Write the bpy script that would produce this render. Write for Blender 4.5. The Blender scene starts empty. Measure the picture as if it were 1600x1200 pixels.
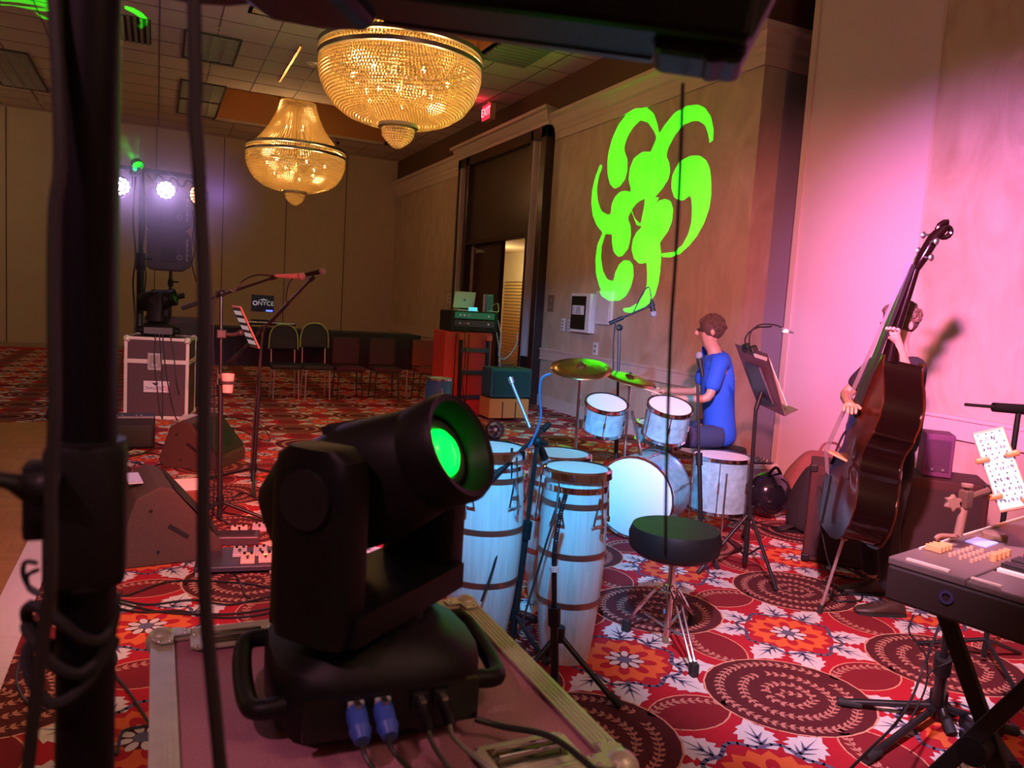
import bpy, bmesh, math, random
from mathutils import Vector, Matrix, geometry, noise
V = Vector; PI = math.pi; R = math.radians
random.seed(7)
SC = bpy.context.scene
COL = SC.collection

# ---------------------------------------------------------------- camera
H = 1.55
def _n(v): return V(v).normalized()
_Y = _n((245-800, 445-600, 1200)); _P2 = V((245+1000-800, 445+63-600, 1200))
_Z = _Y.cross(_P2).normalized()
if _Z.y > 0: _Z = -_Z
_X = _Y.cross(_Z)
if _X.x < 0: _X = -_X
RM = Matrix((_X, _Y, _Z))                       # camera (x right, y down, z forward) -> world
def ray(px, py): return RM @ V((px-800, py-600, 1200))
def at(px, py, **k):
    """a pixel of the photograph as a point of the place, at a given x, y, z or distance d"""
    a, v = list(k.items())[0]; r = ray(px, py)
    if a == 'd': return V((0, 0, H)) + r*(v/1200)
    i = 'xyz'.index(a); o = (0, 0, H)[i]
    return V((0, 0, H)) + r*((v-o)/r[i])
cam = bpy.data.cameras.new('camera'); co = bpy.data.objects.new('camera', cam); COL.objects.link(co)
cr = RM @ V((1, 0, 0)); cd = RM @ V((0, 1, 0)); cf = RM @ V((0, 0, 1))
m = Matrix((cr, -cd, -cf)).transposed().to_4x4(); m.translation = (0, 0, H); co.matrix_world = m
cam.sensor_width = 36; cam.lens = 27; cam.clip_start = .02; cam.clip_end = 100
cam.dof.use_dof = True; cam.dof.focus_distance = 5.0; cam.dof.aperture_fstop = 5.5
SC.camera = co
SC.view_settings.view_transform = 'Standard'; SC.view_settings.look = 'None'
SC.view_settings.exposure = 0.0; SC.view_settings.gamma = 1.0; SC.view_settings.use_curve_mapping = False

# ---------------------------------------------------------------- light
w = bpy.data.worlds.new('world'); SC.world = w; w.use_nodes = True
w.node_tree.nodes['Background'].inputs[0].default_value = (.36, .19, .20, 1)
w.node_tree.nodes['Background'].inputs[1].default_value = .13
def lamp(name, kind, loc, col, power, to=None, size=60, blend=.6, rad=.05, **k):
    l = bpy.data.lights.new(name, kind); l.color = col; l.energy = power
    if kind in ('SPOT', 'POINT'): l.shadow_soft_size = rad
    if kind == 'SPOT': l.spot_size = R(size); l.spot_blend = blend
    if kind == 'AREA': l.size = k.get('s', 1)
    o = bpy.data.objects.new(name, l); COL.objects.link(o); o.location = loc
    if to is not None: o.rotation_euler = (V(to)-V(loc)).to_track_quat('-Z', 'Y').to_euler()
    return o
# the lamps on the near stand's crossbar, just above the picture
lamp('stage_spot', 'SPOT', (.95, 1.0, 2.62), (.95, .60, .92), 560, to=(3.35, 2.5, 0), size=50, blend=.8)
lamp('stage_spot', 'SPOT', (1.1, 1.0, 2.62), (.90, .28, 1), 2100, to=(5.65, 3.75, 1.85), size=40, blend=.9)
lamp('stage_spot', 'SPOT', (1.0, 1.0, 2.62), (1, .22, .28), 1900, to=(5.65, 5.5, 1.0), size=50, blend=.9)
lamp('stage_spot', 'SPOT', (.60, 1.0, 2.62), (.03, .46, 1), 800, to=(1.75, 3.5, .75), size=36, blend=.8)
lamp('stage_spot', 'SPOT', (.70, 1.0, 2.62), (.04, .46, 1), 1600, to=(3.3, 5.0, .7), size=26, blend=.8)
lamp('stage_spot', 'SPOT', (.60, 1.0, 2.62), (.08, .45, 1), 2200, to=(5.6, 9.6, .5), size=20, blend=.9)
lamp('stage_spot', 'SPOT', (.10, 1.0, 2.62), (1, .07, .05), 1700, to=(1.5, 6.8, 0), size=36, blend=.9)
lamp('stage_spot', 'SPOT', (.0, 1.0, 2.62), (1, .36, .46), 560, to=(.45, 4.9, .1), size=46, blend=.9)
lamp('stage_spot', 'SPOT', (-.1, 1.0, 2.62), (1, .42, .48), 1500, to=(.08, 9.6, .5), size=14, blend=.8)
lamp('stage_spot', 'SPOT', (1.3, .9, 2.62), (1, .22, .14), 300, to=(3.5, 2.0, .7), size=60, blend=.9)
lamp('case_fill', 'SPOT', (-.9, .3, 2.7), (1, .40, .55), 62, to=(.25, 1.5, .8), size=50, blend=.9)  # added fill lamp for the near case top, not on the crossbar
lamp('stage_spot', 'SPOT', (.6, 1.0, 2.62), (.14, .38, 1), 520, to=(6.1, 6.43, 1.0), size=13, blend=.9)
lamp('stage_spot', 'SPOT', (-.3, 1.0, 2.62), (1, .50, .22), 190, to=(-1.4, 5.0, 0), size=62, blend=.9)
# added fill lamps, out of view, lifting the room's ambient level
lamp('room_fill', 'POINT', (-6.5, 9, 4.3), (1, .68, .30), 60, rad=.4)
lamp('room_fill', 'POINT', (2.0, -1.2, 4.4), (1, .58, .42), 100, rad=.4)
lamp('room_fill', 'POINT', (-5.0, 16.5, 4.0), (1, .66, .36), 42, rad=.4)

# ---------------------------------------------------------------- materials
MATS = {}
def mat(name, col, rough=.5, metal=0, emit=None, es=1, spec=.5, noise_scale=None, amt=.15, bump=0, bscale=60, coat=0, trans=0, alpha=1):
    if name in MATS: return MATS[name]
    m = bpy.data.materials.new(name); m.use_nodes = True; nt = m.node_tree; b = nt.nodes['Principled BSDF']
    b.inputs['Base Color'].default_value = (*col, 1); b.inputs['Roughness'].default_value = rough
    b.inputs['Metallic'].default_value = metal; b.inputs['Specular IOR Level'].default_value = spec
    b.inputs['Coat Weight'].default_value = coat; b.inputs['Transmission Weight'].default_value = trans
    if emit: b.inputs['Emission Color'].default_value = (*emit, 1); b.inputs['Emission Strength'].default_value = es
    tc = nt.nodes.new('ShaderNodeTexCoord')
    if noise_scale:
        n = nt.nodes.new('ShaderNodeTexNoise'); n.inputs['Scale'].default_value = noise_scale; n.inputs['Detail'].default_value = 4
        nt.links.new(tc.outputs['Object'], n.inputs['Vector'])
        mx = nt.nodes.new('ShaderNodeMix'); mx.data_type = 'RGBA'; mx.inputs[6].default_value = (*[c*(1-amt) for c in col], 1)
        mx.inputs[7].default_value = (*[min(1, c*(1+amt)) for c in col], 1)
        nt.links.new(n.outputs['Fac'], mx.inputs[0]); nt.links.new(mx.outputs[2], b.inputs['Base Color'])
    if bump:
        n2 = nt.nodes.new('ShaderNodeTexNoise'); n2.inputs['Scale'].default_value = bscale
        nt.links.new(tc.outputs['Object'], n2.inputs['Vector'])
        bp = nt.nodes.new('ShaderNodeBump'); bp.inputs['Strength'].default_value = bump; bp.inputs['Distance'].default_value = .01
        nt.links.new(n2.outputs['Fac'], bp.inputs['Height']); nt.links.new(bp.outputs[0], b.inputs['Normal'])
    MATS[name] = m; return m
BLACK = mat('black_plastic', (.010, .010, .011), .5, spec=.3, noise_scale=40, amt=.2)
MATTE = mat('matte_black', (.008, .008, .009), .8)
BMET = mat('black_metal', (.02, .02, .022), .35, metal=.3)
CHROME = mat('chrome', (.75, .75, .78), .12, metal=1)
STEEL = mat('steel', (.55, .55, .56), .35, metal=1, noise_scale=20)
ALU = mat('brushed_aluminium', (.70, .67, .60), .40, metal=.35, noise_scale=14, amt=.12, bump=.1, bscale=90)
RUBBER = mat('rubber', (.02, .02, .02), .7)
CABLE = mat('cable_rubber', (.015, .014, .015), .5)
WHITE = mat('white_plastic', (.75, .75, .74), .5)
CLOTHB = mat('black_cloth', (.018, .016, .02), .9, bump=.3, bscale=120)

# ---------------------------------------------------------------- mesh builder
def basis(z, up=None):
    z = V(z).normalized(); u = V(up) if up is not None else (V((0, 0, 1)) if abs(z.z) < .95 else V((1, 0, 0)))
    x = u.cross(z)
    if x.length < 1e-5: x = V((0, 1, 0)).cross(z)
    x.normalize(); y = z.cross(x); return x, y, z
class MB:
    def __init__(s, o=(0, 0, 0)): s.v = []; s.f = []; s.mi = []; s.o = V(o); s.cur = 0
    def add(s, vs, fs):
        b = len(s.v); s.v += [V(p)-s.o for p in vs]; s.f += [tuple(i+b for i in f) for f in fs]; s.mi += [s.cur]*len(fs); return s
    def box(s, c, size, rz=0, ax=None, bev=0):
        """box about c; ax = (x, y, z) axes for a free turn; bev chamfers the edges"""
        c = V(c); h = [q/2 for q in size]
        if ax is None: ax = (V((math.cos(rz), math.sin(rz), 0)), V((-math.sin(rz), math.cos(rz), 0)), V((0, 0, 1)))
        if not bev:
            vs = [c+ax[0]*(h[0]*i)+ax[1]*(h[1]*j)+ax[2]*(h[2]*k) for i in (-1, 1) for j in (-1, 1) for k in (-1, 1)]
            return s.add(vs, [(0, 1, 3, 2), (4, 6, 7, 5), (0, 4, 5, 1), (2, 3, 7, 6), (0, 2, 6, 4), (1, 5, 7, 3)])
        bev = min(bev, min(h)*.95); bm = bmesh.new(); bmesh.ops.create_cube(bm, size=1)
        for q in bm.verts: q.co = V((q.co.x*size[0], q.co.y*size[1], q.co.z*size[2]))
        bmesh.ops.bevel(bm, geom=list(bm.edges), offset=bev, segments=2, profile=.5, affect='EDGES')
        vs = [c+ax[0]*q.co.x+ax[1]*q.co.y+ax[2]*q.co.z for q in bm.verts]; bm.verts.index_update()
        fs = [tuple(q.index for q in f.verts) for f in bm.faces]; bm.free(); return s.add(vs, fs)
    def cyl(s, a, b, r0, r1=None, n=14, caps=True):
        a = V(a); b = V(b); r1 = r0 if r1 is None else r1; x, y, z = basis(b-a)
        vs = [p+(x*math.cos(2*PI*i/n)+y*math.sin(2*PI*i/n))*r for p, r in ((a, r0), (b, r1)) for i in range(n)]
        fs = [(i, (i+1) % n, n+(i+1) % n, n+i) for i in range(n)]
        if caps: fs += [tuple(range(n-1, -1, -1)), tuple(range(n, 2*n))]
        return s.add(vs, fs)
    def lathe(s, prof, o, z=(0, 0, 1), n=24, caps=True):
        """prof: (radius, height) pairs round the axis z through o"""
        o = V(o); x, y, z = basis(z); vs = []; k = len(prof)
        for r, h in prof:
            for i in range(n): a = 2*PI*i/n; vs.append(o+z*h+(x*math.cos(a)+y*math.sin(a))*max(r, 1e-4))
        fs = [(j*n+i, j*n+(i+1) % n, (j+1)*n+(i+1) % n, (j+1)*n+i) for j in range(k-1) for i in range(n)]
        if caps and prof[0][0] > 2e-4: fs.append(tuple(range(n-1, -1, -1)))
        if caps and prof[-1][0] > 2e-4: fs.append(tuple((k-1)*n+i for i in range(n)))
        return s.add(vs, fs)
    def tube(s, pts, r, n=8, smooth=0):
        pts = [V(p) for p in pts]
        if smooth: pts = spline(pts, smooth)
        rr = r if callable(r) else (lambda t: r)
        K = len(pts); d = (pts[1]-pts[0]); x, y, z = basis(d); vs = []
        for i, p in enumerate(pts):
            t = (pts[min(i+1, K-1)]-pts[max(i-1, 0)]).normalized()
            x = (x-t*x.dot(t))
            if x.length < 1e-6: x = basis(t)[0]
            x.normalize(); y = t.cross(x); q = rr(i/(K-1))
            vs += [p+(x*math.cos(2*PI*j/n)+y*math.sin(2*PI*j/n))*q for j in range(n)]
        fs = [(i*n+j, i*n+(j+1) % n, (i+1)*n+(j+1) % n, (i+1)*n+j) for i in range(K-1) for j in range(n)]
        fs += [tuple(range(n-1, -1, -1)), tuple((K-1)*n+j for j in range(n))]
        return s.add(vs, fs)
    def prism(s, poly, vec):
        """polygon (3-d points) swept by vec"""
        n = len(poly); vec = V(vec); vs = [V(p) for p in poly]+[V(p)+vec for p in poly]
        return s.add(vs, [tuple(range(n-1, -1, -1)), tuple(range(n, 2*n))]+[(i, (i+1) % n, n+(i+1) % n, n+i) for i in range(n)])
    def quad(s, *p): return s.add(p, [tuple(range(len(p)))])
    def ball(s, c, r, sc=(1, 1, 1), n=12, m_=8, ax=None):
        c = V(c); ax = ax or (V((1, 0, 0)), V((0, 1, 0)), V((0, 0, 1))); vs = []
        for j in range(m_+1):
            t = PI*j/m_
            for i in range(n):
                a = 2*PI*i/n; q = (math.sin(t)*math.cos(a)*sc[0]*r, math.sin(t)*math.sin(a)*sc[1]*r, math.cos(t)*sc[2]*r)
                vs.append(c+ax[0]*q[0]+ax[1]*q[1]+ax[2]*q[2])
        return s.add(vs, [(j*n+i, (j+1)*n+i, (j+1)*n+(i+1) % n, j*n+(i+1) % n) for j in range(m_) for i in range(n)])
    def loft(s, rings, caps=True):
        n = len(rings[0]); vs = [V(p) for r in rings for p in r]; k = len(rings)
        fs = [(j*n+i, j*n+(i+1) % n, (j+1)*n+(i+1) % n, (j+1)*n+i) for j in range(k-1) for i in range(n)]
        if caps: fs += [tuple(range(n-1, -1, -1)), tuple((k-1)*n+i for i in range(n))]
        return s.add(vs, fs)
    def build(s, name, mt, parent=None, smooth=False, bevel=0):
        me = bpy.data.meshes.new(name); me.from_pydata([tuple(p) for p in s.v], [], s.f)
        for q in (mt if isinstance(mt, (list, tuple)) else [mt]): me.materials.append(q)
        if any(s.mi): me.polygons.foreach_set('material_index', s.mi)
        bm = bmesh.new(); bm.from_mesh(me); bmesh.ops.recalc_face_normals(bm, faces=bm.faces); bm.to_mesh(me); bm.free()
        if smooth:
            me.polygons.foreach_set('use_smooth', [True]*len(me.polygons))
            try: me.set_sharp_from_angle(angle=R(38))
            except Exception: pass
        o = bpy.data.objects.new(name, me); COL.objects.link(o)
        if parent: o.parent = parent
        elif s.o.length: o.location = s.o
        if bevel:
            b = o.modifiers.new('bevel', 'BEVEL'); b.width = bevel; b.segments = 2; b.limit_method = 'ANGLE'
        return o
def spline(pts, k=6):
    out = []; P = [pts[0]]+list(pts)+[pts[-1]]
    for i in range(1, len(P)-2):
        for j in range(k):
            t = j/k; a, b, c, d = P[i-1], P[i], P[i+1], P[i+2]
            out.append(.5*((2*b)+(c-a)*t+(2*a-5*b+4*c-d)*t*t+(3*b-a-3*c+d)*t**3))
    out.append(P[-2]); return out
def thing(name, label, cat, loc=(0, 0, 0), group=None):
    o = bpy.data.objects.new(name, None); COL.objects.link(o); o.location = loc; o.empty_display_size = .1
    return tag(o, label, cat, group)
def tag(o, label, cat, group=None, kind=None):
    o['label'] = label; o['category'] = cat
    if group: o['group'] = group
    if kind: o['kind'] = kind
    return o
def struct(o): o['kind'] = 'structure'; return o
def text(s_, size, origin, xd, zd, mt, name, parent, depth=.001, align='CENTER', par_o=(0, 0, 0)):
    """lettering as a mesh; xd = reading direction, zd = up of the letters"""
    c = bpy.data.curves.new(name, 'FONT'); c.body = s_; c.size = size; c.extrude = depth; c.align_x = align; c.align_y = 'CENTER'
    o = bpy.data.objects.new(name, c); COL.objects.link(o); bpy.context.view_layer.update()
    me = bpy.data.meshes.new_from_object(o); bpy.data.objects.remove(o)
    x = V(xd).normalized(); y = V(zd).normalized(); z = x.cross(y)
    M = Matrix((x, y, z)).transposed().to_4x4(); M.translation = V(origin)-V(par_o); me.transform(M)
    me.materials.clear(); me.materials.append(mt)
    q = bpy.data.objects.new(name, me); COL.objects.link(q)
    if parent: q.parent = parent
    return q
def skin(name, verts, edges, radii, mt, parent, sub=2, o=(0, 0, 0), root=0):
    me = bpy.data.meshes.new(name); me.from_pydata([tuple(V(p)-V(o)) for p in verts], edges, [])
    t = bpy.data.objects.new(name, me); COL.objects.link(t)
    sk = t.modifiers.new('s', 'SKIN'); sk.use_smooth_shade = True
    for i, r in enumerate(radii):
        d = me.skin_vertices[0].data[i]; d.radius = (r, r) if not isinstance(r, tuple) else r; d.use_root = (i == root)
    sb = t.modifiers.new('u', 'SUBSURF'); sb.levels = sub; sb.render_levels = sub
    bpy.context.view_layer.update(); dg = bpy.context.evaluated_depsgraph_get()
    m2 = bpy.data.meshes.new_from_object(t.evaluated_get(dg)); bpy.data.objects.remove(t)
    m2.materials.clear(); m2.materials.append(mt); m2.polygons.foreach_set('use_smooth', [True]*len(m2.polygons))
    q = bpy.data.objects.new(name, m2); COL.objects.link(q)
    if parent: q.parent = parent
    return q
# ================================================================ SETTING
XW = 5.648; YB = 19.92; ZC = 5.12; XL = -9.0; YN = -2.0
# ---- carpet: one mesh, the woven pattern laid in flat facets
def carpet():
    mats = [mat('carpet_red', (.52, .006, .022), .95, noise_scale=160, amt=.35, bump=.5, bscale=400),
            mat('carpet_maroon', (.10, .006, .010), .95, noise_scale=160, amt=.4, bump=.5, bscale=400),
            mat('carpet_dark_red', (.24, .006, .014), .95, noise_scale=160, amt=.4, bump=.5, bscale=400),
            mat('carpet_salmon', (.55, .22, .16), .95, noise_scale=200, amt=.2),
            mat('carpet_ivory', (.72, .66, .62), .95, noise_scale=200, amt=.15),
            mat('carpet_slate', (.13, .12, .20), .95, noise_scale=200, amt=.2),
            mat('carpet_orange', (.75, .13, .03), .95, noise_scale=200, amt=.2),
            mat('carpet_line', (.75, .35, .22), .95)]
    PX, PY = .98, .955; OX, OY = 2.92, 2.77
    def kite(x, y, a, L, wd):
        c, s_ = math.cos(a), math.sin(a)
        return [(x, y), (x+c*L*.45-s_*wd, y+s_*L*.45+c*wd), (x+c*L, y+s_*L), (x+c*L*.45+s_*wd, y+s_*L*.45-c*wd)]
    def ell(cx, cy, a, b, rot=0, n=16):
        c, s_ = math.cos(rot), math.sin(rot)
        return [(cx+a*math.cos(t)*c-b*math.sin(t)*s_, cy+a*math.cos(t)*s_+b*math.sin(t)*c) for t in [2*PI*i/n for i in range(n)]]
    def braid(L, path, step=.034, ll=.034, w=.0085, z=3, m=3):
        acc = 0
        for (x0, y0), (x1, y1) in zip(path, path[1:]):
            d = math.hypot(x1-x0, y1-y0); a = math.atan2(y1-y0, x1-x0)
            while acc < d:
                x = x0+(x1-x0)*acc/d; y = y0+(y1-y0)*acc/d
                L.append((z, m, kite(x, y, a+.75, ll, w))); L.append((z, m, kite(x, y, a-.75, ll, w))); acc += step
            acc -= d
            nx, ny = -math.sin(a)*.0025, math.cos(a)*.0025
            L.append((z, m, [(x0+nx, y0+ny), (x0-nx, y0-ny), (x1-nx, y1-ny), (x1+nx, y1+ny)]))
    def stroke(L, path, w, z, m):
        for (x0, y0), (x1, y1) in zip(path, path[1:]):
            a = math.atan2(y1-y0, x1-x0); nx, ny = -math.sin(a)*w, math.cos(a)*w; ex, ey = math.cos(a)*w*.5, math.sin(a)*w*.5
            L.append((z, m, [(x0+nx-ex, y0+ny-ey), (x0-nx-ex, y0-ny-ey), (x1-nx+ex, y1-ny+ey), (x1+nx+ex, y1+ny+ey)]))
    def tile(detail):
        L = []
        # pointed lobes
        def vesica(cx, cy, rot):
            n = 9; up = []; dn = []
            for i in range(n+1):
                t = -1+2*i/n; w = .125*(1-abs(t)**2.2)
                up.append((t*.22, w)); dn.append((t*.22, -w))
            rp = lambda P: [(cx+x*math.cos(rot)-y*math.sin(rot), cy+x*math.sin(rot)+y*math.cos(rot)) for x, y in P]
            loop = rp(up+dn[::-1][1:-1]); L.append((1, 2, loop))
            if detail: 
                stroke(L, loop+[loop[0]], .0035, 2, 7)
                braid(L, rp([(-.17, .03), (-.09, .075), (0, .085), (.09, .06), (.19, .0)]))
        vesica(0, -.47, .05); vesica(-.47, 0, PI/2+.05)
        # medallion
        cx, cy = -.48, -.49
        rim = [(cx+.335*math.cos(t)*(1+.04*math.cos(2*t+1)), cy+.335*math.sin(t)*(1+.04*math.cos(2*t+1))) for t in [2*PI*i/28 for i in range(28)]]
        L.append((3, 1, rim)); stroke(L, rim+[rim[0]], .004, 4, 7)
        rings = ((.275, .3), (.185, 1.6), (.095, 2.9)) if detail else ()
        for r, ph in rings:
            n = max(12, int(r*80)); braid(L, [(cx+r*math.cos(ph+2*PI*i/n*.95)*(1+.06*math.sin(i/n*5)), cy+r*math.sin(ph+2*PI*i/n*.95)) for i in range(n+1)], z=5)
        if detail: braid(L, [(cx+.05, cy-.03), (cx, cy+.02), (cx-.05, cy)], z=5)
        else:
            for r in (.26, .15):
                ring = [(cx+r*math.cos(2*PI*i/16), cy+r*math.sin(2*PI*i/16)) for i in range(17)]; stroke(L, ring, .018, 5, 3)
        # flower
        L.append((1, 6, [((.2 if i % 2 else .165)*math.cos(2*PI*i/32), (.2 if i % 2 else .165)*math.sin(2*PI*i/32)) for i in range(32)]))
        for k in range(8):
            a = 2*PI*k/8+.2; L.append((2, 0, ell(.105*math.cos(a), .105*math.sin(a), .042, .026, a, 10)))
            L.append((4, 4, ell(.06*math.cos(a), .06*math.sin(a), .03, .017, a, 10)))
        L.append((3, 1, ell(0, 0, .075, .075))); L.append((5, 5, ell(0, 0, .033, .033)))
        # vine and eight leaves
        vine = [((.235+.02*math.cos(8*t))*math.cos(t), (.235+.02*math.cos(8*t))*math.sin(t)) for t in [2*PI*i/48 for i in range(49)]]
        stroke(L, vine, .009, 3, 5)
        for k in range(8):
            a0 = R(22+45*k) + (R(-6) if k % 2 else R(6)); bend = (.25 if k % 2 else -.25)
            bx, by = .235*math.cos(a0), .235*math.sin(a0); a = a0+bend*.5; c, s_ = math.cos(a), math.sin(a)
            out = [(-.02, .0), (-.035, .045), (.0, .075), (.035, .06), (.03, .09), (.07, .075), (.075, .095), (.11, .06), (.125, .068), (.15, .03), (.205, .0),
                   (.15, -.028), (.13, -.062), (.11, -.055), (.085, -.09), (.07, -.072), (.035, -.09), (.03, -.06), (.0, -.08), (-.035, -.05)]
            sx = .93; P = [(bx+x*c*sx-y*.90*s_, by+x*s_*sx+y*.90*c) for x, y in out]; L.append((2, 4, P))
            for q, yy, xx in ((.15, 0, -.03), (.05, .045, .0), (.05, -.045, 0), (.09, .037, .04), (.09, -.037, .04)):
                A = (bx+xx*c, by+xx*s_); B = (bx+q*c-yy*s_, by+q*s_+yy*c)
                an = math.atan2(B[1]-A[1], B[0]-A[0]); wd = .0085
                L.append((4, 5, [(A[0]-math.sin(an)*wd, A[1]+math.cos(an)*wd), (A[0]+math.sin(an)*wd, A[1]-math.cos(an)*wd), B]))
        return L
    mb = MB(); mb.quad((XL, YN, 0), (XW+2.5, YN, 0), (XW+2.5, YB, 0), (XL, YB, 0))
    def pre(L):
        out = []
        for z, m, P in L:
            if len(P) <= 4: tr = [tuple(range(len(P)))]
            else: tr = geometry.tessellate_polygon([[V((x, y, 0)) for x, y in P]])
            out.append((z*.00045, m, P, tr))
        return out
    near, far = pre(tile(True)), pre(tile(False))
    for i in range(-9, 4):
        for j in range(-4, 18):
            cx, cy = OX+i*PX, OY+j*PY
            if not (XL+.6 < cx < XW+.6 and cy < YB-.5): continue
            if cx < -.9 and cy < 8.6: continue
            T = near if (-1.2 < cx and cy < 8) else far
            sh = -.12*0
            for z, m, P, tr in T:
                b = len(mb.v); mb.v += [V((cx+x, cy+y, z)) for x, y in P]
                for t in tr: mb.f.append(tuple(b+q for q in t)); mb.mi.append(m)
    me = bpy.data.meshes.new('floor'); me.from_pydata([tuple(p) for p in mb.v], [], mb.f)
    for q in mats: me.materials.append(q)
    me.polygons.foreach_set('material_index', mb.mi)
    bm = bmesh.new(); bm.from_mesh(me)
    for f in bm.faces:
        f.normal_update()
        if f.normal.z < 0: f.normal_flip()
    bm.to_mesh(me); bm.free()
    o = bpy.data.objects.new('floor', me); COL.objects.link(o); struct(o)
carpet()

def nodes_mat(name, build):
    m = bpy.data.materials.new(name); m.use_nodes = True; nt = m.node_tree; b = nt.nodes['Principled BSDF']; build(nt, b); MATS[name] = m; return m
def N(nt, t, **k):
    n = nt.nodes.new(t)
    for a, v in k.items():
        if a.startswith('_'): setattr(n, a[1:], v)
        else: n.inputs[a.replace('__', ' ')].default_value = v
    return n
def ramp(nt, fac, stops):
    r = nt.nodes.new('ShaderNodeValToRGB'); e = r.color_ramp.elements
    while len(e) < len(stops): e.new(.5)
    for q, (p, c) in zip(e, stops): q.position = p; q.color = (*c, 1)
    nt.links.new(fac, r.inputs[0]); return r.outputs[0]
def parquet(nt, b):
    tc = N(nt, 'ShaderNodeTexCoord'); mp = N(nt, 'ShaderNodeMapping'); nt.links.new(tc.outputs['Object'], mp.inputs[0])
    ch = N(nt, 'ShaderNodeTexChecker', Scale=3.28); nt.links.new(mp.outputs[0], ch.inputs['Vector'])
    br = []
    for rot in (0, PI/2):
        m2 = N(nt, 'ShaderNodeMapping'); m2.inputs['Rotation'].default_value = (0, 0, rot); nt.links.new(tc.outputs['Object'], m2.inputs[0])
        q = N(nt, 'ShaderNodeTexBrick', Scale=3.28); q.inputs['Color1'].default_value = (.46, .21, .07, 1); q.inputs['Color2'].default_value = (.36, .15, .05, 1)
        q.inputs['Mortar'].default_value = (.12, .05, .02, 1); q.inputs['Mortar Size'].default_value = .004; q.inputs['Brick Width'].default_value = 1; q.inputs['Row Height'].default_value = .2
        nt.links.new(m2.outputs[0], q.inputs['Vector']); br.append(q)
    mx = N(nt, 'ShaderNodeMix', _data_type='RGBA'); nt.links.new(ch.outputs['Fac'], mx.inputs[0]); nt.links.new(br[0].outputs[0], mx.inputs[6]); nt.links.new(br[1].outputs[0], mx.inputs[7])
    nt.links.new(mx.outputs[2], b.inputs['Base Color']); b.inputs['Roughness'].default_value = .35
PARQ = nodes_mat('parquet', parquet)
y1 = 9.4; xr = -.66
mb = MB(); mb.box(((XL+.5+xr)/2, (y1+YN)/2, .012), (xr-XL-.5, y1-YN, .024))
df = mb.build('dance_floor', PARQ); tag(df, 'portable wooden parquet dance floor laid on the carpet', 'dance floor')
mb = MB(); 
for k in range(12):
    a, b_ = -1.9+k*.94, -1.9+(k+1)*.94-.006
    mb.add([(xr+.003, a, .0), (xr+.15, a, .0), (xr+.003, a, .026), (xr+.15, a, .004), (xr+.003, b_, 0), (xr+.15, b_, 0), (xr+.003, b_, .026), (xr+.15, b_, .004)],
           [(2, 3, 7, 6), (0, 2, 6, 4), (1, 5, 7, 3), (0, 1, 3, 2), (4, 6, 7, 5)])
ra = mb.build('edge_ramp', mat('ramp_grey', (.75, .55, .56), .45, noise_scale=60, amt=.12), df); ra['label'] = 'pale metal ramp strip'

# ---- faux plaster wall
def faux(nt, b):
    tc = N(nt, 'ShaderNodeTexCoord')
    mp = N(nt, 'ShaderNodeMapping'); mp.inputs['Scale'].default_value = (1, 1, .55); nt.links.new(tc.outputs['Object'], mp.inputs[0])
    n = N(nt, 'ShaderNodeTexNoise', Scale=2.2, Detail=8, Roughness=.6, Distortion=1.6); nt.links.new(mp.outputs[0], n.inputs['Vector'])
    c = ramp(nt, n.outputs['Fac'], [(.3, (.44, .33, .23)), (.5, (.53, .42, .31)), (.7, (.62, .51, .39))])
    nt.links.new(c, b.inputs['Base Color']); b.inputs['Roughness'].default_value = .42
    n2 = N(nt, 'ShaderNodeTexNoise', Scale=9, Detail=6, Distortion=1); nt.links.new(mp.outputs[0], n2.inputs['Vector'])
    bp = N(nt, 'ShaderNodeBump', Strength=.25, Distance=.02); nt.links.new(n2.outputs['Fac'], bp.inputs['Height']); nt.links.new(bp.outputs[0], b.inputs['Normal'])
FAUX = nodes_mat('faux_plaster', faux)
AIR = mat('airwall_fabric', (.52, .42, .33), .85, noise_scale=3, amt=.06)
CREAM = mat('cream_trim', (.62, .50, .42), .5)
BROWN = mat('brown_paint', (.115, .055, .032), .8, noise_scale=2, amt=.06)
TILE = mat('ceiling_tile', (.60, .50, .46), .9, noise_scale=70, amt=.12)
GRID = mat('ceiling_grid', (.16, .12, .11), .6)

# back wall: airwall panels
mb = MB(); mb.box(((XL+XW+.2)/2, YB+.15, ZC/2), (XW-XL+.6, .3, ZC+.1)); struct(mb.build('wall_back', AIR))
mb = MB()
x = -2.97-1.46*4
while x < XW:
    mb.box((x, YB-.004, ZC/2), (.022, .008, ZC)); x += 1.46
struct(mb.build('trim_2', mat('seam', (.12, .08, .06), .7)))
mb = MB(); mb.box(((XL+XW)/2, YB-.012, .05), (XW-XL, .024, .1)); struct(mb.build('baseboard_back', mat('grey_base', (.35, .27, .22), .6)))
mb = MB(); mb.box((XL-.1, (YN+YB)/2, ZC/2), (.2, YB-YN+.6, ZC+.1)); struct(mb.build('wall_left', AIR))
mb = MB(); mb.box(((XL+XW+2.5)/2, YN-.1, ZC/2), (XW-XL+2.9, .2, ZC+.1)); struct(mb.build('wall_front', AIR))
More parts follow.
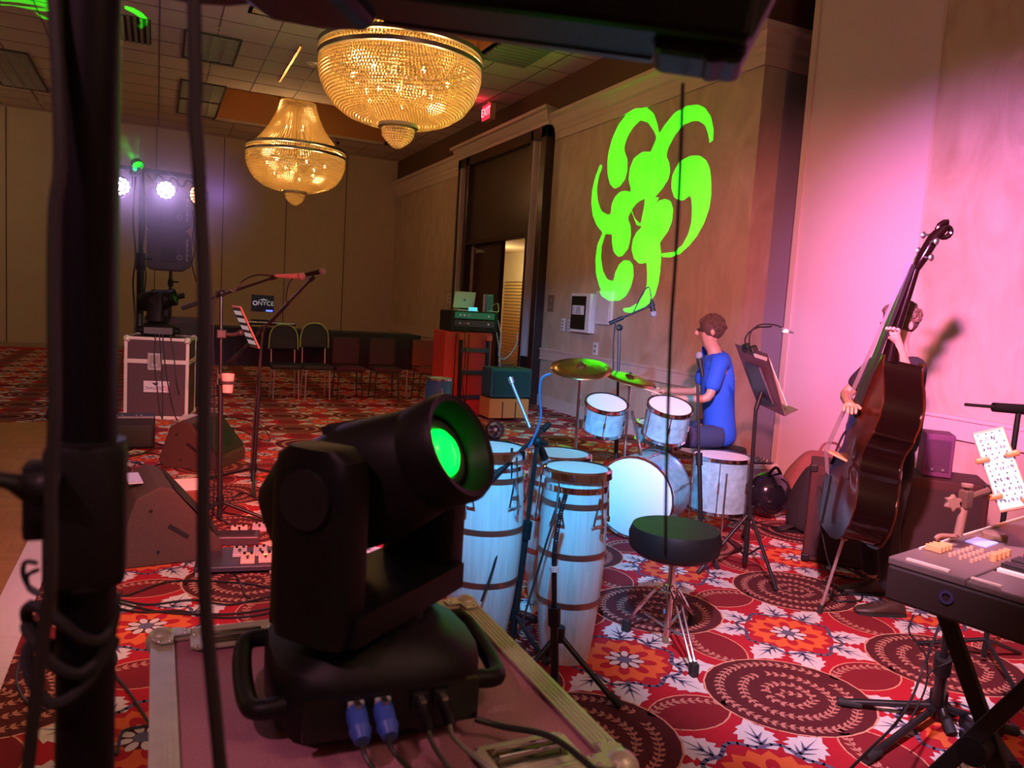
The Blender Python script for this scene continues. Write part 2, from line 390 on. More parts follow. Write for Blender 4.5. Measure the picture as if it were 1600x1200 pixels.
# right wall: pieces round the doorway and the panel pocket
DY0, DY1 = 11.05, 14.95; PY0, PY1 = 5.80, 6.43
DZ = 2.78; A0, A1 = 11.60, 14.36
mb = MB()
mb.box((XW+.15, (A1+YB)/2, 2.1), (.3, YB-A1, 4.2)); mb.box((XW+.15, (PY1+A0)/2, 2.1), (.3, A0-PY1, 4.2))
mb.box((XW+.15, (A0+A1)/2, (DZ+4.2)/2), (.3, A1-A0, 4.2-DZ))
mb.box((XW+.15, (YN+4.4)/2, ZC/2), (.3, 4.4-YN, ZC))
struct(mb.build('wall_right', FAUX))
mb = MB(); mb.box((XW+.15, (PY1+YB)/2, (4.2+ZC)/2), (.3, YB-PY1, ZC-4.2)); mb.box((XW+1.1, PY1+.15, (4.2+ZC)/2), (1.6, .3, ZC-4.2)); struct(mb.build('wall_upper', BROWN))
# the pocket: its far cheek, back and the smooth full-height door beside it
mb = MB(); mb.box((XW+1.1, PY1+.15, 2.1), (1.6, .3, 4.2)); struct(mb.build('wall_pocket', mat('pocket_grey', (.34, .34, .36), .8)))
mb = MB(); mb.box((XW+1.95, 5.6, ZC/2), (.1, 2.0, ZC)); mb.box((XW+1.0, 4.75, ZC/2), (1.8, .1, ZC)); struct(mb.build('wall_pocket_back', MATTE))
dr = MB(); dr.box((XW+.025, (4.4+PY0)/2, ZC/2), (.05, PY0-4.4-.006, ZC-.02)); pd = dr.build('door_2', mat('smooth_panel', (.66, .56, .53), .6, noise_scale=2, amt=.04)); struct(pd)
mb = MB(); mb.box((XW-.006, PY0-.04, ZC/2), (.02, .07, ZC-.03)); mb.box((XW-.004, 4.4, ZC/2), (.012, .015, ZC-.03)); struct(mb.build('edge_trim', CREAM, pd))

# crown moulding, swept along the wall
CR = [(0, 0), (.03, 0), (.035, .10), (.05, .12), (.05, .17), (.075, .20), (.12, .30), (.17, .33), (.17, .38), (0, .38)]
def crown(name, y0, y1, z0, off=0, sc=1, ends=(0, 0)):
    mb = MB(); A = [(XW-off-p*sc, y0-(p*sc if ends[0] else 0), z0+q*sc) for p, q in CR]; B = [(XW-off-p*sc, y1+(p*sc if ends[1] else 0), z0+q*sc) for p, q in CR]
    n = len(CR); mb.add(A+B, [tuple(range(n)), tuple(range(2*n-1, n-1, -1))]+[(i, (i+1) % n, n+(i+1) % n, n+i) for i in range(n)])
    if ends[0]:   # return round the corner
        C = [(XW+1.6, y0-p*sc, z0+q*sc) for p, q in CR]; D = [(XW-p*sc, y0-p*sc, z0+q*sc) for p, q in CR]
        mb.add(C+D, [tuple(range(n)), tuple(range(2*n-1, n-1, -1))]+[(i, (i+1) % n, n+(i+1) % n, n+i) for i in range(n)])
    return struct(mb.build(name, CREAM))
crown('trim_3', PY1, DY0-.05, 4.19, ends=(1, 0)); crown('trim_4', DY1+.05, YB, 4.19)
# portal crown stands forward
mb = MB(); PC = [(0, 0), (.16, 0), (.16, .05), (.19, .08), (.24, .16), (.24, .19), (.30, .20), (.30, .25), (0, .25)]
a, b_ = DY0-.05, DY1+.05; n = len(PC)
A = [(XW-p, a-max(0, p-.16), 4.42+q) for p, q in PC]; B = [(XW-p, b_+max(0, p-.16), 4.42+q) for p, q in PC]
mb.add(A+B, [tuple(range(n)), tuple(range(2*n-1, n-1, -1))]+[(i, (i+1) % n, n+(i+1) % n, n+i) for i in range(n)])
struct(mb.build('trim_5', CREAM))
# chair rails
mb = MB()
for y0, y1_ in ((PY1, DY0), (DY1, YB), (YN, 4.38)):
    mb.box((XW-.012, (y0+y1_)/2, .83), (.024, y1_-y0, .16)); mb.box((XW-.02, (y0+y1_)/2, .915), (.04, y1_-y0, .03)); mb.box((XW-.018, (y0+y1_)/2, .76), (.036, y1_-y0, .02))
struct(mb.build('trim_6', CREAM))
mb = MB()
for y0, y1_ in ((PY1, DY0), (DY1, YB), (YN, 4.38)): mb.box((XW-.01, (y0+y1_)/2, .09), (.02, y1_-y0, .18))
struct(mb.build('baseboard_right', CREAM))

# ---- the doorway: dark portal with two pale inlays, panel over, two leaves, one standing open
WOOD = mat('dark_mahogany', (.030, .010, .008), .28, noise_scale=6, amt=.3)
d1 = struct(bpy.data.objects.new('door_1', None)); COL.objects.link(d1)
mb = MB(); X0 = XW-.08
for y0, y1_ in ((DY0, DY0+.18), (DY0+.46, A0), (A1, A1+.14), (DY1-.16, DY1)): mb.box((X0, (y0+y1_)/2, 2.21), (.16, y1_-y0, 4.42))
mb.box((X0, (DY0+DY1)/2, 4.33), (.16, DY1-DY0, .18)); mb.box((X0+.02, (A0+A1)/2, DZ-.03), (.1, A1-A0, .08))
mb.build('portal_frame', WOOD, d1, bevel=.01)
mb = MB()
for y0, y1_ in ((DY0+.18, DY0+.46), (A1+.14, DY1-.16)):
    mb.box((X0+.035, (y0+y1_)/2, 2.5), (.05, y1_-y0, 3.5)); mb.box((X0-.03, y1_-.02, 2.5), (.09, .04, 3.48)); 
mb.build('portal_inlay', mat('inlay', (.50, .42, .42), .5), d1)
mb = MB(); mb.box((X0+.05, (A0+A1)/2, (DZ+4.24)/2), (.04, A1-A0, 4.24-DZ)); mb.build('over_panel', mat('over_panel', (.06, .03, .02), .32, noise_scale=5, amt=.3), d1)
mb = MB(); ym = (A0+A1)/2
mb.box((XW+.05, ym+.0, DZ/2), (.08, .1, DZ)); mb.build('door_post', WOOD, d1)
lf = MB(); lf.box((XW+.06, (ym+A1)/2+.01, DZ/2-.02), (.05, A1-ym-.12, DZ-.06)); lf_ = lf.build('door_leaf', mat('leaf_red', (.05, .010, .010), .3), d1)
mb = MB(); mb.box((XW+.0, A1-.42, DZ-.2), (.06, .28, .06)); mb.cyl((XW-.03, A1-.5, DZ-.2), (XW-.06, A1-.25, DZ-.12), .012); mb.build('door_closer', STEEL, lf_)
mb = MB(); mb.box((XW-.0, ym+.55, 1.55), (.006, .17, .42)); mb.build('door_notice', WHITE, lf_)
mb = MB(); mb.cyl((XW, ym+.16, 1.05), (XW-.05, ym+.16, 1.05), .012); mb.box((XW-.05, ym+.3, 1.05), (.025, .9*.5, .04)); mb.build('push_bar', STEEL, lf_)
lf = MB(); lf.box((XW+.62, A0+.06, DZ/2-.02), (1.1, .05, DZ-.06)); l2 = lf.build('door_leaf', MATS['leaf_red'], d1)
mb = MB(); mb.box((XW+.3, A0+.13, DZ-.2), (.28, .06, .06)); mb.build('door_closer', STEEL, l2)
# corridor behind the open leaf
YEL = mat('corridor_paint', (.70, .58, .36), .7)
mb = MB(); mb.box((XW+3.1, 15, ZC/2), (.1, 12, ZC)); mb.box((XW+1.7, 21.0, ZC/2), (2.8, .1, ZC)); mb.box((XW+1.7, 9.2, ZC/2), (2.8, .1, ZC)); mb.box((XW+1.7, 15, 3.05), (2.8, 12, .1)); struct(mb.build('wall_corridor', YEL))
mb = MB(); mb.box((XW+3.04, 15, 2.12), (.02, 11.5, .04)); struct(mb.build('trim_7', mat('corridor_trim', (.5, .42, .3), .6)))
lamp('corridor_lamp', 'POINT', (XW+1.6, 17.5, 2.4), (1, .78, .42), 80, rad=.2)

# ---- ceiling with two coffers and lay-in grid
HO = [(1.06, 15.1, 4.77, 18.05), (1.06, 6.9, 4.19, 10.9)]       # x0, y0, x1, y1 of the coffers
mb = MB(); zc = ZC
def slab(x0, y0, x1, y1_): mb.box(((x0+x1)/2, (y0+y1_)/2, zc+.03), (x1-x0, y1_-y0, .06))
slab(XL-.2, YN-.2, 1.06, YB+.3); slab(4.77, YN-.2, XW+3.2, YB+.3); slab(1.06, 18.05, 4.77, YB+.3); slab(1.06, 10.9, 4.77, 15.1); slab(1.06, YN-.2, 4.77, 6.9); slab(4.19, 6.9, 4.77, 10.9)
struct(mb.build('ceiling', TILE))
mb = MB()
def inhole(x, y): return any(a-.01 < x < c+.01 and b-.01 < y < d+.01 for a, b, c, d in HO)
x = -8.97
gy = [YN+.0+.746*i for i in range(30)]
while x < XW:
    for i in range(len(gy)-1):
        if not inhole(x, (gy[i]+gy[i+1])/2): mb.box((x, (gy[i]+gy[i+1])/2, zc-.003), (.016, .76, .006))
    x += .746
for j, y in enumerate(gy):
    if y > YB: continue
    x = -8.97
    while x < XW-.3:
        if not inhole(x+.37, y): mb.box((x+.373, y, zc-.003), (.75, .008, .006))
        x += .746
struct(mb.build('trim_8', GRID))
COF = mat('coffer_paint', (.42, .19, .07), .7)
for k, (x0, y0, x1, y1_) in enumerate(HO):
    mb = MB(); t = .05; h = 1.0
    mb.box(((x0+x1)/2, y1_+t/2, zc+h/2), (x1-x0+2*t, t, h)); mb.box(((x0+x1)/2, y0-t/2, zc+h/2), (x1-x0+2*t, t, h))
    mb.box((x0-t/2, (y0+y1_)/2, zc+h/2), (t, y1_-y0, h)); mb.box((x1+t/2, (y0+y1_)/2, zc+h/2), (t, y1_-y0, h)); mb.box(((x0+x1)/2, (y0+y1_)/2, zc+h+t/2), (x1-x0+2*t, y1_-y0+2*t, t))
    struct(mb.build('ceiling_coffer', COF))
# ================================================================ CEILING FIXTURES
GOLD = mat('brass', (.55, .36, .13), .25, metal=1)
LOUV = mat('louver_grey', (.42, .38, .36), .5)
def troffer(x0, y0, x1, y1_, label):
    t = thing('ceiling_light', label, 'ceiling light', ((x0+x1)/2, (y0+y1_)/2, ZC), 'unlit ceiling troffers')
    o = t.location; cx, cy = o.x, o.y; w_, l_ = x1-x0, y1_-y0
    mb = MB(o); z = ZC-.012
    for dx, dy, sx, sy in ((0, -l_/2, w_, .03), (0, l_/2, w_, .03), (-w_/2, 0, .03, l_), (w_/2, 0, .03, l_)): mb.box((cx+dx, cy+dy, z), (sx, sy, .024))
    mb.build('frame', mat('troffer_frame', (.05, .045, .04), .6), t)
    mb = MB(o); mb.box((cx, cy, ZC-.004), (w_-.04, l_-.04, .008)); mb.build('reflector', mat('reflector', (.20, .18, .17), .5), t)
    mb = MB(o); n = int(l_/.09)
    for i in range(1, n): mb.box((cx, y0+l_*i/n, z), (w_-.04, .022, .02))
    for i in range(1, 4): mb.box((x0+w_*i/4, cy, z-.002), (.012, l_-.04, .024))
    mb.build('louver', LOUV, t)
troffer(.31, 12.13, 1.05, 13.53, 'unlit louvered ceiling light, nearest of the row on the left of the coffer')
troffer(.33, 15.0, 1.06, 16.4, 'unlit louvered ceiling light between two others, beside the far chandelier')
troffer(.33, 16.45, 1.06, 17.82, 'unlit louvered ceiling light farthest back, near the panelled wall')
troffer(-2.70, 15.0, -1.95, 17.72, 'long unlit louvered ceiling light at the far left by the black pole')
def grille(x0, y0, x1, y1_, label, n, along='x'):
    o = V(((x0+x1)/2, (y0+y1_)/2, ZC)); t = thing('ceiling_vent', label, 'vent', o)
    mb = MB(o); mb.box((o.x, o.y, ZC-.004), (x1-x0, y1_-y0, .008)); mb.build('backing', mat('vent_back', (.03, .04, .035), .7), t)
    mb = MB(o)
    for i in range(n):
        f = (i+.5)/n
        if along == 'x': mb.box((o.x, y0+(y1_-y0)*f, ZC-.018), (x1-x0-.03, (y1_-y0)/n*.45, .02))
        else: mb.box((x0+(x1-x0)*f, o.y, ZC-.018), ((x1-x0)/n*.45, y1_-y0-.03, .02))
    mb.build('slats', mat('vent_slats', (.22, .22, .20), .5), t)
grille(4.19, 9.35, 4.93, 10.82, 'grey slatted return air grille in the ceiling left of the long wall', 12)
p = at(212, 50, z=ZC); grille(p.x-.28, p.y-.7, p.x+.2, p.y+.5, 'square brown air diffuser in the ceiling just right of the black pole', 6, 'y')
def downlight(px, py, label):
    p = at(px, py, z=ZC); t = thing('downlight', label, 'ceiling light', p)
    mb = MB(p); mb.lathe([(.115, -.0), (.12, -.012), (.085, -.014), (.08, -.004)], p, n=24); mb.build('rim', mat('rim', (.6, .5, .45), .4), t, smooth=True)
    mb = MB(p); mb.lathe([(.0001, -.002), (.08, -.003)], p, n=20); mb.build('recess', mat('recess', (.30, .20, .15), .6), t)
downlight(343, 46, 'round recessed downlight above the nearest louvered light')
downlight(492, 99, 'round recessed downlight left of the big chandelier')
downlight(58, 159, 'round recessed downlight far left near the panelled wall')
downlight(322, 107, 'round recessed downlight between two louvered ceiling lights')
p = at(528, 222, z=ZC); mb = MB(p); mb.lathe([(.05, 0), (.05, -.02), (.02, -.03), (.02, -.06), (.0001, -.065)], p, n=12); tag(mb.build('sprinkler', BMET, smooth=True), 'small dark sprinkler head in the ceiling beyond the near chandelier', 'sprinkler')
# silver spotlight rail
p0, p1 = at(437, 128, z=ZC-.02), at(470, 72, z=ZC-.02); o = (p0+p1)/2
t = thing('track_rail', 'thin bright metal rail on the ceiling left of the chandeliers', 'rail', o); mb = MB(o); mb.box((o.x, o.y, ZC-.014), (.035, (p1-p0).length, .026)); mb.build('rail', GOLD, t)

def exit_sign():
    y = 12.9; x = 5.25; z = ZC-.20; o = V((x, y, z)); t = thing('exit_sign', 'red lit EXIT sign hanging under the ceiling edge beyond the chandelier', 'sign', (x, y, z))
    mb = MB(o); mb.box((x, y, z), (.10, .36, .27)); mb.box((x, y, z+.165), (.05, .1, .07)); mb.build('housing', mat('sign_tan', (.45, .28, .18), .5), t)
    mb = MB(o); mb.box((x-.054, y, z), (.008, .34, .25)); mb.build('face', mat('exit_face', (.4, .0, .02), .4, emit=(1, .02, .05), es=1.6), t)
    text('EXIT', .2, (x-.060, y, z), (0, -1, 0), (0, 0, 1), mat('exit_text', (.9, .3, .35), .4, emit=(1, .30, .36), es=2.2), 'lettering', t, par_o=o)
    lamp('exit_glow', 'POINT', (x-.25, y, z+.02), (1, .02, .05), 2.2, rad=.08)
exit_sign()

# ================================================================ CHANDELIERS
def crystal(nt, b):
    out = nt.nodes['Material Output']; nt.nodes.remove(b)
    tr = N(nt, 'ShaderNodeBsdfTranslucent'); tr.inputs[0].default_value = (.95, .80, .5, 1)
    gl = N(nt, 'ShaderNodeBsdfGlossy', Roughness=.12); gl.inputs[0].default_value = (.95, .85, .65, 1)
    df = N(nt, 'ShaderNodeBsdfDiffuse'); df.inputs[0].default_value = (.85, .72, .42, 1)
    a = N(nt, 'ShaderNodeMixShader'); a.inputs[0].default_value = .35; c = N(nt, 'ShaderNodeMixShader'); c.inputs[0].default_value = .38
    nt.links.new(tr.outputs[0], a.inputs[1]); nt.links.new(df.outputs[0], a.inputs[2]); nt.links.new(a.outputs[0], c.inputs[1]); nt.links.new(gl.outputs[0], c.inputs[2]); nt.links.new(c.outputs[0], out.inputs[0])
CRY = nodes_mat('crystal', crystal)
BULB = mat('bulb', (1, .8, .5), .3, emit=(1, .70, .33), es=7)
_b = MB(); _b.ball((0, 0, 0), 1.0, (1, 1, 1.1), 6, 4); BEADV = _b.v; BEADF = _b.f
def chandelier(c, s, label, power):
    cx, cy, zb = c; o = V((cx, cy, zb)); t = thing('chandelier', label, 'chandelier', o)
    def beads(prof, rows, name, r=.0155, per=None, gap=2.25):
        # octahedral beads strung in rows round the axis
        mb = MB(o); L = [0]; 
        for (a, b_), (c_, d) in zip(prof, prof[1:]): L.append(L[-1]+math.hypot(c_-a, d-b_))
        nrow = int(L[-1]*s/(r*gap*s)) if not rows else rows
        for k in range(nrow):
            q = L[-1]*(k+.5)/nrow; i = max(j for j in range(len(L)-1) if L[j] <= q); f = (q-L[i])/(L[i+1]-L[i])
            rr = prof[i][0]+(prof[i+1][0]-prof[i][0])*f; zz = prof[i][1]+(prof[i+1][1]-prof[i][1])*f
            n = per or max(8, int(2*PI*rr/(r*gap)))
            q_ = min(r, PI*rr/n*.95)
            for j in range(n):
                a = 2*PI*(j+.0*(k % 2))/n; p = V((cx+rr*s*math.cos(a), cy+rr*s*math.sin(a), zb+zz*s)); e = q_*s; b0 = len(mb.v)
                j1 = a+.6*((j*7+k*3) % 5)
                mb.v += [p-o+q*e for q in BEADV]; mb.f += [tuple(b0+i_ for i_ in f_) for f_ in BEADF]; mb.mi += [0]*len(BEADF)
        ob = mb.build(name, CRY, t); return ob
    bowl = [(.925, -.07), (.93, -.16), (.905, -.28), (.85, -.40), (.76, -.52), (.62, -.62), (.45, -.68), (.25, -.71)]
    neck = [(.33, .98), (.36, .86), (.41, .70), (.50, .52), (.62, .34), (.76, .18), (.88, .08)]
    beads(bowl, None, 'crystal_bowl'); beads(neck, None, 'crystal_strands', per=96, gap=2.1)
    beads([(.93, .02), (.93, .045)], 1, 'bead_row', r=.018)
    beads([(.185, -.76), (.175, -.84), (.13, -.90), (.07, -.95), (.02, -.98)], None, 'crystal_finial', r=.014)
    RB = mat('band_pewter', (.26, .24, .25), .35, metal=.8)
    mb = MB(o)
    for z0 in (.065, -.055): mb.lathe([(.905*s, (z0)*s), (.95*s, (z0)*s), (.955*s, (z0+.045)*s), (.905*s, (z0+.045)*s), (.905*s, z0*s)], o, n=64, caps=False)
    mb.build('metal_band', RB, t, smooth=True)
    mb = MB(o); mb.lathe([(.20*s, -.70*s), (.235*s, -.71*s), (.235*s, -.75*s), (.19*s, -.765*s)], o, n=32, caps=False); mb.build('lower_ring', RB, t, smooth=True)
    mb = MB(o); mb.cyl((cx, cy, zb-.6*s), (cx, cy, zb+1.3*s), .018*s); mb.build('stem', GOLD, t)
    mb = MB(o); mb.lathe([(.30*s, .96*s), (.36*s, .97*s), (.37*s, 1.02*s), (.30*s, 1.05*s)], o, n=32, caps=False)
    mb.box((cx, cy, ZC+.94), (.5, .5, .06)); mb.cyl((cx, cy, zb+1.05*s), (cx, cy, ZC+1.0), .02); mb.build('canopy', GOLD, t)
    for k in range(12):
        a = 2*PI*k/12+.2; rr, zz = (.55, -.2) if k % 2 else (.42, -.42)
        p = V((cx+rr*s*math.cos(a), cy+rr*s*math.sin(a), zb+zz*s)); mb = MB(o); mb.ball(p, .024*s, (1, 1, 1.5), 10, 6); mb.build('bulb', BULB, t)
    for k in range(3):
        a = 2*PI*k/3+.9; p = V((cx+.2*s*math.cos(a), cy+.2*s*math.sin(a), zb+.5*s)); mb = MB(o); mb.ball(p, .02*s, (1, 1, 1.5), 10, 6); mb.build('bulb', BULB, t)
    for a in (0, 2.1, 4.2): lamp('chandelier_lamp', 'POINT', (cx+.4*s*math.cos(a), cy+.4*s*math.sin(a), zb-.2*s), (1, .62, .26), power/4, rad=.09)
    lamp('chandelier_lamp', 'POINT', (cx, cy, zb+.45*s), (1, .55, .2), power/4, rad=.07)
chandelier(tuple(at(463, 241, d=15.0)), 1.0, 'far crystal chandelier hanging from the orange-lit coffer, whole and smaller in view', 85)
chandelier(tuple(at(627, 97, d=8.95)), 1.0, 'near crystal chandelier, the largest in view, its top cut off by the black fixture', 120)

# ================================================================ ON THE LONG WALL
XF = XW
def wall_panel(y0, y1_, z0, z1, th, m, name, label, cat):
    mb = MB(); mb.box((XF-th/2, (y0+y1_)/2, (z0+z1)/2), (th, abs(y1_-y0), z1-z0), bev=.004); return tag(mb.build(name, m), label, cat)
o = V((XF, 9.85, 1.53)); t = thing('display_case', 'white framed black glass box with a pale card on the wall right of the doorway', 'wall box', o)
y0, y1_ = 9.44, 10.0; mb = MB(o)
mb.box((XF-.05, (y0+y1_)/2, 1.53), (.10, y1_-y0, .56), bev=.006); mb.build('housing', WHITE, t)
mb = MB(o); mb.box((XF-.102, 9.76, 1.53), (.006, .42, .48)); mb.build('glass', mat('black_glass', (.006, .008, .008), .15), t)
mb = MB(o); mb.box((XF-.107, 9.76, 1.57), (.004, .34, .13)); mb.build('card', mat('card', (.8, .8, .8), .6), t)
mb = MB(o)
for k in range(3): mb.box((XF-.110, 9.89, 1.53+.035*k), (.002, .02, .02))
for k in range(4): mb.box((XF-.110, 9.75, 1.525+.025*k), (.002, .16-.02*k, .01))
mb.build('card_print', mat('ink', (.05, .06, .09), .7), t)
o = V((XF, 9.26, 1.6)); t = thing('access_panel', 'small white hinged cupboard beside the black glass wall box', 'panel', o)
mb = MB(o); mb.box((XF-.02, 9.19, 1.62), (.04, .42, .46), bev=.004); mb.build('frame', WHITE, t)
mb = MB(o); mb.box((XF-.043, 9.19, 1.62), (.008, .34, .38)); pp = mb.build('door', mat('panel_white', (.68, .68, .70), .5), t)
mb = MB(o); mb.box((XF-.052, 9.30, 1.62), (.01, .012, .08)); mb.build('latch', STEEL, pp)
def plate(px, py, w_, h_, label, col=None, n=2, name='light_switch', cat='switch'):
    p = at(px, py, x=XF); t = thing(name, label, cat, p)
    mb = MB(p); mb.box((XF-.005, p.y, p.z), (.01, w_, h_), bev=.002); mb.build('plate', col or WHITE, t)
    for k in range(n):
        mb = MB(p); mb.box((XF-.012, p.y, p.z+(k-(n-1)/2)*h_*(.8/n)), (.008, w_*.4, h_*.4/n)); mb.build('rocker', mat('switch_grey', (.25, .25, .27), .5), t)
plate(880, 507, .11, .19, 'white wall switch, left one of the pair by the black glass box', n=3)
plate(890.5, 509, .11, .19, 'white wall switch, right one of the pair by the black glass box', n=3)
plate(930.5, 545, .12, .18, 'white double socket low on the wall above the blue-lit rail', name='wall_socket', cat='socket')
plate(861, 474, .19, .26, 'brown switch plate on the wall just right of the doorway', mat('brown_plate', (.25, .15, .08), .5), n=2)
plate(702, 466, .2, .2, 'white control plate on the wall left of the doorway', n=2)

# ================================================================ FAR LEFT: PANELS, TOWER, SPEAKERS
def flight_case(c, size, rz, label, top_h=.28, lid=True, color=None, latch=True, sticker=False, name='flight_case', corners=True):
    """c = floor centre"""
    c = V(c); L, W, Hh = size; t = thing(name, label, 'flight case', c); o = c
    ax = (V((math.cos(rz), math.sin(rz), 0)), V((-math.sin(rz), math.cos(rz), 0)), V((0, 0, 1)))
    P = lambda x, y, z: c+ax[0]*x+ax[1]*y+V((0, 0, z))
    body = color or mat('case_laminate', (.075, .035, .045), .55, noise_scale=220, amt=.5, bump=.15, bscale=300)
    z0 = 0.0
    mb = MB(o); mb.box(P(0, 0, z0+Hh/2), (L-.01, W-.01, Hh-.01), rz); mb.build('panel', body, t)
    mb = MB(o); e = .036; th = .006
    for sx in (-1, 1):
        for sy in (-1, 1): mb.box(P(sx*(L/2-e/2), sy*(W/2-e/2), z0+Hh/2), (e, e, Hh), rz)
    for z in (z0+e/2, z0+Hh-e/2):
        for sy in (-1, 1): mb.box(P(0, sy*(W/2-e/2), z), (L, e, e), rz)
        for sx in (-1, 1): mb.box(P(sx*(L/2-e/2), 0, z), (e, W, e), rz)
    if lid:
        z = z0+Hh-top_h
        for sy in (-1, 1): mb.box(P(0, sy*(W/2-.008), z), (L, .022, .05), rz)
        for sx in (-1, 1): mb.box(P(sx*(L/2-.008), 0, z), (.022, W, .05), rz)
    mb.build('edging', ALU, t, bevel=.003)
    if corners:
        for sx in (-1, 1):
            for sy in (-1, 1):
                for z in (z0+.03, z0+Hh-.03):
                    mb = MB(o); mb.ball(P(sx*(L/2-.026), sy*(W/2-.026), z), .044, n=14, m_=8); mb.build('corner', ALU, t, smooth=True)
    if latch:
        mb = MB(o); z = z0+Hh-top_h; y = -W/2-.004
        mb.box(P(-.02, y, z), (.155, .01, .2), rz, bev=.004); la = mb.build('latch', STEEL, t)
        mb = MB(o); mb.box(P(-.02, y-.004, z), (.12, .006, .15), rz); mb.build('latch_dish', mat('dish', (.35, .32, .3), .4, metal=.8), la)
        mb = MB(o); mb.cyl(P(-.02, y-.01, z-.03), P(-.02, y-.01, z+.05), .014); mb.box(P(-.02, y-.012, z-.035), (.06, .01, .03), rz); mb.build('latch_bow', STEEL, la)
    if sticker:
        z = z0+Hh*.40; y = -W/2-.002; mb = MB(o); mb.box(P(.0, y+.001, z), (.27, .004, .13), rz); st = mb.build('sticker', mat('sticker_white', (.75, .75, .8), .5), t)
        text('CHAUVET', .052, P(-.028, y-.003, z-.02), ax[0], (0, 0, 1), mat('sticker_ink', (.03, .03, .10), .5), 'lettering', st, par_o=o)
        mb = MB(o); mb.prism([P(-.05, y-.003, z+.045), P(.03, y-.003, z+.045), P(-.01, y-.003, z+.01)], ax[1]*-.001); mb.build('arrow_mark', MATS['sticker_ink'], st)
        text('DJ', .07, P(.10, y-.003, z-.02), ax[0], (0, 0, 1), mat('sticker_red', (.7, .05, .12), .5), 'lettering', st, par_o=o)
    return t
q0, q1 = at(200, 655, z=0), at(301, 657, z=0); CF = (q0+q1)/2
flight_case((CF.x, CF.y+.36, 0), ((q1-q0).length, .62, .95), math.atan2((q1-q0).y, (q1-q0).x), 'tall dark flight case with pale edging and a white sticker at the back', sticker=True)

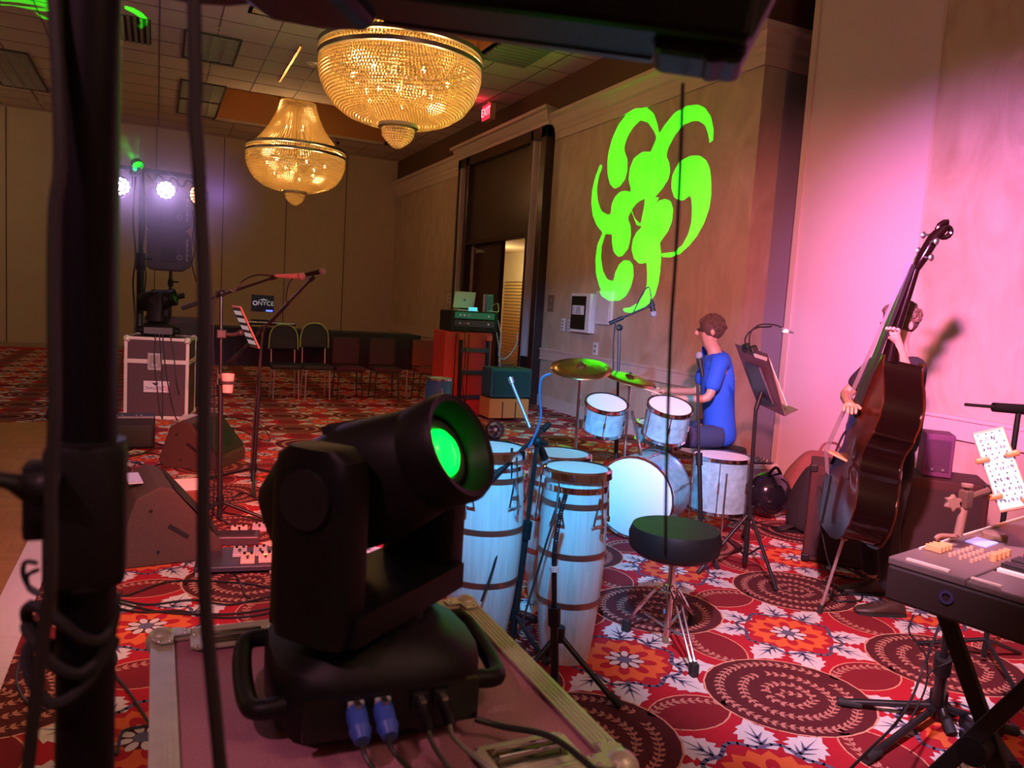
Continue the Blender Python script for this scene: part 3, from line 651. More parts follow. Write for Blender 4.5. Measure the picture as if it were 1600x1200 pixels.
def moving_head(c, rz, pan, tilt, s, label, lens_col, near=False, beam=None):
    """c = centre of the base's underside; pan / tilt in degrees"""
    c = V(c); t = thing('moving_head_light', label, 'stage light', c); o = c
    A = lambda x, y, z, r=rz: c+V((x*math.cos(r)-y*math.sin(r), x*math.sin(r)+y*math.cos(r), z))*s
    BK = mat('fixture_black', (.005, .0045, .005), .5, spec=.25, noise_scale=60, amt=.25)
    def ring(w_, d, z, k=20, e=3.2, r=rz, dx=0, dy=0):
        out = []
        for i in range(k):
            a = 2*PI*i/k; ca, sa = math.cos(a), math.sin(a)
            out.append(A(dx+w_/2*math.copysign(abs(ca)**(2/e), ca), dy+d/2*math.copysign(abs(sa)**(2/e), sa), z, r))
        return out
    mb = MB(o); mb.loft([ring(.33, .30, .0), ring(.345, .315, .02), ring(.345, .315, .075), ring(.335, .30, .10), ring(.24, .24, .128), ring(.20, .20, .14)]); base = mb.build('base', BK, t, smooth=True)
    # recessed connector panel on the -y face
    mb = MB(o); mb.box(A(.0, -.159, .052), (.27*s, .012*s, .066*s), rz); mb.build('rear_panel', mat('panel_black', (.006, .006, .007), .3), base)
    for sx in (-1, 1):   # the two side handles
        pts = [A(sx*.150, -.10, .05), A(sx*.192, -.095, .045), A(sx*.205, -.05, .045), A(sx*.205, .05, .06), A(sx*.192, .095, .07), A(sx*.150, .10, .07)]
        mb = MB(o); mb.tube(pts, .0155*s, 10, smooth=6); mb.build('carry_handle', BK, t, smooth=True)
    mb = MB(o); mb.lathe([(.085*s, .132*s), (.085*s, .16*s)], c, n=28); mb.build('pan_bearing', BK, t, smooth=True)
    pr = rz+R(pan); tz = .37
    def B(x, y, z): return c+V((x*math.cos(pr)-y*math.sin(pr), x*math.sin(pr)+y*math.cos(pr), z))*s
    def brick(x0, x1, dep, z0, z1, e=4, k=16, taper=.85):
        out = []
        for z, f in ((z0, taper), (z0+.03, 1), (z1-.05, 1), (z1-.015, .9), (z1, .6)):
            rg = []
            for i in range(k):
                a = 2*PI*i/k; ca, sa = math.cos(a), math.sin(a)
                rg.append(B((x0+x1)/2+(x1-x0)/2*math.copysign(abs(ca)**(2/e), ca), dep/2*f*math.copysign(abs(sa)**(2/e), sa), z))
            out.append(rg)
        return out
    mb = MB(o); mb.prism([B(-.155, -.085, .155), B(.155, -.085, .155), B(.155, .085, .155), B(-.155, .085, .155)], (0, 0, .045*s)); mb.loft(brick(-.178, -.115, .155, .150, .445)); mb.loft(brick(.115, .178, .155, .150, .445)); yk = mb.build('yoke', BK, t, smooth=True)
    for sx in (-1, 1):
        mb = MB(o); mb.cyl(B(sx*.178, 0, tz), B(sx*.186, 0, tz), .045*s, n=20); mb.build('tilt_knob', BMET, yk, smooth=True)
    # head: axis runs along the tilt direction
    ct, st = math.cos(R(tilt)), math.sin(R(tilt)); ax = V((-math.sin(pr)*ct, math.cos(pr)*ct, st)); sd = V((math.cos(pr), math.sin(pr), 0)); up = sd.cross(ax)
    hc = B(0, 0, tz)
    def sec(q, w_, h_, e=3.0, k=24, dz=0):
        return [hc+(ax*q+sd*(w_/2*math.copysign(abs(math.cos(a))**(2/e), math.cos(a)))+up*(dz+h_/2*math.copysign(abs(math.sin(a))**(2/e), math.sin(a))))*s for a in [2*PI*i/k for i in range(k)]]
    mb = MB(o); mb.loft([sec(-.20, .11, .11), sec(-.195, .16, .15), (sec(-.14, .20, .20)), sec(.0, .205, .21), sec(.06, .19, .19, 2.6), sec(.11, .172, .172, 2.2), sec(.125, .16, .16, 2), sec(.125, .13, .13, 2)]); hd = mb.build('head', BK, t, smooth=True)
    mb = MB(o)   # open bezel ring
    def circ(q, r): return [hc+(ax*q+sd*(r*math.cos(a))+up*(r*math.sin(a)))*s for a in [2*PI*i/32 for i in range(32)]]
    mb.loft([circ(.10, .075), circ(.11, .088), circ(.165, .090), circ(.175, .085), circ(.172, .075), circ(.13, .060), circ(.10, .075)], caps=False); mb.build('bezel', BK, hd, smooth=True)
    mb = MB(o); mb.loft([circ(.128, .064), circ(.134, .060), circ(.139, .052), circ(.137, .044), circ(.130, .038), circ(.128, .064)], caps=False); mb.build('lens_ring', BMET, hd, smooth=True)
    mb = MB(o); mb.lathe([(.040*s, .131*s), (.038*s, .139*s), (.028*s, .147*s), (.014*s, .152*s), (.0001, .153*s)], hc, z=ax, n=28); mb.build('lens', lens_col, hd, smooth=True)
    mb = MB(o); mb.box(hc+(ax*-.03+up*.105)*s, (.10*s, .02*s, .012*s), ax=(sd, ax, up)); mb.build('vent_slot', MATTE, hd)
    return t, A, hc, ax, s
ML = mat('far_lens', (.1, .12, .1), .1)
pc = at(250, 520, y=CF.y+.36)
pc.z = .95+.045
far_head, _, FH, FAX, _ = moving_head((pc.x-.02, CF.y+.34, .962), 0, -104, 13.6, 1.12, 'black moving head lamp standing on the far flight case', ML)
# green pattern: the lamp throws it through a cut plate in the head's front
def cut_plate(src, polys_w, hole_w, ctr, owner, power, size, Rp, D=.05, circ_n=64):
    axis = (ctr-src).normalized(); x, y, z = basis(axis)
    def pl(w_):
        d = w_-src; d = d*(D/d.dot(axis)); return V((d.dot(x), d.dot(y)))
    polys = [[pl(q) for q in P] for P in polys_w]; hol = [pl(q) for q in hole_w] if hole_w else None
    circ = [V((Rp*math.cos(2*PI*i/circ_n), Rp*math.sin(2*PI*i/circ_n))) for i in range(circ_n)]
    pts = list(circ); loops = [list(range(circ_n))]
    for P in polys+([hol] if hol else []):
        b = len(pts); pts += P; loops.append(list(range(b, b+len(P))))
    K = 1000.0; r_ = geometry.delaunay_2d_cdt([p*K for p in pts], [], loops, 1, 1e-6); vs, fs = r_[0], r_[2]
    def inside(p, P):
        c = False
        for i in range(len(P)):
            a, b = P[i], P[i-1]
            if (a.y > p.y) != (b.y > p.y) and p.x < (b.x-a.x)*(p.y-a.y)/(b.y-a.y)+a.x: c = not c
        return c
    keep = []
    for f in fs:
        m_ = sum((vs[i] for i in f), V((0, 0)))/len(f)/K
        if (hol and inside(m_, hol)) or not any(inside(m_, P) for P in polys): keep.append(tuple(f))
    mb = MB(owner.location); mb.add([src+axis*D+x*(v.x/K)+y*(v.y/K) for v in vs], keep); mb.build('pattern_plate', MATTE, owner)
    mb = MB(owner.location); mb.lathe([(Rp*1.4, -.01), (Rp*1.4, D+.012), (Rp, D+.012), (Rp*.985, D)], src, z=axis, n=32, caps=False); mb.build('lamp_barrel', MATTE, owner, smooth=True)
    lamp('pattern_lamp', 'SPOT', src, (.0, 1, .0), power, to=ctr, size=size, blend=.0, rad=.0)
def gobo():
    src = FH+FAX*.225; S = []
    def px(P): return [(880+x*300/1029, 150+y*300/1029) for x, y in P]
    S.append(px([(505,235),(490,190),(455,140),(415,128),(370,170),(340,225),(325,275),(328,300),(342,340),(343,395),(330,445),(305,480),(275,495),(252,470),(240,420),(238,360),(245,300),(265,225),(300,150),(350,90),(400,62),(445,62),(485,95),(503,150),(512,195)]))
    S.append(px([(785,250),(780,210),(765,160),(735,135),(700,130),(650,150),(600,205),(565,270),(550,320),(568,360),(572,410),(560,450),(530,495),(500,530),(475,540),(450,510),(442,440),(450,370),(470,300),(500,230),(545,155),(600,90),(660,55),(720,47),(760,65),(790,110),(805,180),(802,235)]))
    S.append(px([(425,300),(465,300),(475,340),(470,430),(430,490),(395,510),(365,500),(352,450),(358,390),(380,335)]))
    S.append(px([(680,322),(730,320),(765,345),(785,390),(792,450),(792,530),(782,600),(755,680),(715,750),(675,800),(625,845),(570,865),(530,860),(528,845),(590,838),(640,800),(670,745),(688,680),(692,610),(688,560),(680,530),(650,555),(620,560),(595,540),(580,490),(585,430),(600,395),(625,350)]))
    S.append(px([(200,368),(208,378),(190,430),(178,500),(185,570),(205,620),(240,640),(258,632),(262,580),(280,540),(305,515),(335,508),(362,520),(370,570),(360,620),(335,670),(300,715),(255,740),(215,735),(180,690),(160,640),(152,570),(158,500),(175,430)]))
    S.append(px([(225,738),(205,800),(200,870),(212,940),(235,985),(270,995),(280,950),(300,905),(325,882),(350,882),(372,905),(377,960),(362,1020),(335,1070),(300,1095),(260,1095),(225,1070),(195,1020),(178,950),(175,880),(185,800),(210,740)]))
    S.append(px([(300,655),(340,640),(360,700),(360,760),(345,820),(315,855),(295,860),(272,835),(262,780),(265,700)]))
    S.append(px([(545,552),(575,565),(588,610),(582,670),(560,725),(520,780),(500,830),(450,890),(410,898),(380,870),(368,820),(375,770),(395,730),(420,705),(450,695),(465,640),(490,590),(515,562)]))
    S.append(px([(515,780),(524,850),(520,930),(510,1000),(490,1065),(460,1110),(420,1145),(375,1165),(330,1155),(320,1140),(360,1135),(405,1105),(435,1060),(450,1010),(452,950),(447,880)]))
    S.append(px([(365,500),(440,480),(480,540),(512,545),(470,620),(455,690),(430,700),(395,690),(375,640),(358,600),(352,540)]))
    hole = px([(440,545),(435,600),(415,690),(385,660),(365,610),(395,570)])
    W_ = lambda P: [at(a, b, x=XW) for a, b in P]
    cut_plate(src, [W_(P) for P in S], W_(hole), at(1018, 330, x=XW), far_head, 14000, 58, .0245)
gobo()
# ================================================================ STANDS, MICROPHONES, CABLES
def mic(mb_o, p, d, parent, name='microphone', col=None, L=.16):
    """a stage microphone with its grille at p, body pointing back along -d"""
    d = V(d).normalized(); mb = MB(mb_o); mb.lathe([(.011, -L), (.013, -L+.01), (.019, -.03), (.021, -.02)], p, z=d, n=14); b = mb.build(name, col or BLACK, parent, smooth=True)
    mb = MB(mb_o); mb.ball(V(p)+d*.002, .026, (1, 1, 1), 14, 8); mb.build('grille', mat('mic_grille', (.35, .33, .34), .4, metal=.7, bump=.6, bscale=500), b, smooth=True); return b
def mic_stand(base, top, b0, b1, label, legs=3, leg_a=0, leg_l=.30, mt=None, round_base=False, name='microphone_stand', boom=True, r=.0105, leg_z=.14, rb=.009):
    """tripod stand: floor point, top of the pole, boom tail and boom tip"""
    base, top = V(base), V(top); mt = mt or BMET; t = thing(name, label, 'microphone stand', base); o = base
    ax = top-base; mid = base+ax*.58
    mb = MB(o); mb.cyl(base+V((0, 0, .03)), mid, r*1.35); mb.build('lower_tube', mt, t, smooth=True)
    mb = MB(o); mb.cyl(mid, top, r*.85); mb.build('upper_tube', mt, t, smooth=True)
    mb = MB(o); mb.cyl(mid-ax.normalized()*.05, mid+ax.normalized()*.03, r*2); mb.build('clutch', BLACK, t, smooth=True)
    if round_base:
        mb = MB(o); mb.lathe([(.13, 0), (.13, .012), (.06, .022), (.02, .03)], base, n=28); mb.build('foot', mt, t, smooth=True)
    else:
        mb = MB(o); mb.cyl(base+V((0, 0, leg_z-.03)), base+V((0, 0, leg_z+.03)), r*2.1); mb.build('hub', BLACK, t, smooth=True)
        for k in range(legs):
            a = leg_a+2*PI*k/legs; d = V((math.cos(a), math.sin(a), 0)); mb = MB(o)
            mb.cyl(base+V((0, 0, leg_z)), base+d*leg_l+V((0, 0, .012)), r*.9); lg = mb.build('leg', mt, t, smooth=True)
            mb = MB(o); mb.cyl(base+d*(leg_l-.04)+V((0, 0, .012+.04*leg_z/leg_l)), base+d*(leg_l+.015)+V((0, 0, .013)), r*1.3); mb.build('rubber_foot', RUBBER, lg, smooth=True)
    if boom:
        b0, b1 = V(b0), V(b1); d = (b1-b0).normalized()
        mb = MB(o); mb.cyl(b0, b1, rb); mb.build('boom', mt, t, smooth=True)
        mb = MB(o); mb.cyl(b0-d*.005, b0+d*.11, rb*1.8); mb.build('counterweight', BLACK, t, smooth=True)
        mb = MB(o); mb.ball(top, .026); s_ = d.cross(V((0, 0, 1))).normalized(); mb.cyl(top-s_*.03, top+s_*.055, .011); mb.build('boom_clamp', BLACK, t, smooth=True)
        mb = MB(o); mb.cyl(b1-d*.02, b1+d*.03, rb*1.6); mb.build('clip', BLACK, t, smooth=True)
    return t
def cable(pts, label, r=.0045, floor=False, name='cable', mt=None, smooth=6, on=None):
    P = [V(p) for p in pts]
    if on: mb = MB(on.location); mb.tube(P, r, 7, smooth=smooth); return mb.build(name, mt or CABLE, on, smooth=True)
    if floor: P = [V((p.x, p.y, max(p.z, r+.004))) for p in P]
    mb = MB(); mb.tube(P, r, 7, smooth=smooth); return tag(mb.build(name, mt or CABLE, smooth=True), label, 'cable')
def px_floor(P, z=.008): return [at(x, y, z=z) for x, y in P]

# ---- stand A: boom with the pink-lit microphone, tablet and cup
A = at(343, 815, z=0); dA = 5.15; topA = at(346, 458, d=dA)
stA = mic_stand(A, topA, at(286, 481, d=dA+.1), at(427, 434, d=dA-.05), 'boom stand carrying a pink-lit microphone, tablet and cup holder left of the hanging black cable', leg_a=R(-20), leg_l=.36, r=.013)
mic(A, at(471, 432, d=dA-.1), at(471, 432, d=dA-.1)-at(432, 431, d=dA-.06), stA, col=mat('mic_grey', (.30, .24, .26), .4), L=.19)
cable([at(428, 431, d=dA-.06), at(400, 430, d=dA-.06), at(378, 440, d=dA), at(366, 455, d=dA-.02), at(352, 452, d=dA-.03), at(336, 468, d=dA-.02), at(333, 540, d=dA-.02), at(335, 650, d=dA-.02), at(334, 780, d=dA-.03), at(330, 812, z=.01)], '', r=.005, on=stA)
def tablet(c, w_, h_, xd, zd, label, screen, parent=None, th=.012, case=None, name='tablet', case_label=None):
    """c centre; xd across, zd up the screen; screen(mb-origin, face-centre, x, z, n, t) draws it"""
    x = V(xd).normalized(); z = V(zd); z = (z-x*z.dot(x)).normalized(); n = x.cross(z); c = V(c)      # n points away from the viewer of the screen
    t = thing(name, label, 'tablet', c); mb = MB(c); mb.box(c, (w_, th, h_), ax=(x, n, z), bev=.004); mb.build('body', case or BLACK, t)
    mb = MB(c); mb.box(c-n*(th/2+.0005), (w_*.90, .001, h_*.93), ax=(x, n, z)); s_ = mb.build('screen', screen[0], t)
    screen[1](c, c-n*(th/2+.0015), x, z, n, s_); return t
def grid_screen(o, f, x, z, n, t):
    mb = MB(o)
    for r_ in range(5):
        mb = MB(o)
        for k in range(5): mb.box(f+x*(-.068+.034*k)+z*(.105-.053*r_), (.024, .0008, .030), ax=(x, n, z))
        mb.build('fader_row', mat('grid_grey', (.35, .37, .37), .5, emit=(.6, .65, .65), es=.35), t)
DARKSC = mat('dark_screen', (.01, .01, .012), .15, emit=(.05, .05, .06), es=.2)
tc_ = at(384, 511, d=dA-.05)
tablet(tc_, .20, .30, at(384, 511, d=dA+.05)-at(415, 517, d=dA-.30), at(367, 484, d=dA)-at(397, 536, d=dA), 'tablet showing a dark grid of faders, clamped to the boom stand', (DARKSC, grid_screen), case=mat('case_red', (.45, .22, .16), .5))
hA = stA; o = hA.location
mb = MB(o); mb.box(at(346, 522, d=dA), (.06, .06, .055), bev=.008); mb.build('clamp_jaw', mat('clamp_black', (.06, .05, .05), .4), hA)
mb = MB(o); mb.tube([at(350, 522, d=dA), at(365, 523, d=dA), at(381, 518, d=dA)], .012); mb.build('clamp_arm', MATS['clamp_black'], hA, smooth=True)
mb = MB(o); mb.ball(at(376, 520, d=dA), .02); mb.build('ball_joint', MATS['clamp_black'], hA, smooth=True)
hB = stA; o = hB.location
cp = at(356, 597, d=dA-.03)
mb = MB(o); mb.lathe([(.043, 0), (.047, 0), (.047, .02), (.043, .02), (.043, 0)], cp-V((0, 0, .01)), n=24, caps=False); mb.build('cup_ring', MATS['clamp_black'], hB, smooth=True)
mb = MB(o); mb.box(at(345, 588, d=dA), (.05, .04, .03), bev=.004); mb.build('cup_clamp', MATS['clamp_black'], hB)
t = thing('cup', 'pale paper cup held in the ring on the boom stand', 'cup', cp-V((0, 0, .07))); o = t.location; b0 = cp-V((0, 0, .07))
mb = MB(o); mb.lathe([(.031, 0), (.042, .125), (.039, .122), (.029, .004), (.0001, .004)], b0, n=24); mb.build('wall', mat('paper', (.80, .68, .55), .7), t, smooth=True)

# ---- stand B: behind, long slanted arm to the black microphone
B_ = at(395, 758, z=0); dB = 6.13
stB = mic_stand(B_, at(410, 514, d=dB), at(357, 569, d=dB+.02), at(487, 436, d=dB-.05), 'slim tripod stand with a steep arm up to the black microphone behind the fader tablet', leg_a=R(25), leg_l=.40, r=.013, rb=.011)
mic(B_, at(503, 424, d=dB-.08), at(503, 424, d=dB-.08)-at(470, 431, d=dB-.06), stB, L=.2)
cable([at(470, 431, d=dB-.06), at(453, 440, d=dB-.07), at(447, 468, d=dB-.07), at(452, 474, d=dB-.03), at(426, 503, d=dB-.03), at(411, 520, d=dB-.03), at(398, 640, d=dB-.03), at(391, 740, d=dB-.03)], '', r=.005, on=stB)

# ================================================================ WEDGE MONITORS AND FLOOR GEAR, LEFT
def wedge(c, rz, L, D, Hh, label, m=None, name='stage_monitor'):
    """floor wedge: c = floor centre, local x = length, the sloped grille faces local -y"""
    c = V(c); t = thing(name, label, 'speaker', c); o = c
    A_ = lambda x, y, z: c+V((x*math.cos(rz)-y*math.sin(rz), x*math.sin(rz)+y*math.cos(rz), z))
    prof = [(-D/2, .0), (D/2*.8, 0), (D/2, .06), (D/2*.62, Hh*.86), (D*.10, Hh), (-D*.02, Hh*.96), (-D/2, .10)]
    m = m or mat('wedge_brown', (.075, .042, .034), .75, noise_scale=90, amt=.3, bump=.3, bscale=350)
    mb = MB(o); mb.prism([A_(-L/2, y, z) for y, z in prof], A_(L/2, 0, 0)-A_(-L/2, 0, 0)); mb.build('cabinet', m, t, bevel=.012)
    g0, g1 = A_(0, -D/2+.012, .13), A_(0, -D*.05, Hh*.92); gc = (g0+g1)/2; gy = (g1-g0).normalized(); gx = A_(1, 0, 0)-A_(0, 0, 0); gn = gx.cross(gy)
    mb = MB(o); mb.box(gc+gn*.008, (L-.05, (g1-g0).length, .01), ax=(gx, gy, gn)); mb.build('grille', mat('wedge_grille', (.02, .018, .02), .6, bump=.6, bscale=260), t)
    for sx in (-1, 1):
        mb = MB(o); P = lambda y, z: A_(sx*(L/2+.002), y, z); pts = [P(-.10, .16), P(.0, .235), P(.015, .215), P(-.09, .14)]
        mb.prism(pts, (A_(1, 0, 0)-A_(0, 0, 0))*.003*sx); mb.build('handle_recess', MATTE, t)
        for y, z in ((.06, .08), (.1, Hh*.7)): mb = MB(o); mb.cyl(A_(sx*(L/2), y, z), A_(sx*(L/2+.004), y, z), .010, n=10); mb.build('bolt_cup', MATTE, t)
    mb = MB(o); mb.box(A_(0, D*.28, Hh*.965), (L*.42, .075, .008), rz=rz); mb.build('top_plate', mat('plate_grey', (.55, .5, .55), .4), t)
    return t
w1 = at(243, 850, z=0); wedge((.05, 4.86, 0), R(97), .62, .56, .45, 'nearest wedge stage monitor on the carpet beside the black pole')
w2 = at(318, 728, z=0); wedge((.40, 7.25, 0), R(62), .60, .52, .42, 'wedge stage monitor farther back, behind the hanging black cable')
w3 = at(190, 655, z=0); wedge((w3.x-.42, w3.y-.02, 0), R(80), .5, .55, .46, 'dark wedge speaker left of the tall flight case', m=mat('wedge_dark', (.02, .02, .018), .7))
# small rack unit under / before it
p = at(205, 702, z=0); t = thing('guitar_amplifier', 'small black amplifier on the carpet before the tall flight case', 'amplifier', (p.x, p.y+.15, 0)); o = t.location
mb = MB(o); mb.box((o.x, o.y, .155), (.40, .28, .30), bev=.01); mb.build('cabinet', BLACK, t)
mb = MB(o); mb.box((o.x, o.y-.142, .13), (.34, .01, .2)); mb.build('speaker_cloth', mat('cloth_grey', (.04, .045, .03), .9, bump=.4, bscale=300), t)
mb = MB(o); mb.box((o.x, o.y-.12, .30), (.38, .05, .012)); mb.build('control_strip', mat('strip', (.35, .33, .3), .3, metal=.7), t)
for k, q in enumerate((-.16, -.12, -.08, .04, .08)):
    mb = MB(o); mb.cyl((o.x+q, o.y-.12, .305), (o.x+q, o.y-.12, .325), .010, n=10); mb.build('knob', STEEL, t)

# floor tablet on its little stand behind the near wedge
p = at(292, 800, z=0)
def blank(o, f, x, z, n, t):
    mb = MB(o); mb.box(f+z*.03, (.09, .0006, .07), ax=(x, n, z)); mb.build('window', mat('win', (.16, .15, .22), .4, emit=(.25, .22, .4), es=.25), t)
tp = at(296, 757, d=5.0); t_ = thing('cajon_box', 'brown wooden box standing behind the near wedge with a tablet on top', 'box', (tp.x, tp.y, 0)); o = t_.location
mb = MB(o); mb.box((tp.x, tp.y, (tp.z-.02)/2), (.17, .17, tp.z-.025), rz=R(8), bev=.006); mb.build('carcass', mat('box_brown', (.22, .07, .04), .5, noise_scale=20), t_)
mb = MB(o); mb.box((tp.x, tp.y-.087, .1), (.05, .004, .06), rz=R(8)); mb.build('side_label', mat('blue_tag', (.05, .3, .6), .5), t_)
tablet((tp.x, tp.y, tp.z+.0), .20, .15, (1, .12, 0), (-.1, .9, .25), 'white framed tablet lying on the brown box behind the near wedge', (mat('dim_screen', (.12, .11, .16), .3), blank), case=WHITE)

# pedalboards
def pedal(c, w_, d_, h_, rz, label, col, parent_o=None, knobs=2):
    c = V(c); t = thing('effects_pedal', label, 'pedal', c); o = c; A_ = lambda x, y, z: c+V((x*math.cos(rz)-y*math.sin(rz), x*math.sin(rz)+y*math.cos(rz), z))
    mb = MB(o); mb.prism([A_(-w_/2, -d_/2, 0), A_(-w_/2, d_/2, 0), A_(-w_/2, d_/2, h_), A_(-w_/2, -d_/2, h_*.6)], A_(w_, 0, 0)-c); mb.build('body', col, t, bevel=.003)
    for k in range(knobs):
        mb = MB(o); x = (k-(knobs-1)/2)*w_*.5/max(1, knobs-1) if knobs > 1 else 0; mb.cyl(A_(x, d_*.3, h_*.9), A_(x, d_*.3, h_*.9+.012), .008, n=10); mb.build('knob', BLACK, t)
    mb = MB(o); mb.cyl(A_(0, -d_*.28, h_*.7), A_(0, -d_*.28, h_*.7+.02), .009, n=10); mb.build('foot_switch', CHROME, t); return t
p = at(372, 892, z=0); rz = R(-8); pb = V((p.x, p.y+.05, 0))
t = thing('pedalboard', 'black pedalboard with pale pedals on the carpet left of the big lamp', 'pedalboard', pb); o = pb
mb = MB(o); mb.box(pb+V((0, .05, .035)), (.42, .34, .03), rz=rz, bev=.005); mb.build('deck', mat('deck', (.05, .04, .07), .35), t)
for k, q in enumerate((-.19, .19)):
    mb = MB(o); mb.box(pb+V((q, .05-q*.1, .011)), (.02, .34, .022), rz=rz); mb.build('rail', ALU, t)
CREAMP = mat('pedal_cream', (.75, .58, .50), .45); GREYP = mat('pedal_grey', (.5, .48, .55), .4)
for k, (x, y, c_, lb) in enumerate(((.05, -.045, CREAMP, 'pale orange-lit pedal at the front left of the pedalboard'), (.145, -.05, CREAMP, 'pale pedal at the front right corner of the pedalboard'), (.02, .08, GREYP, 'grey pedal with a hose of patch leads, left rear of the pedalboard'), (.13, .07, GREYP, 'grey-violet pedal right rear of the pedalboard'))):
    pedal(pb+V((x, y, .052)), .075, .11, .032, rz, lb, c_)
p = at(352, 848, z=0); t = thing('keyboard_pedal', 'long dark ribbed foot controller behind the pale pedals', 'pedal', (p.x, p.y, 0)); o = t.location
mb = MB(o); mb.box(o+V((.02, 0, .03)), (.36, .15, .055), rz=R(-10), bev=.008); mb.build('body', mat('ctrl', (.07, .05, .07), .4), t)
mb = MB(o)
mb.box(o+V((.02, .0, .061)), (.3, .08, .008), rz=R(-10)); mb.build('treadle', mat('tread', (.03, .02, .03), .8), t)
p = at(375, 838, z=0); pedal((p.x, p.y+.06, 0), .10, .08, .045, R(-5), 'orange-cream pedal behind the long foot controller', CREAMP)
p = at(397, 832, z=0); pedal((p.x+.04, p.y+.05, 0), .09, .08, .04, R(-12), 'small grey-blue pedal right behind the long foot controller', GREYP)
p = at(203, 880, z=0); t = thing('stage_box', 'little black stage box with a white mark beside the black pole', 'box', (p.x, p.y+.05, 0)); o = t.location
mb = MB(o); mb.box(o+V((0, 0, .05)), (.12, .1, .1), bev=.006); mb.build('case', BLACK, t)
mb = MB(o); mb.box(o+V((0, -.051, .06)), (.03, .002, .035)); mb.build('mark', WHITE, t)

# ================================================================ FAR LEFT TOWER
F = at(217, 655, z=0); yT = CF.y+.80; kT = yT/F.y
def T_(px, py, dy=0): return at(px, py, y=yT+dy)
b = T_(217, 600); b.z = 0; topT = T_(215, 262)
t = thing('lighting_tower', 'black lighting tower with a crossbar of lamps by the back wall', 'light stand', b); o = b
mb = MB(o); mb.cyl((b.x, b.y, 0), (b.x, b.y, 1.9), .042); mb.build('lower_pole', BMET, t, smooth=True)
mb = MB(o); mb.cyl((b.x, b.y, 1.8), (b.x, b.y, topT.z+.05), .030); mb.build('upper_pole', BMET, t, smooth=True)
mb = MB(o); mb.cyl((b.x, b.y, 1.72), (b.x, b.y, 1.92), .055); mb.cyl((b.x, b.y, 1.86), (b.x+.13, b.y, 1.86), .012); mb.build('collar', BLACK, t, smooth=True)
mb = MB(o); l_, r_ = T_(150, 256), T_(322, 279); mb.box((l_+r_)/2, ((r_-l_).length, .05, .05), ax=((r_-l_).normalized(), V((0, 1, 0)), (r_-l_).normalized().cross(V((0, 1, 0))))); mb.build('crossbar', BMET, t)
for a in (0, 2.1, 4.2):
    mb = MB(o); mb.cyl((b.x, b.y, .5), (b.x+.11*math.cos(a+.5), b.y+.10*math.sin(a+.5), .02), .016); mb.build('leg', BMET, t, smooth=True)
def par_can(px, py, label, on, col, tilt=-8, yaw=0, r=.115, es=30, hang=None):
    c = T_(px, py, -.18); t = thing('par_lamp', label, 'stage light', c, 'lamps hung on the tower crossbar'); o = c
    d = V((math.sin(R(yaw)), -math.cos(R(yaw)), math.sin(R(tilt)))).normalized(); x, y, z = basis(d)
    mb = MB(o); mb.lathe([(.0001, -.12), (r*.7, -.12), (r, -.05), (r*1.03, .012), (r*.95, .012), (r*.93, 0), (.0001, 0)], c, z=d, n=28); mb.build('housing', BLACK, t, smooth=True)
    mb = MB(o); mb.tube([c+x*r*1.1-z*.03, c+x*r*1.1-z*.04+V((0, 0, .16)), c+V((0, .1, .24)), c-x*r*1.1-z*.04+V((0, 0, .16)), c-x*r*1.1-z*.03], .008); mb.build('yoke', BMET, t)
    for k in range(19):
        q, a = (0, 0) if k == 0 else ((r*.36, 2*PI*k/6) if k < 7 else (r*.72, 2*PI*k/12))
        mb = MB(o); mb.lathe([(.017, .002), (.015, .012), (.0001, .018)], c+x*q*math.cos(a)+y*q*math.sin(a), z=d, n=10); mb.build('diode', mat('diode_'+col[0], (.8, .8, .8), .3, emit=col[1], es=es), t)
    return c
VI = ('violet', (.80, .62, 1)); OR = ('amber', (1, .45, .22))
c1 = par_can(188, 291, 'lit violet-white round lamp half behind the black pole', 1, VI, yaw=8)
c2 = par_can(259, 297, 'lit violet-white round lamp hanging in the middle of the far crossbar', 1, VI)
c3 = par_can(306, 305, 'amber-lit round lamp turned aside, right end of the far crossbar', 1, OR, yaw=-58, es=6)
lamp('par_glow', 'SPOT', c1+V((0, -.05, 0)), (.62, .42, 1), 35, to=c1+V((.3, -4, -1.5)), size=90, rad=.1)
lamp('par_glow', 'SPOT', c2+V((0, -.05, 0)), (.62, .42, 1), 35, to=c2+V((.6, -4, -1.5)), size=90, rad=.1)
lamp('par_glow', 'POINT', (c2.x+.6, yT-.25, c2.z), (.55, .28, 1), 7, rad=.15)
lamp('par_glow', 'POINT', (c1.x+.1, yT+.2, c1.z+.1), (.55, .28, 1), 6, rad=.15)
p = T_(211, 268, -.1); t = thing('laser_effect', 'tiny effect lamp with a green dot on top of the tower', 'stage light', p); o = p
mb = MB(o); mb.box(p, (.12, .12, .1), bev=.01); mb.build('housing', BLACK, t)
mb = MB(o); mb.ball(p+V((.0, -.065, .02)), .02); mb.build('eye', mat('green_dot', (0, .4, .05), .3, emit=(0, 1, .1), es=6), t, smooth=True)
C2 = lambda P: [at(a, b_, z=ZC) for a, b_ in P]
cut_plate(p+V((.03, 0, .07)), [C2([(-60, 2), (0, 6), (60, 12), (120, 18), (120, 22), (60, 17), (20, 9), (-60, 6)]), C2([(0, -12), (40, -10), (112, -8), (112, 13), (85, 16), (60, 9), (30, 4), (0, 2)]),
  C2([(54, 18), (66, 24), (80, 31), (70, 31), (60, 25)]), C2([(90, 33), (100, 36), (112, 39), (112, 44), (100, 42), (90, 37)]), C2([(195, 9), (208, 12), (222, 20), (231, 30), (229, 39), (219, 43), (213, 40), (220, 35), (218, 27), (208, 20), (195, 14)])],
  None, at(90, 12, z=ZC), t, 900, 90, .045, D=.05)
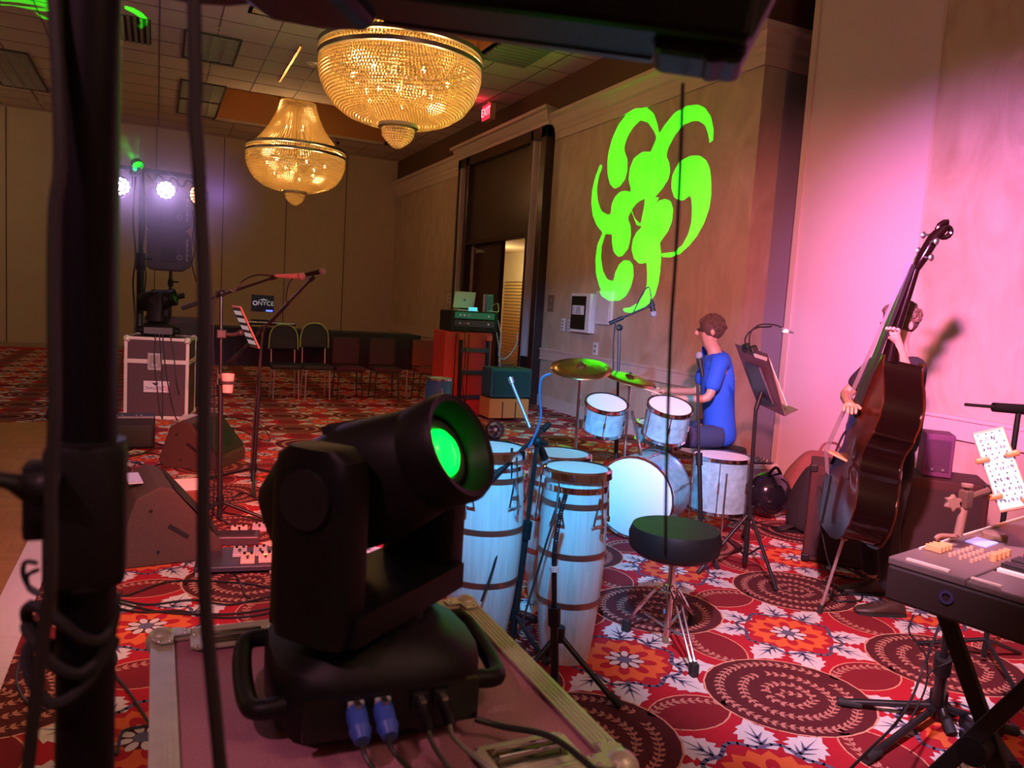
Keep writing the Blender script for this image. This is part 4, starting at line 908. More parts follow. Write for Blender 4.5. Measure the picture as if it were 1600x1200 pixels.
cable([T_(230, 272, -.04), T_(240, 282, -.04), T_(248, 274, -.04), T_(262, 286, -.04), T_(270, 278, -.04), T_(284, 292, -.04), T_(292, 282, -.04), T_(300, 286, -.04)], 'looped black cables hanging under the far crossbar', r=.012)
cable([T_(212, 275, -.05), T_(208, 340, -.05), T_(212, 400, -.05), T_(208, 440, -.05), T_(211, 500, -.05), T_(209, 560, -.05)], 'black cable hanging down the left side of the lighting tower', r=.011)
cable([T_(224, 275, -.05), T_(226, 350, -.05), T_(223, 390, -.05), T_(228, 430, -.05), T_(224, 470, -.05)], 'black cable hanging down the right side of the lighting tower', r=.009)

# two loudspeakers, one on top of the other, on a pole over a subwoofer
yS = yT+.62
def S_(px, py, dy=0): return at(px, py, y=yS+dy)
pS = S_(266, 470); 
sw0, sw1 = S_(226, 497), S_(322, 497); swx = (sw0.x+sw1.x)/2
sw = thing('subwoofer', 'large dark subwoofer behind the tall flight case', 'speaker', (swx, yS, 0)); o = sw.location; hz = S_(270, 497, -.3).z
mb = MB(o); mb.box((swx, yS, hz/2+.01), (sw1.x-sw0.x, .62, hz-.02), bev=.015); mb.build('cabinet', mat('sub_black', (.035, .02, .035), .7, noise_scale=60), sw)
mb = MB(o); mb.box((swx, yS-.314, hz/2), (sw1.x-sw0.x-.08, .012, hz-.12)); mb.build('grille', MATS['wedge_grille'], sw)
for q in (-1, 1):
    mb = MB(o); mb.box((swx+q*(sw1.x-sw0.x)/2, yS, hz*.7), (.012, .16, .06)); mb.build('side_handle', BLACK, sw)
t = thing('speaker_pole', 'black pole between the subwoofer and the two stacked loudspeakers', 'pole', (pS.x, yS, hz)); o = t.location
zb = S_(266, 424).z; mb = MB(o); mb.cyl((pS.x, yS, hz), (pS.x, yS, zb+.02), .022); mb.build('tube', BMET, t, smooth=True)
mb = MB(o); zc_ = S_(266, 440).z; mb.cyl((pS.x, yS, zc_-.06), (pS.x, yS, zc_+.03), .034); mb.cyl((pS.x, yS, zc_), (pS.x+.1, yS-.02, zc_), .01); mb.build('collar', BLACK, t, smooth=True)
def pa(px0, px1, py0, py1, label, flip=1):
    a, b_ = S_(px0, py1), S_(px1, py0); cx, z0, z1 = (a.x+b_.x)/2, a.z, b_.z; wd = b_.x-a.x; hh = z1-z0
    t = thing('loudspeaker', label, 'speaker', (cx, yS, z0)); o = t.location
    pl = [(-wd/2, .08*hh), (-wd/2+.05, 0), (wd*.30, 0), (wd/2-.01, .14*hh), (wd/2, .3*hh), (wd/2, .78*hh), (wd/2-.05, .95*hh), (wd*.25, hh), (-wd/2+.05, hh), (-wd/2, .93*hh)]
    mb = MB(o); mb.prism([(cx+x, yS-.19, z0+z) for x, z in pl], (0, .38, 0)); mb.build('cabinet', mat('pa_grey', (.085, .06, .085), .6, noise_scale=40), t, bevel=.02)
    mb = MB(o); mb.box((cx-wd*.02, yS-.192, z0+hh*.38), (wd*.34, .012, hh*.34), bev=.004); mb.build('input_panel', mat('pa_panel', (.04, .03, .045), .5), t)
    mb = MB(o); mb.lathe([(.03, 0), (.036, .008), (.02, .008)], (cx+wd*.22, yS-.19, z0+hh*.33), z=(0, -1, 0), n=14, caps=False); mb.build('logo_ring', mat('ring_grey', (.3, .25, .3), .5), t)
    mb = MB(o); mb.tube([(cx+wd*.36, yS-.2, z0+hh*.3), (cx+wd*.375, yS-.215, z0+hh*.5), (cx+wd*.36, yS-.2, z0+hh*.72)], .010); mb.build('side_handle', mat('handle_grey', (.25, .2, .28), .4), t, smooth=True)
    for k in range(5):
        mb = MB(o); mb.box((cx+wd*.39, yS-.188, z0+hh*(.28+.12*k)), (.012, .01, .035)); mb.build('grille_clip', mat('clip_white', (.6, .6, .65), .5), t)
pa(229, 300, 362, 421, 'lower of the two loudspeakers stacked on the far pole')
pa(229, 300, 301, 358, 'upper of the two loudspeakers stacked on the far pole, behind the lit lamps')
cable([S_(301, 330, -.2), S_(304, 352, -.2), S_(301, 370, -.2), S_(305, 390, -.2), S_(300, 412, -.2), S_(307, 440, -.2)], 'thin cable with loops beside the stacked loudspeakers', r=.008)
# cables over the flight case
for k, (P, lb) in enumerate(([[(243, 522), (241, 560), (245, 600), (249, 640), (254, 655)], 'cable over the sticker side of the tall flight case, left one'], [[(249, 522), (252, 570), (254, 620), (254, 655)], 'straight cable down the middle of the tall flight case'], [[(254, 522), (258, 570), (266, 620), (276, 655), (290, 668)], 'cable down the tall flight case bending towards the wedge'], [[(266, 524), (272, 560), (278, 610), (296, 650), (310, 664)], 'rightmost cable hanging over the tall flight case'])):
    cable([at(x, y, y=CF.y-.01) if y < 650 else at(x, y, z=.01) for x, y in P], lb, r=.007)

# drifting haze caught in the light round the tower
def haze(nt, b):
    out = nt.nodes['Material Output']; nt.nodes.remove(b)
    v = N(nt, 'ShaderNodeVolumeScatter', Density=.16, Anisotropy=.2); v.inputs[0].default_value = (.95, .9, 1, 1)
    tc = N(nt, 'ShaderNodeTexCoord'); g = N(nt, 'ShaderNodeTexGradient', _gradient_type='SPHERICAL'); nt.links.new(tc.outputs['Object'], g.inputs[0])
    mm = N(nt, 'ShaderNodeMath', _operation='MULTIPLY'); mm.inputs[1].default_value = .8; nt.links.new(g.outputs['Fac'], mm.inputs[0]); nt.links.new(mm.outputs[0], v.inputs['Density']); nt.links.new(v.outputs[0], out.inputs['Volume'])
hz = (c1+c2)/2+V((.15, -.1, -.1)); mb = MB(); mb.ball((0, 0, 0), 1, n=20, m_=12); h_ = mb.build('haze', nodes_mat('haze', haze)); h_.location = hz; h_.scale = (1.3, .8, 1.0)
tag(h_, 'violet haze drifting around the lit lamps of the far tower', 'haze', kind='stuff')
# ================================================================ BACK TABLE, RACK AND DOORWAY GEAR
yB2 = 12.2
def K_(px, py, dy=0): return at(px, py, y=yB2+dy)
a, b_ = K_(335, 508), K_(520, 528)
z_t = .98
t = thing('folding_table', 'long table under a black cloth by the back wall', 'table', ((K_(340, 520).x+K_(600, 520).x)/2, yB2+.35, 0)); o = t.location
x0, x1 = K_(330, 510).x, K_(655, 530).x
mb = MB(o); mb.box(((x0+x1)/2, yB2+.35, z_t-.02), (x1-x0, .7, .04)); mb.build('table_top', mat('tabletop_dark', (.04, .02, .05), .5), t)
for x in (x0+.15, x1-.15):
    for y in (yB2+.1, yB2+.6):
        mb = MB(o); mb.cyl((x, y, 0), (x, y, z_t-.03), .018); mb.build('leg', STEEL, t, smooth=True)
# cloth, front drop with folds
mb = MB(); n = 90; vs = []
for i in range(n+1):
    x = x0-.02+(x1-x0+.04)*i/n; w_ = .025*math.sin(i*1.1)+.012*math.sin(i*2.7)
    vs += [(x, yB2+.72, z_t+.004), (x, yB2-.02, z_t+.004), (x, yB2-.03+w_*.4, z_t-.15), (x, yB2-.05+w_, .42)]
mb.add(vs, [(i*4+j, i*4+j+1, (i+1)*4+j+1, (i+1)*4+j) for i in range(n) for j in range(3)])
tag(mb.build('tablecloth', mat('cloth_purple', (.022, .012, .035), .9), smooth=True), 'black cloth draped over the long table by the back wall', 'tablecloth')
# keyboard and laptop with the club sign
t = thing('dj_keyboard', 'pale-edged keyboard controller on the black cloth table', 'keyboard', K_(425, 502)); o = t.location; zk = z_t+.01
c = V((K_(425, 500).x, yB2+.25, zk)); t.location = c; o = c
mb = MB(o); mb.box(c+V((0, 0, .075)), (.75, .3, .05), bev=.008); mb.build('body', BLACK, t)
mb = MB(o); mb.box(c+V((0, -.152, .09)), (.72, .01, .02)); mb.build('front_edge', mat('edge_pale', (.7, .7, .85), .3), t)
for q in (-.3, .3):
    mb = MB(o); mb.box(c+V((q, 0, .028)), (.04, .2, .056)); mb.build('riser', BLACK, t)
t = thing('laptop_sign', 'dark blue back of an open laptop with white lettering on the back table', 'laptop', (K_(410, 490).x, yB2+.4, z_t+.11)); o = t.location
lx0, lx1 = K_(394, 460, .4), K_(427, 488, .4); cx = (lx0.x+lx1.x)/2; cz = (lx0.z+lx1.z)/2
mb = MB(o); mb.box((cx, yB2+.4, cz), (.34, .012, .26), bev=.004); sc_ = mb.build('lid', mat('lid_blue', (.015, .02, .09), .5), t)
text('NYCE', .095, (cx+.045, yB2+.392, cz-.0), (1, 0, 0), (0, 0, 1), mat('letter_white', (.7, .7, .8), .5, emit=(.6, .6, .8), es=.25), 'lettering', sc_, par_o=o)
mb = MB(o); mb.lathe([(.022, 0), (.038, 0), (.038, .003), (.022, .003), (.022, 0)], (cx-.115, yB2+.393, cz+.0), z=(0, -1, 0), n=20, caps=False); mb.build('round_mark', MATS['letter_white'], sc_)
mb = MB(o); mb.prism([(cx-.07, yB2+.392, cz+.05), (cx+.01, yB2+.392, cz+.075), (cx+.09, yB2+.392, cz+.05)], (0, .001, 0)); mb.build('skyline_mark', MATS['letter_white'], sc_)
mb = MB(o); mb.box((cx, yB2+.32, z_t+.125), (.34, .22, .015)); mb.build('keyboard_half', BLACK, t)
mb = MB(o); mb.box((cx+.1, yB2+.388, cz-.11), (.1, .004, .025)); mb.build('blue_light', mat('blue_led', (.05, .05, .6), .3, emit=(.1, .15, 1), es=2.5), t)
def pouf(px, py, label, w_=.46):
    c = V((K_(px, py).x, yB2-.35, 0)); zt = K_(px, py-14, -.35).z; t = thing('padded_chair', label, 'chair', c); o = c
    mb = MB(o); pts = [(-w_/2, .0), (-w_*.46, .24), (-w_*.22, .36), (w_*.22, .36), (w_*.46, .24), (w_/2, 0)]
    mb.prism([(c.x+x, c.y, zt-.36+z) for x, z in pts], (0, .07, 0)); mb.build('backrest', mat('chair_navy', (.018, .018, .04), .6), t, bevel=.02)
    mb = MB(o); mb.tube([(c.x+x, c.y-.012, zt-.36+z*1.0) for x, z in pts], .011, smooth=3); mb.build('piping', mat('piping_lime', (.35, .42, .16), .5), t, smooth=True)
    mb = MB(o); mb.box((c.x, c.y-.22, .48), (.44, .44, .07), bev=.02); mb.build('seat', MATS['chair_navy'], t)
    for sx in (-1, 1):
        for sy in (0, 1):
            mb = MB(o); mb.cyl((c.x+sx*.18, c.y-.40+sy*.38, 0), (c.x+sx*.17, c.y-.38+sy*.34, .46), .011); mb.build('leg', STEEL, t, smooth=True)
        mb = MB(o); mb.cyl((c.x+sx*.17, c.y, .46), (c.x+sx*.17, c.y+.03, zt-.3), .011); mb.build('back_post', STEEL, t, smooth=True)
pouf(438, 522, 'dark padded chair with pale piping, left one at the back table', .42)
pouf(485, 520, 'dark padded chair with pale piping, right one at the back table', .42)
def stool(px, label, w_=.36, red=False):
    c = V((K_(px, 600).x, yB2-.55, 0)); t = thing('banquet_chair', label, 'chair', c); o = c
    m = mat('chair_red', (.22, .02, .03), .7) if red else mat('chair_plum', (.06, .015, .04), .8)
    mb = MB(o); mb.box(c+V((0, .18, .72)), (w_+.06, .05, .42), bev=.02); mb.build('backrest', m, t)
    mb = MB(o); mb.box(c+V((0, -.03, .47)), (w_+.08, .42, .07), bev=.02); mb.build('seat', m, t)
    for sx in (-1, 1):
        for sy in (-1, 1):
            mb = MB(o); mb.cyl(c+V((sx*.19, sy*.19-.02, 0)), c+V((sx*.17, sy*.16-.02, .46)), .010); mb.build('leg', BMET, t, smooth=True)
        mb = MB(o); mb.cyl(c+V((sx*.17, .17, .46)), c+V((sx*.16, .19, .9)), .010); mb.build('back_post', BMET, t, smooth=True)
stool(530, 'plum banquet chair in the dark red haze behind the big lamp, left one')
stool(585, 'plum banquet chair in the dark red haze behind the big lamp, right one')
stool(650, 'red banquet chair beside the orange-lit hand truck', red=True)

# ---- red-lit cabinet strapped to a hand truck with the wireless rack and laptop on it
yR = 9.9
def R_(px, py, dy=0): return at(px, py, y=yR+dy)
z0 = 0; xa, xb = R_(690, 640).x, R_(762, 640).x; zt = R_(730, 518).z
t = thing('storage_cabinet', 'tall red-lit cabinet with black straps left of the doorway', 'cabinet', ((xa+xb)/2, yR+.25, 0)); o = t.location; cx = (xa+xb)/2
REDC = mat('cabinet_lit_red', (.62, .045, .03), .5, noise_scale=8)  # red stage light put into the cabinet's base colour
mb = MB(o); mb.box((cx, yR+.25, zt/2), (xb-xa, .5, zt-.01), bev=.008); mb.build('carcass', REDC, t)
for q in (.22, .5):
    mb = MB(o); mb.box((xa+(xb-xa)*q, yR-.005, zt*.5), (.008, .012, zt*.94)); mb.build('door_gap', MATTE, t)
ht = thing('hand_truck', 'black hand truck frame standing in front of the red-lit cabinet', 'hand truck', (cx+.1, yR-.09, 0)); o = ht.location
for q in (.30, .88):
    mb = MB(o); mb.cyl((xa+(xb-xa)*q, yR-.10, .05), (xa+(xb-xa)*q, yR-.06, zt-.06), .028); mb.build('rail', BLACK, ht, smooth=True)
for z in (.28, .62, .93):
    mb = MB(o); mb.box((xa+(xb-xa)*.59, yR-.09, z), ((xb-xa)*.6, .03, .055)); mb.build('cross_brace', mat('brace', (.03, .04, .07), .5), ht)
for q in (.30, .88):
    mb = MB(o); mb.cyl((xa+(xb-xa)*q-.03, yR-.12, .09), (xa+(xb-xa)*q+.03, yR-.12, .09), .09, n=20); mb.build('wheel', RUBBER, ht, smooth=True)
    mb = MB(o); mb.box((xa+(xb-xa)*q, yR-.09, zt-.08), (.09, .05, .07), bev=.01); mb.build('grip', mat('grip_red', (.6, .05, .03), .5), ht)
z1 = R_(740, 487).z
t = thing('wireless_rack', 'black rack of radio receivers on top of the red-lit cabinet', 'rack', (cx, yR+.2, zt)); o = t.location; xr0, xr1 = R_(703, 500).x, R_(777, 500).x; rc = (xr0+xr1)/2
mb = MB(o); mb.box((rc, yR+.2, (zt+z1)/2), (xr1-xr0, .45, z1-zt), bev=.01); mb.build('case', BLACK, t)
for k, (zz, m_) in enumerate(((.80, mat('rx_green', (.02, .10, .07), .4, emit=(.0, .2, .12), es=.25)), (.40, mat('rx_blue', (.03, .04, .10), .4)))):
    mb = MB(o); mb.box((rc, yR-.028, zt+(z1-zt)*zz), (xr1-xr0-.12, .012, (z1-zt)*.30)); u = mb.build('receiver', m_, t)
    for q in (-.22, -.16, -.1, .2):
        mb = MB(o); mb.cyl((rc+q, yR-.034, zt+(z1-zt)*zz), (rc+q, yR-.05, zt+(z1-zt)*zz), .014, n=10); mb.build('knob', STEEL, u)
text('SOUND', .045, (rc+.05, yR-.036, zt+(z1-zt)*.42), (1, 0, 0), (0, 0, 1), MATS['letter_white'], 'lettering', t, par_o=o) if False else None
t = thing('laptop', 'silver laptop open on the rack over the red-lit cabinet', 'laptop', (R_(732, 480).x, yR+.1, z1)); o = t.location
p = V((R_(733, 470).x, yR+.12, z1)); mb = MB(o); mb.box(p+V((0, .06, .155)), (.31, .010, .23), ax=(V((1, 0, 0)), V((0, .97, .24)), V((0, -.24, .97)))); lid = mb.build('lid', mat('silver', (.55, .6, .68), .35, metal=.2), t)
mb = MB(o); mb.ball(p+V((0, .052, .155)), .018, (1, .1, 1)); mb.build('round_emblem', mat('emblem', (.1, .14, .2), .4), lid, smooth=True)
mb = MB(o); mb.box(p+V((0, .0, .012)), (.31, .21, .016)); mb.build('keyboard_half', MATS['silver'], t)
mb = MB(o); mb.box(p+V((.06, -.13, .035)), (.12, .02, .05)); tag(mb.build('display_unit', mat('cyan_lcd', (.1, .5, .6), .3, emit=(.1, .7, .9), es=.9)), 'small glowing cyan display in front of the silver laptop', 'display')
t = thing('speaker_column', 'small blue upright speaker to the right of the silver laptop', 'speaker', (R_(768, 485).x, yR+.1, z1)); o = t.location
p = V((R_(768, 480).x, yR+.1, z1)); mb = MB(o); mb.box(p+V((0, 0, .125)), (.085, .1, .25), bev=.006); mb.build('body', mat('box_blue', (.12, .25, .6), .5), t)
mb = MB(o); mb.box(p+V((0, -.052, .13)), (.06, .006, .2)); mb.build('grille', mat('box_grille', (.06, .12, .3), .6), t)
cable([p+V((.05, 0, .1)), p+V((.09, -.1, .13)), p+V((.06, -.2, .02)), p+V((-.1, -.3, .03))], 'short pale cable curling beside the small blue speaker', r=.006, mt=mat('cable_cream', (.6, .55, .4), .5))
for k, (P, lb) in enumerate((([(778, 500), (783, 530), (779, 555), (790, 560), (806, 540), (808, 520)], 'pale cable loop hanging right of the radio rack'), ([(776, 520), (781, 560), (779, 600), (784, 640)], 'thin pale cable dropping beside the hand truck'))):
    cable([R_(x, y, -.12) for x, y in P], lb, r=.008, mt=mat('cable_grey', (.35, .36, .42), .5))
cable([R_(725, 500, -.14), R_(727, 560, -.14), R_(722, 600, -.16), R_(730, 640, -.2)], 'black cable hanging over the middle of the red-lit cabinet', r=.007)
# music-desk box on a thin stand by the open door
yD = 9.4
def D_(px, py, dy=0): return at(px, py, y=yD+dy)
bs = D_(806, 630); bs.z = 0
t = thing('equipment_table', 'narrow dark table with orange drawers beside the hand truck', 'table', (D_(795, 640).x, yD+.15, 0)); o = t.location
xa, xb = D_(763, 640).x, D_(824, 640).x; zt2 = D_(795, 575).z
zo = D_(795, 622).z
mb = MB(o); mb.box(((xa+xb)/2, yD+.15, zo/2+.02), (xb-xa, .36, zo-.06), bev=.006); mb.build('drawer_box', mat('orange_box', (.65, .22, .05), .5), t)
for q in (.33, .66):
    mb = MB(o); mb.box((xa+(xb-xa)*q, yD-.035, zo/2), (.01, .012, zo-.1)); mb.build('divider', MATTE, t)
t = thing('combo_amplifier', 'dark green-lit amplifier standing on the orange box beside the hand truck', 'amplifier', ((xa+xb)/2+.02, yD+.15, zo)); o = t.location
mb = MB(o); mb.box(((xa+xb)/2+.02, yD+.15, (zo+zt2)/2), (xb-xa+.02, .34, zt2-zo-.012), bev=.02); mb.build('cabinet', mat('amp_lit_green', (.015, .07, .065), .6), t)  # green light on the amplifier put into its cabinet colour
mb = MB(o); mb.box(((xa+xb)/2+.02, yD-.025, (zo+zt2)/2), (xb-xa-.05, .012, zt2-zo-.1)); mb.build('speaker_cloth', mat('amp_cloth', (.01, .05, .05), .9), t)
mb = MB(o); mb.tube([((xa+xb)/2-.08, yD+.12, zt2-.006), ((xa+xb)/2-.06, yD+.12, zt2+.03), ((xa+xb)/2+.1, yD+.12, zt2+.03), ((xa+xb)/2+.12, yD+.12, zt2-.006)], .008); mb.build('carry_handle', BLACK, t)
t = thing('floor_fan', 'small round black floor fan in front of the orange box', 'fan', D_(771, 672).to_tuple()); p = at(772, 686, z=0); p.z = .11; t.location = p; o = p
mb = MB(o); mb.lathe([(.09, -.05), (.105, -.05), (.11, .0), (.105, .05), (.09, .05), (.09, -.05)], p, z=(-.2, -1, .25), n=28, caps=False); mb.build('rim', BLACK, t, smooth=True)
dn = V((-.2, -1, .25)).normalized(); x, y, z = basis(dn)
mb = MB(o)
for r_ in (.03, .05, .07, .088): mb.tube([p+dn*.05+(x*math.cos(2*PI*i/20)+y*math.sin(2*PI*i/20))*r_ for i in range(21)], .003, 5)
mb.build('guard', mat('guard_blue', (.08, .12, .2), .4), t)
mb = MB(o); mb.ball(p+dn*.052, .018); mb.build('hub', mat('hub_pale', (.6, .65, .7), .4), t, smooth=True)
mb = MB(o); mb.box((p.x, p.y+.01, .011), (.12, .09, .02)); mb.cyl((p.x, p.y, .01), (p.x, p.y, .05), .02); mb.build('foot', BLACK, t)
for k in range(5):
    a = 2*PI*k/5; mb = MB(o); c_ = p+(x*math.cos(a)+y*math.sin(a))*.045; mb.add([c_-x*.025-y*.02+dn*.01, c_+x*.025-y*.02-dn*.01, c_+x*.025+y*.02-dn*.01, c_-x*.025+y*.02+dn*.01], [(0, 1, 2, 3)]); mb.build('blade', BLACK, t)
# louvred radiator seen through the door
p = at(806, 500, x=XW+3.0); t = thing('louvre_shutter', 'golden louvred shutter in the lit corridor behind the open door', 'shutter', (XW+2.9, p.y, 0)); o = t.location
yl0, yl1 = at(818, 480, x=XW+2.95).y, at(788, 480, x=XW+2.95).y; zt3 = at(805, 440, x=XW+2.95).z
mb = MB(o); mb.box((XW+2.94, (yl0+yl1)/2, zt3/2), (.04, yl1-yl0, zt3)); mb.build('backing', mat('shutter_dark', (.22, .13, .04), .6), t)
mb = MB(o); z = .1
while z < zt3-.06: mb.add([(XW+2.915, yl0+.03, z), (XW+2.915, yl1-.03, z), (XW+2.88, yl1-.03, z+.05), (XW+2.88, yl0+.03, z+.05)], [(0, 1, 2, 3)]); z += .085
mb.build('slats', mat('shutter_gold', (.75, .55, .22), .5), t)
# blue-lit floor tom seen over the big lamp
p = at(683, 662, z=0); t = thing('blue_lit_drum', 'small blue-lit drum just above the big lamp', 'drum', (p.x, p.y, 0)); o = t.location; zt4 = at(683, 592, y=p.y).z
mb = MB(o); mb.cyl((p.x, p.y, zt4-.28), (p.x, p.y, zt4), .17, n=28); mb.build('shell', mat('drum_lit_blue', (.03, .18, .5), .3), t, smooth=True)  # blue light put into the shell and head colours
mb = MB(o); mb.lathe([(.17, -.01), (.182, -.01), (.182, .015), (.165, .015)], (p.x, p.y, zt4), n=28, caps=False); mb.build('hoop', CHROME, t, smooth=True)
mb = MB(o); mb.cyl((p.x, p.y, zt4+.0), (p.x, p.y, zt4+.004), .166, n=28); mb.build('drumhead', mat('head_lit_blue', (.3, .5, .7), .5), t)
for k in range(3):
    a = 2*PI*k/3+.4; mb = MB(o); mb.cyl((p.x+.185*math.cos(a), p.y+.185*math.sin(a), zt4-.1), (p.x+.22*math.cos(a), p.y+.22*math.sin(a), .0), .008); mb.build('leg', CHROME, t, smooth=True)
# ================================================================ CONGAS
WOODP = mat('pale_ash', (.62, .62, .60), .35, noise_scale=3, amt=.08, coat=.3)
def wood_grain(nt, b):
    tc = N(nt, 'ShaderNodeTexCoord'); mp = N(nt, 'ShaderNodeMapping'); mp.inputs['Scale'].default_value = (1, 1, .05); nt.links.new(tc.outputs['Object'], mp.inputs[0])
    n = N(nt, 'ShaderNodeTexNoise', Scale=70, Detail=3); nt.links.new(mp.outputs[0], n.inputs['Vector'])
    nt.links.new(ramp(nt, n.outputs['Fac'], [(.3, (.52, .53, .52)), (.7, (.66, .66, .64))]), b.inputs['Base Color']); b.inputs['Roughness'].default_value = .32; b.inputs['Coat Weight'].default_value = .3
ASH = nodes_mat('ash_grain', wood_grain)
COPPER = mat('copper_band', (.35, .14, .10), .3, metal=.8)
def conga(c, h, rt, rb_, rm, label, bands, face, label_on=None):
    c = V(c); t = thing('conga_drum', label, 'drum', c); o = c
    def rad(f): # f 0..1 up
        return rb_+(rm-rb_)*math.sin(min(1, f/.62)*PI/2) if f < .62 else rm+(rt-rm)*((f-.62)/.38)**1.6
    mb = MB(o); mb.lathe([(rad(i/22), h*i/22*.985) for i in range(23)], c, n=36); mb.build('shell', ASH, t, smooth=True)
    for z in bands:
        f = z/h; mb = MB(o); r0 = rad(f)+.001; mb.lathe([(r0, z-.012), (r0+.004, z-.011), (r0+.004, z+.011), (r0, z+.012)], c, n=36, caps=False); mb.build('band', COPPER, t, smooth=True)
    mb = MB(o); r1 = rad(.92); mb.lathe([(rt+.004, h*.90), (rt+.008, h*.90), (rt+.008, h*.93), (rt+.004, h*.93)], c, n=36, caps=False); mb.build('side_plate_ring', CHROME, t, smooth=True)
    mb = MB(o); mb.lathe([(rt+.012, h*.97), (rt+.022, h*.965), (rt+.020, h*1.0), (rt+.010, h*1.01)], c, n=36, caps=False); mb.build('rim', CHROME, t, smooth=True)
    mb = MB(o); mb.lathe([(rt+.008, h*.985), (rt, h*1.004), (.0001, h*1.006)], c, n=36); mb.build('drumhead', mat('hide', (.70, .68, .6), .6), t, smooth=True)
    for k in range(5):
        a = face+2*PI*k/5; d = V((math.cos(a), math.sin(a), 0)); s_ = V((-d.y, d.x, 0)); q = rad(.78)
        mb = MB(o); mb.cyl(c+d*(rt+.022)+V((0, 0, h*.985)), c+d*(q+.028)+V((0, 0, h*.74)), .0045, n=8); mb.cyl(c+d*(q+.028)+V((0, 0, h*.74)), c+d*(q+.028)+V((0, 0, h*.71)), .009, n=8); lg = mb.build('tension_rod', CHROME, t, smooth=True)
        mb = MB(o); A_ = c+d*(rad(.88)+.006)+V((0, 0, h*.88)); Lp, Rp_ = [c+d*(rad(.74)+.004)+s_*w_+V((0, 0, h*.74)) for w_ in (-.032, .032)]
        M_ = [(A_+(Lp-A_)*.62), (A_+(Rp_-A_)*.62)]
        for P in ((A_, Lp), (A_, Rp_), (M_[0]+d*.004, M_[1]+d*.004)): mb.cyl(P[0], P[1], .005, n=6)
        mb.cyl(Lp-s_*.005, Rp_+s_*.005, .006, n=6); mb.build('side_plate', CHROME, t)
    if label_on is not None:
        a = label_on; d = V((math.cos(a), math.sin(a), 0)); s_ = V((-d.y, d.x, 0)); z = h*.66; q = rad(.66)+.003; P = c+d*q+V((0, 0, z))
        mb = MB(o); mb.prism([P-s_*.038, P+V((0, 0, .045)), P+s_*.038, P-V((0, 0, .045))], d*.002); bd = mb.build('badge', mat('badge_dark', (.05, .03, .03), .4), t)
        mb = MB(o); P2 = P+d*.0025; mb.prism([P2-s_*.018-V((0, 0, .004)), P2+V((0, 0, .020)), P2+s_*.018-V((0, 0, .004))], d*.001); mb.box(P2-V((0, 0, .014)), (.001, .034, .008), ax=(d, s_, V((0, 0, 1)))); mb.build('badge_mark', mat('badge_gold', (.6, .35, .2), .4, metal=.4), bd)
    return t
conga((1.37, 3.13, 0), .915, .150, .122, .176, 'tall pale wood conga with copper bands, half behind the big lamp', (.33, .57, .795), R(-68))
conga((1.94, 3.50, 0), .80, .150, .115, .172, 'pale conga with a diamond badge, middle of the three congas', (.30, .48, .66), R(-100), label_on=R(-135))
conga((1.70, 2.90, 0), .86, .135, .112, .150, 'pale conga standing right behind the gooseneck microphone stand', (.28, .5, .72), R(-75))

# ---- stand C and stand D before the congas
base = at(800, 1003, z=0); top = at(840, 690, d=3.42)
stC = mic_stand(base, top, at(768, 748, d=3.30), at(852, 668, d=3.50), 'black boom stand between the tall conga and the middle conga', leg_a=R(40), leg_l=.26, r=.012)
o = base
mb = MB(o); mb.cyl(at(828, 668, d=3.45), at(797, 592, d=3.52), .007); mb.cyl(at(800, 599, d=3.515), at(797, 590, d=3.52), .012); mb.build('thin_arm', mat('pink_metal', (.5, .35, .4), .3, metal=.5), stC, smooth=True)
mic(o, at(853, 722, d=3.52), at(853, 722, d=3.52)-at(834, 672, d=3.45), stC, L=.15)
cable([at(860, 584, d=3.6), at(846, 592, d=3.6), at(843, 620, d=3.58), at(845, 650, d=3.5), at(836, 680, d=3.42), at(826, 700, d=3.40)], '', on=stC, r=.006, mt=mat('cable_blue', (.05, .12, .25), .4))
cable([at(800, 700, d=3.35), at(797, 760, d=3.36), at(785, 800, d=3.36), at(782, 840, d=3.36), at(770, 890, d=3.34), at(752, 940, d=3.30)], '', on=stC, r=.006)
cable([at(873, 764, d=3.25), at(868, 800, d=3.22), at(850, 860, d=3.2), at(832, 920, d=3.2), at(812, 985, d=3.15)], 'dark cable slanting down in front of the middle conga', r=.005)
baseD = at(866, 1078, z=0); topD = at(866, 868, d=3.03)
stD = mic_stand(baseD, topD, None, None, 'black tripod stand with a ribbed gooseneck microphone right of the big flight case', boom=False, leg_a=R(-50), leg_l=.27, r=.013, leg_z=.24); o = baseD
mb = MB(o); P = [topD, at(868, 848, d=3.03), at(874, 810, d=3.03), at(884, 772, d=3.03)]; mb.tube(P, lambda t: .010+.0015*math.sin(t*180), 8, smooth=22); mb.build('gooseneck', BMET, stD, smooth=True)
mb = MB(o); mb.cyl(at(866, 885, d=3.03), at(866, 893, d=3.03), .018); mb.build('white_ring', WHITE, stD, smooth=True)

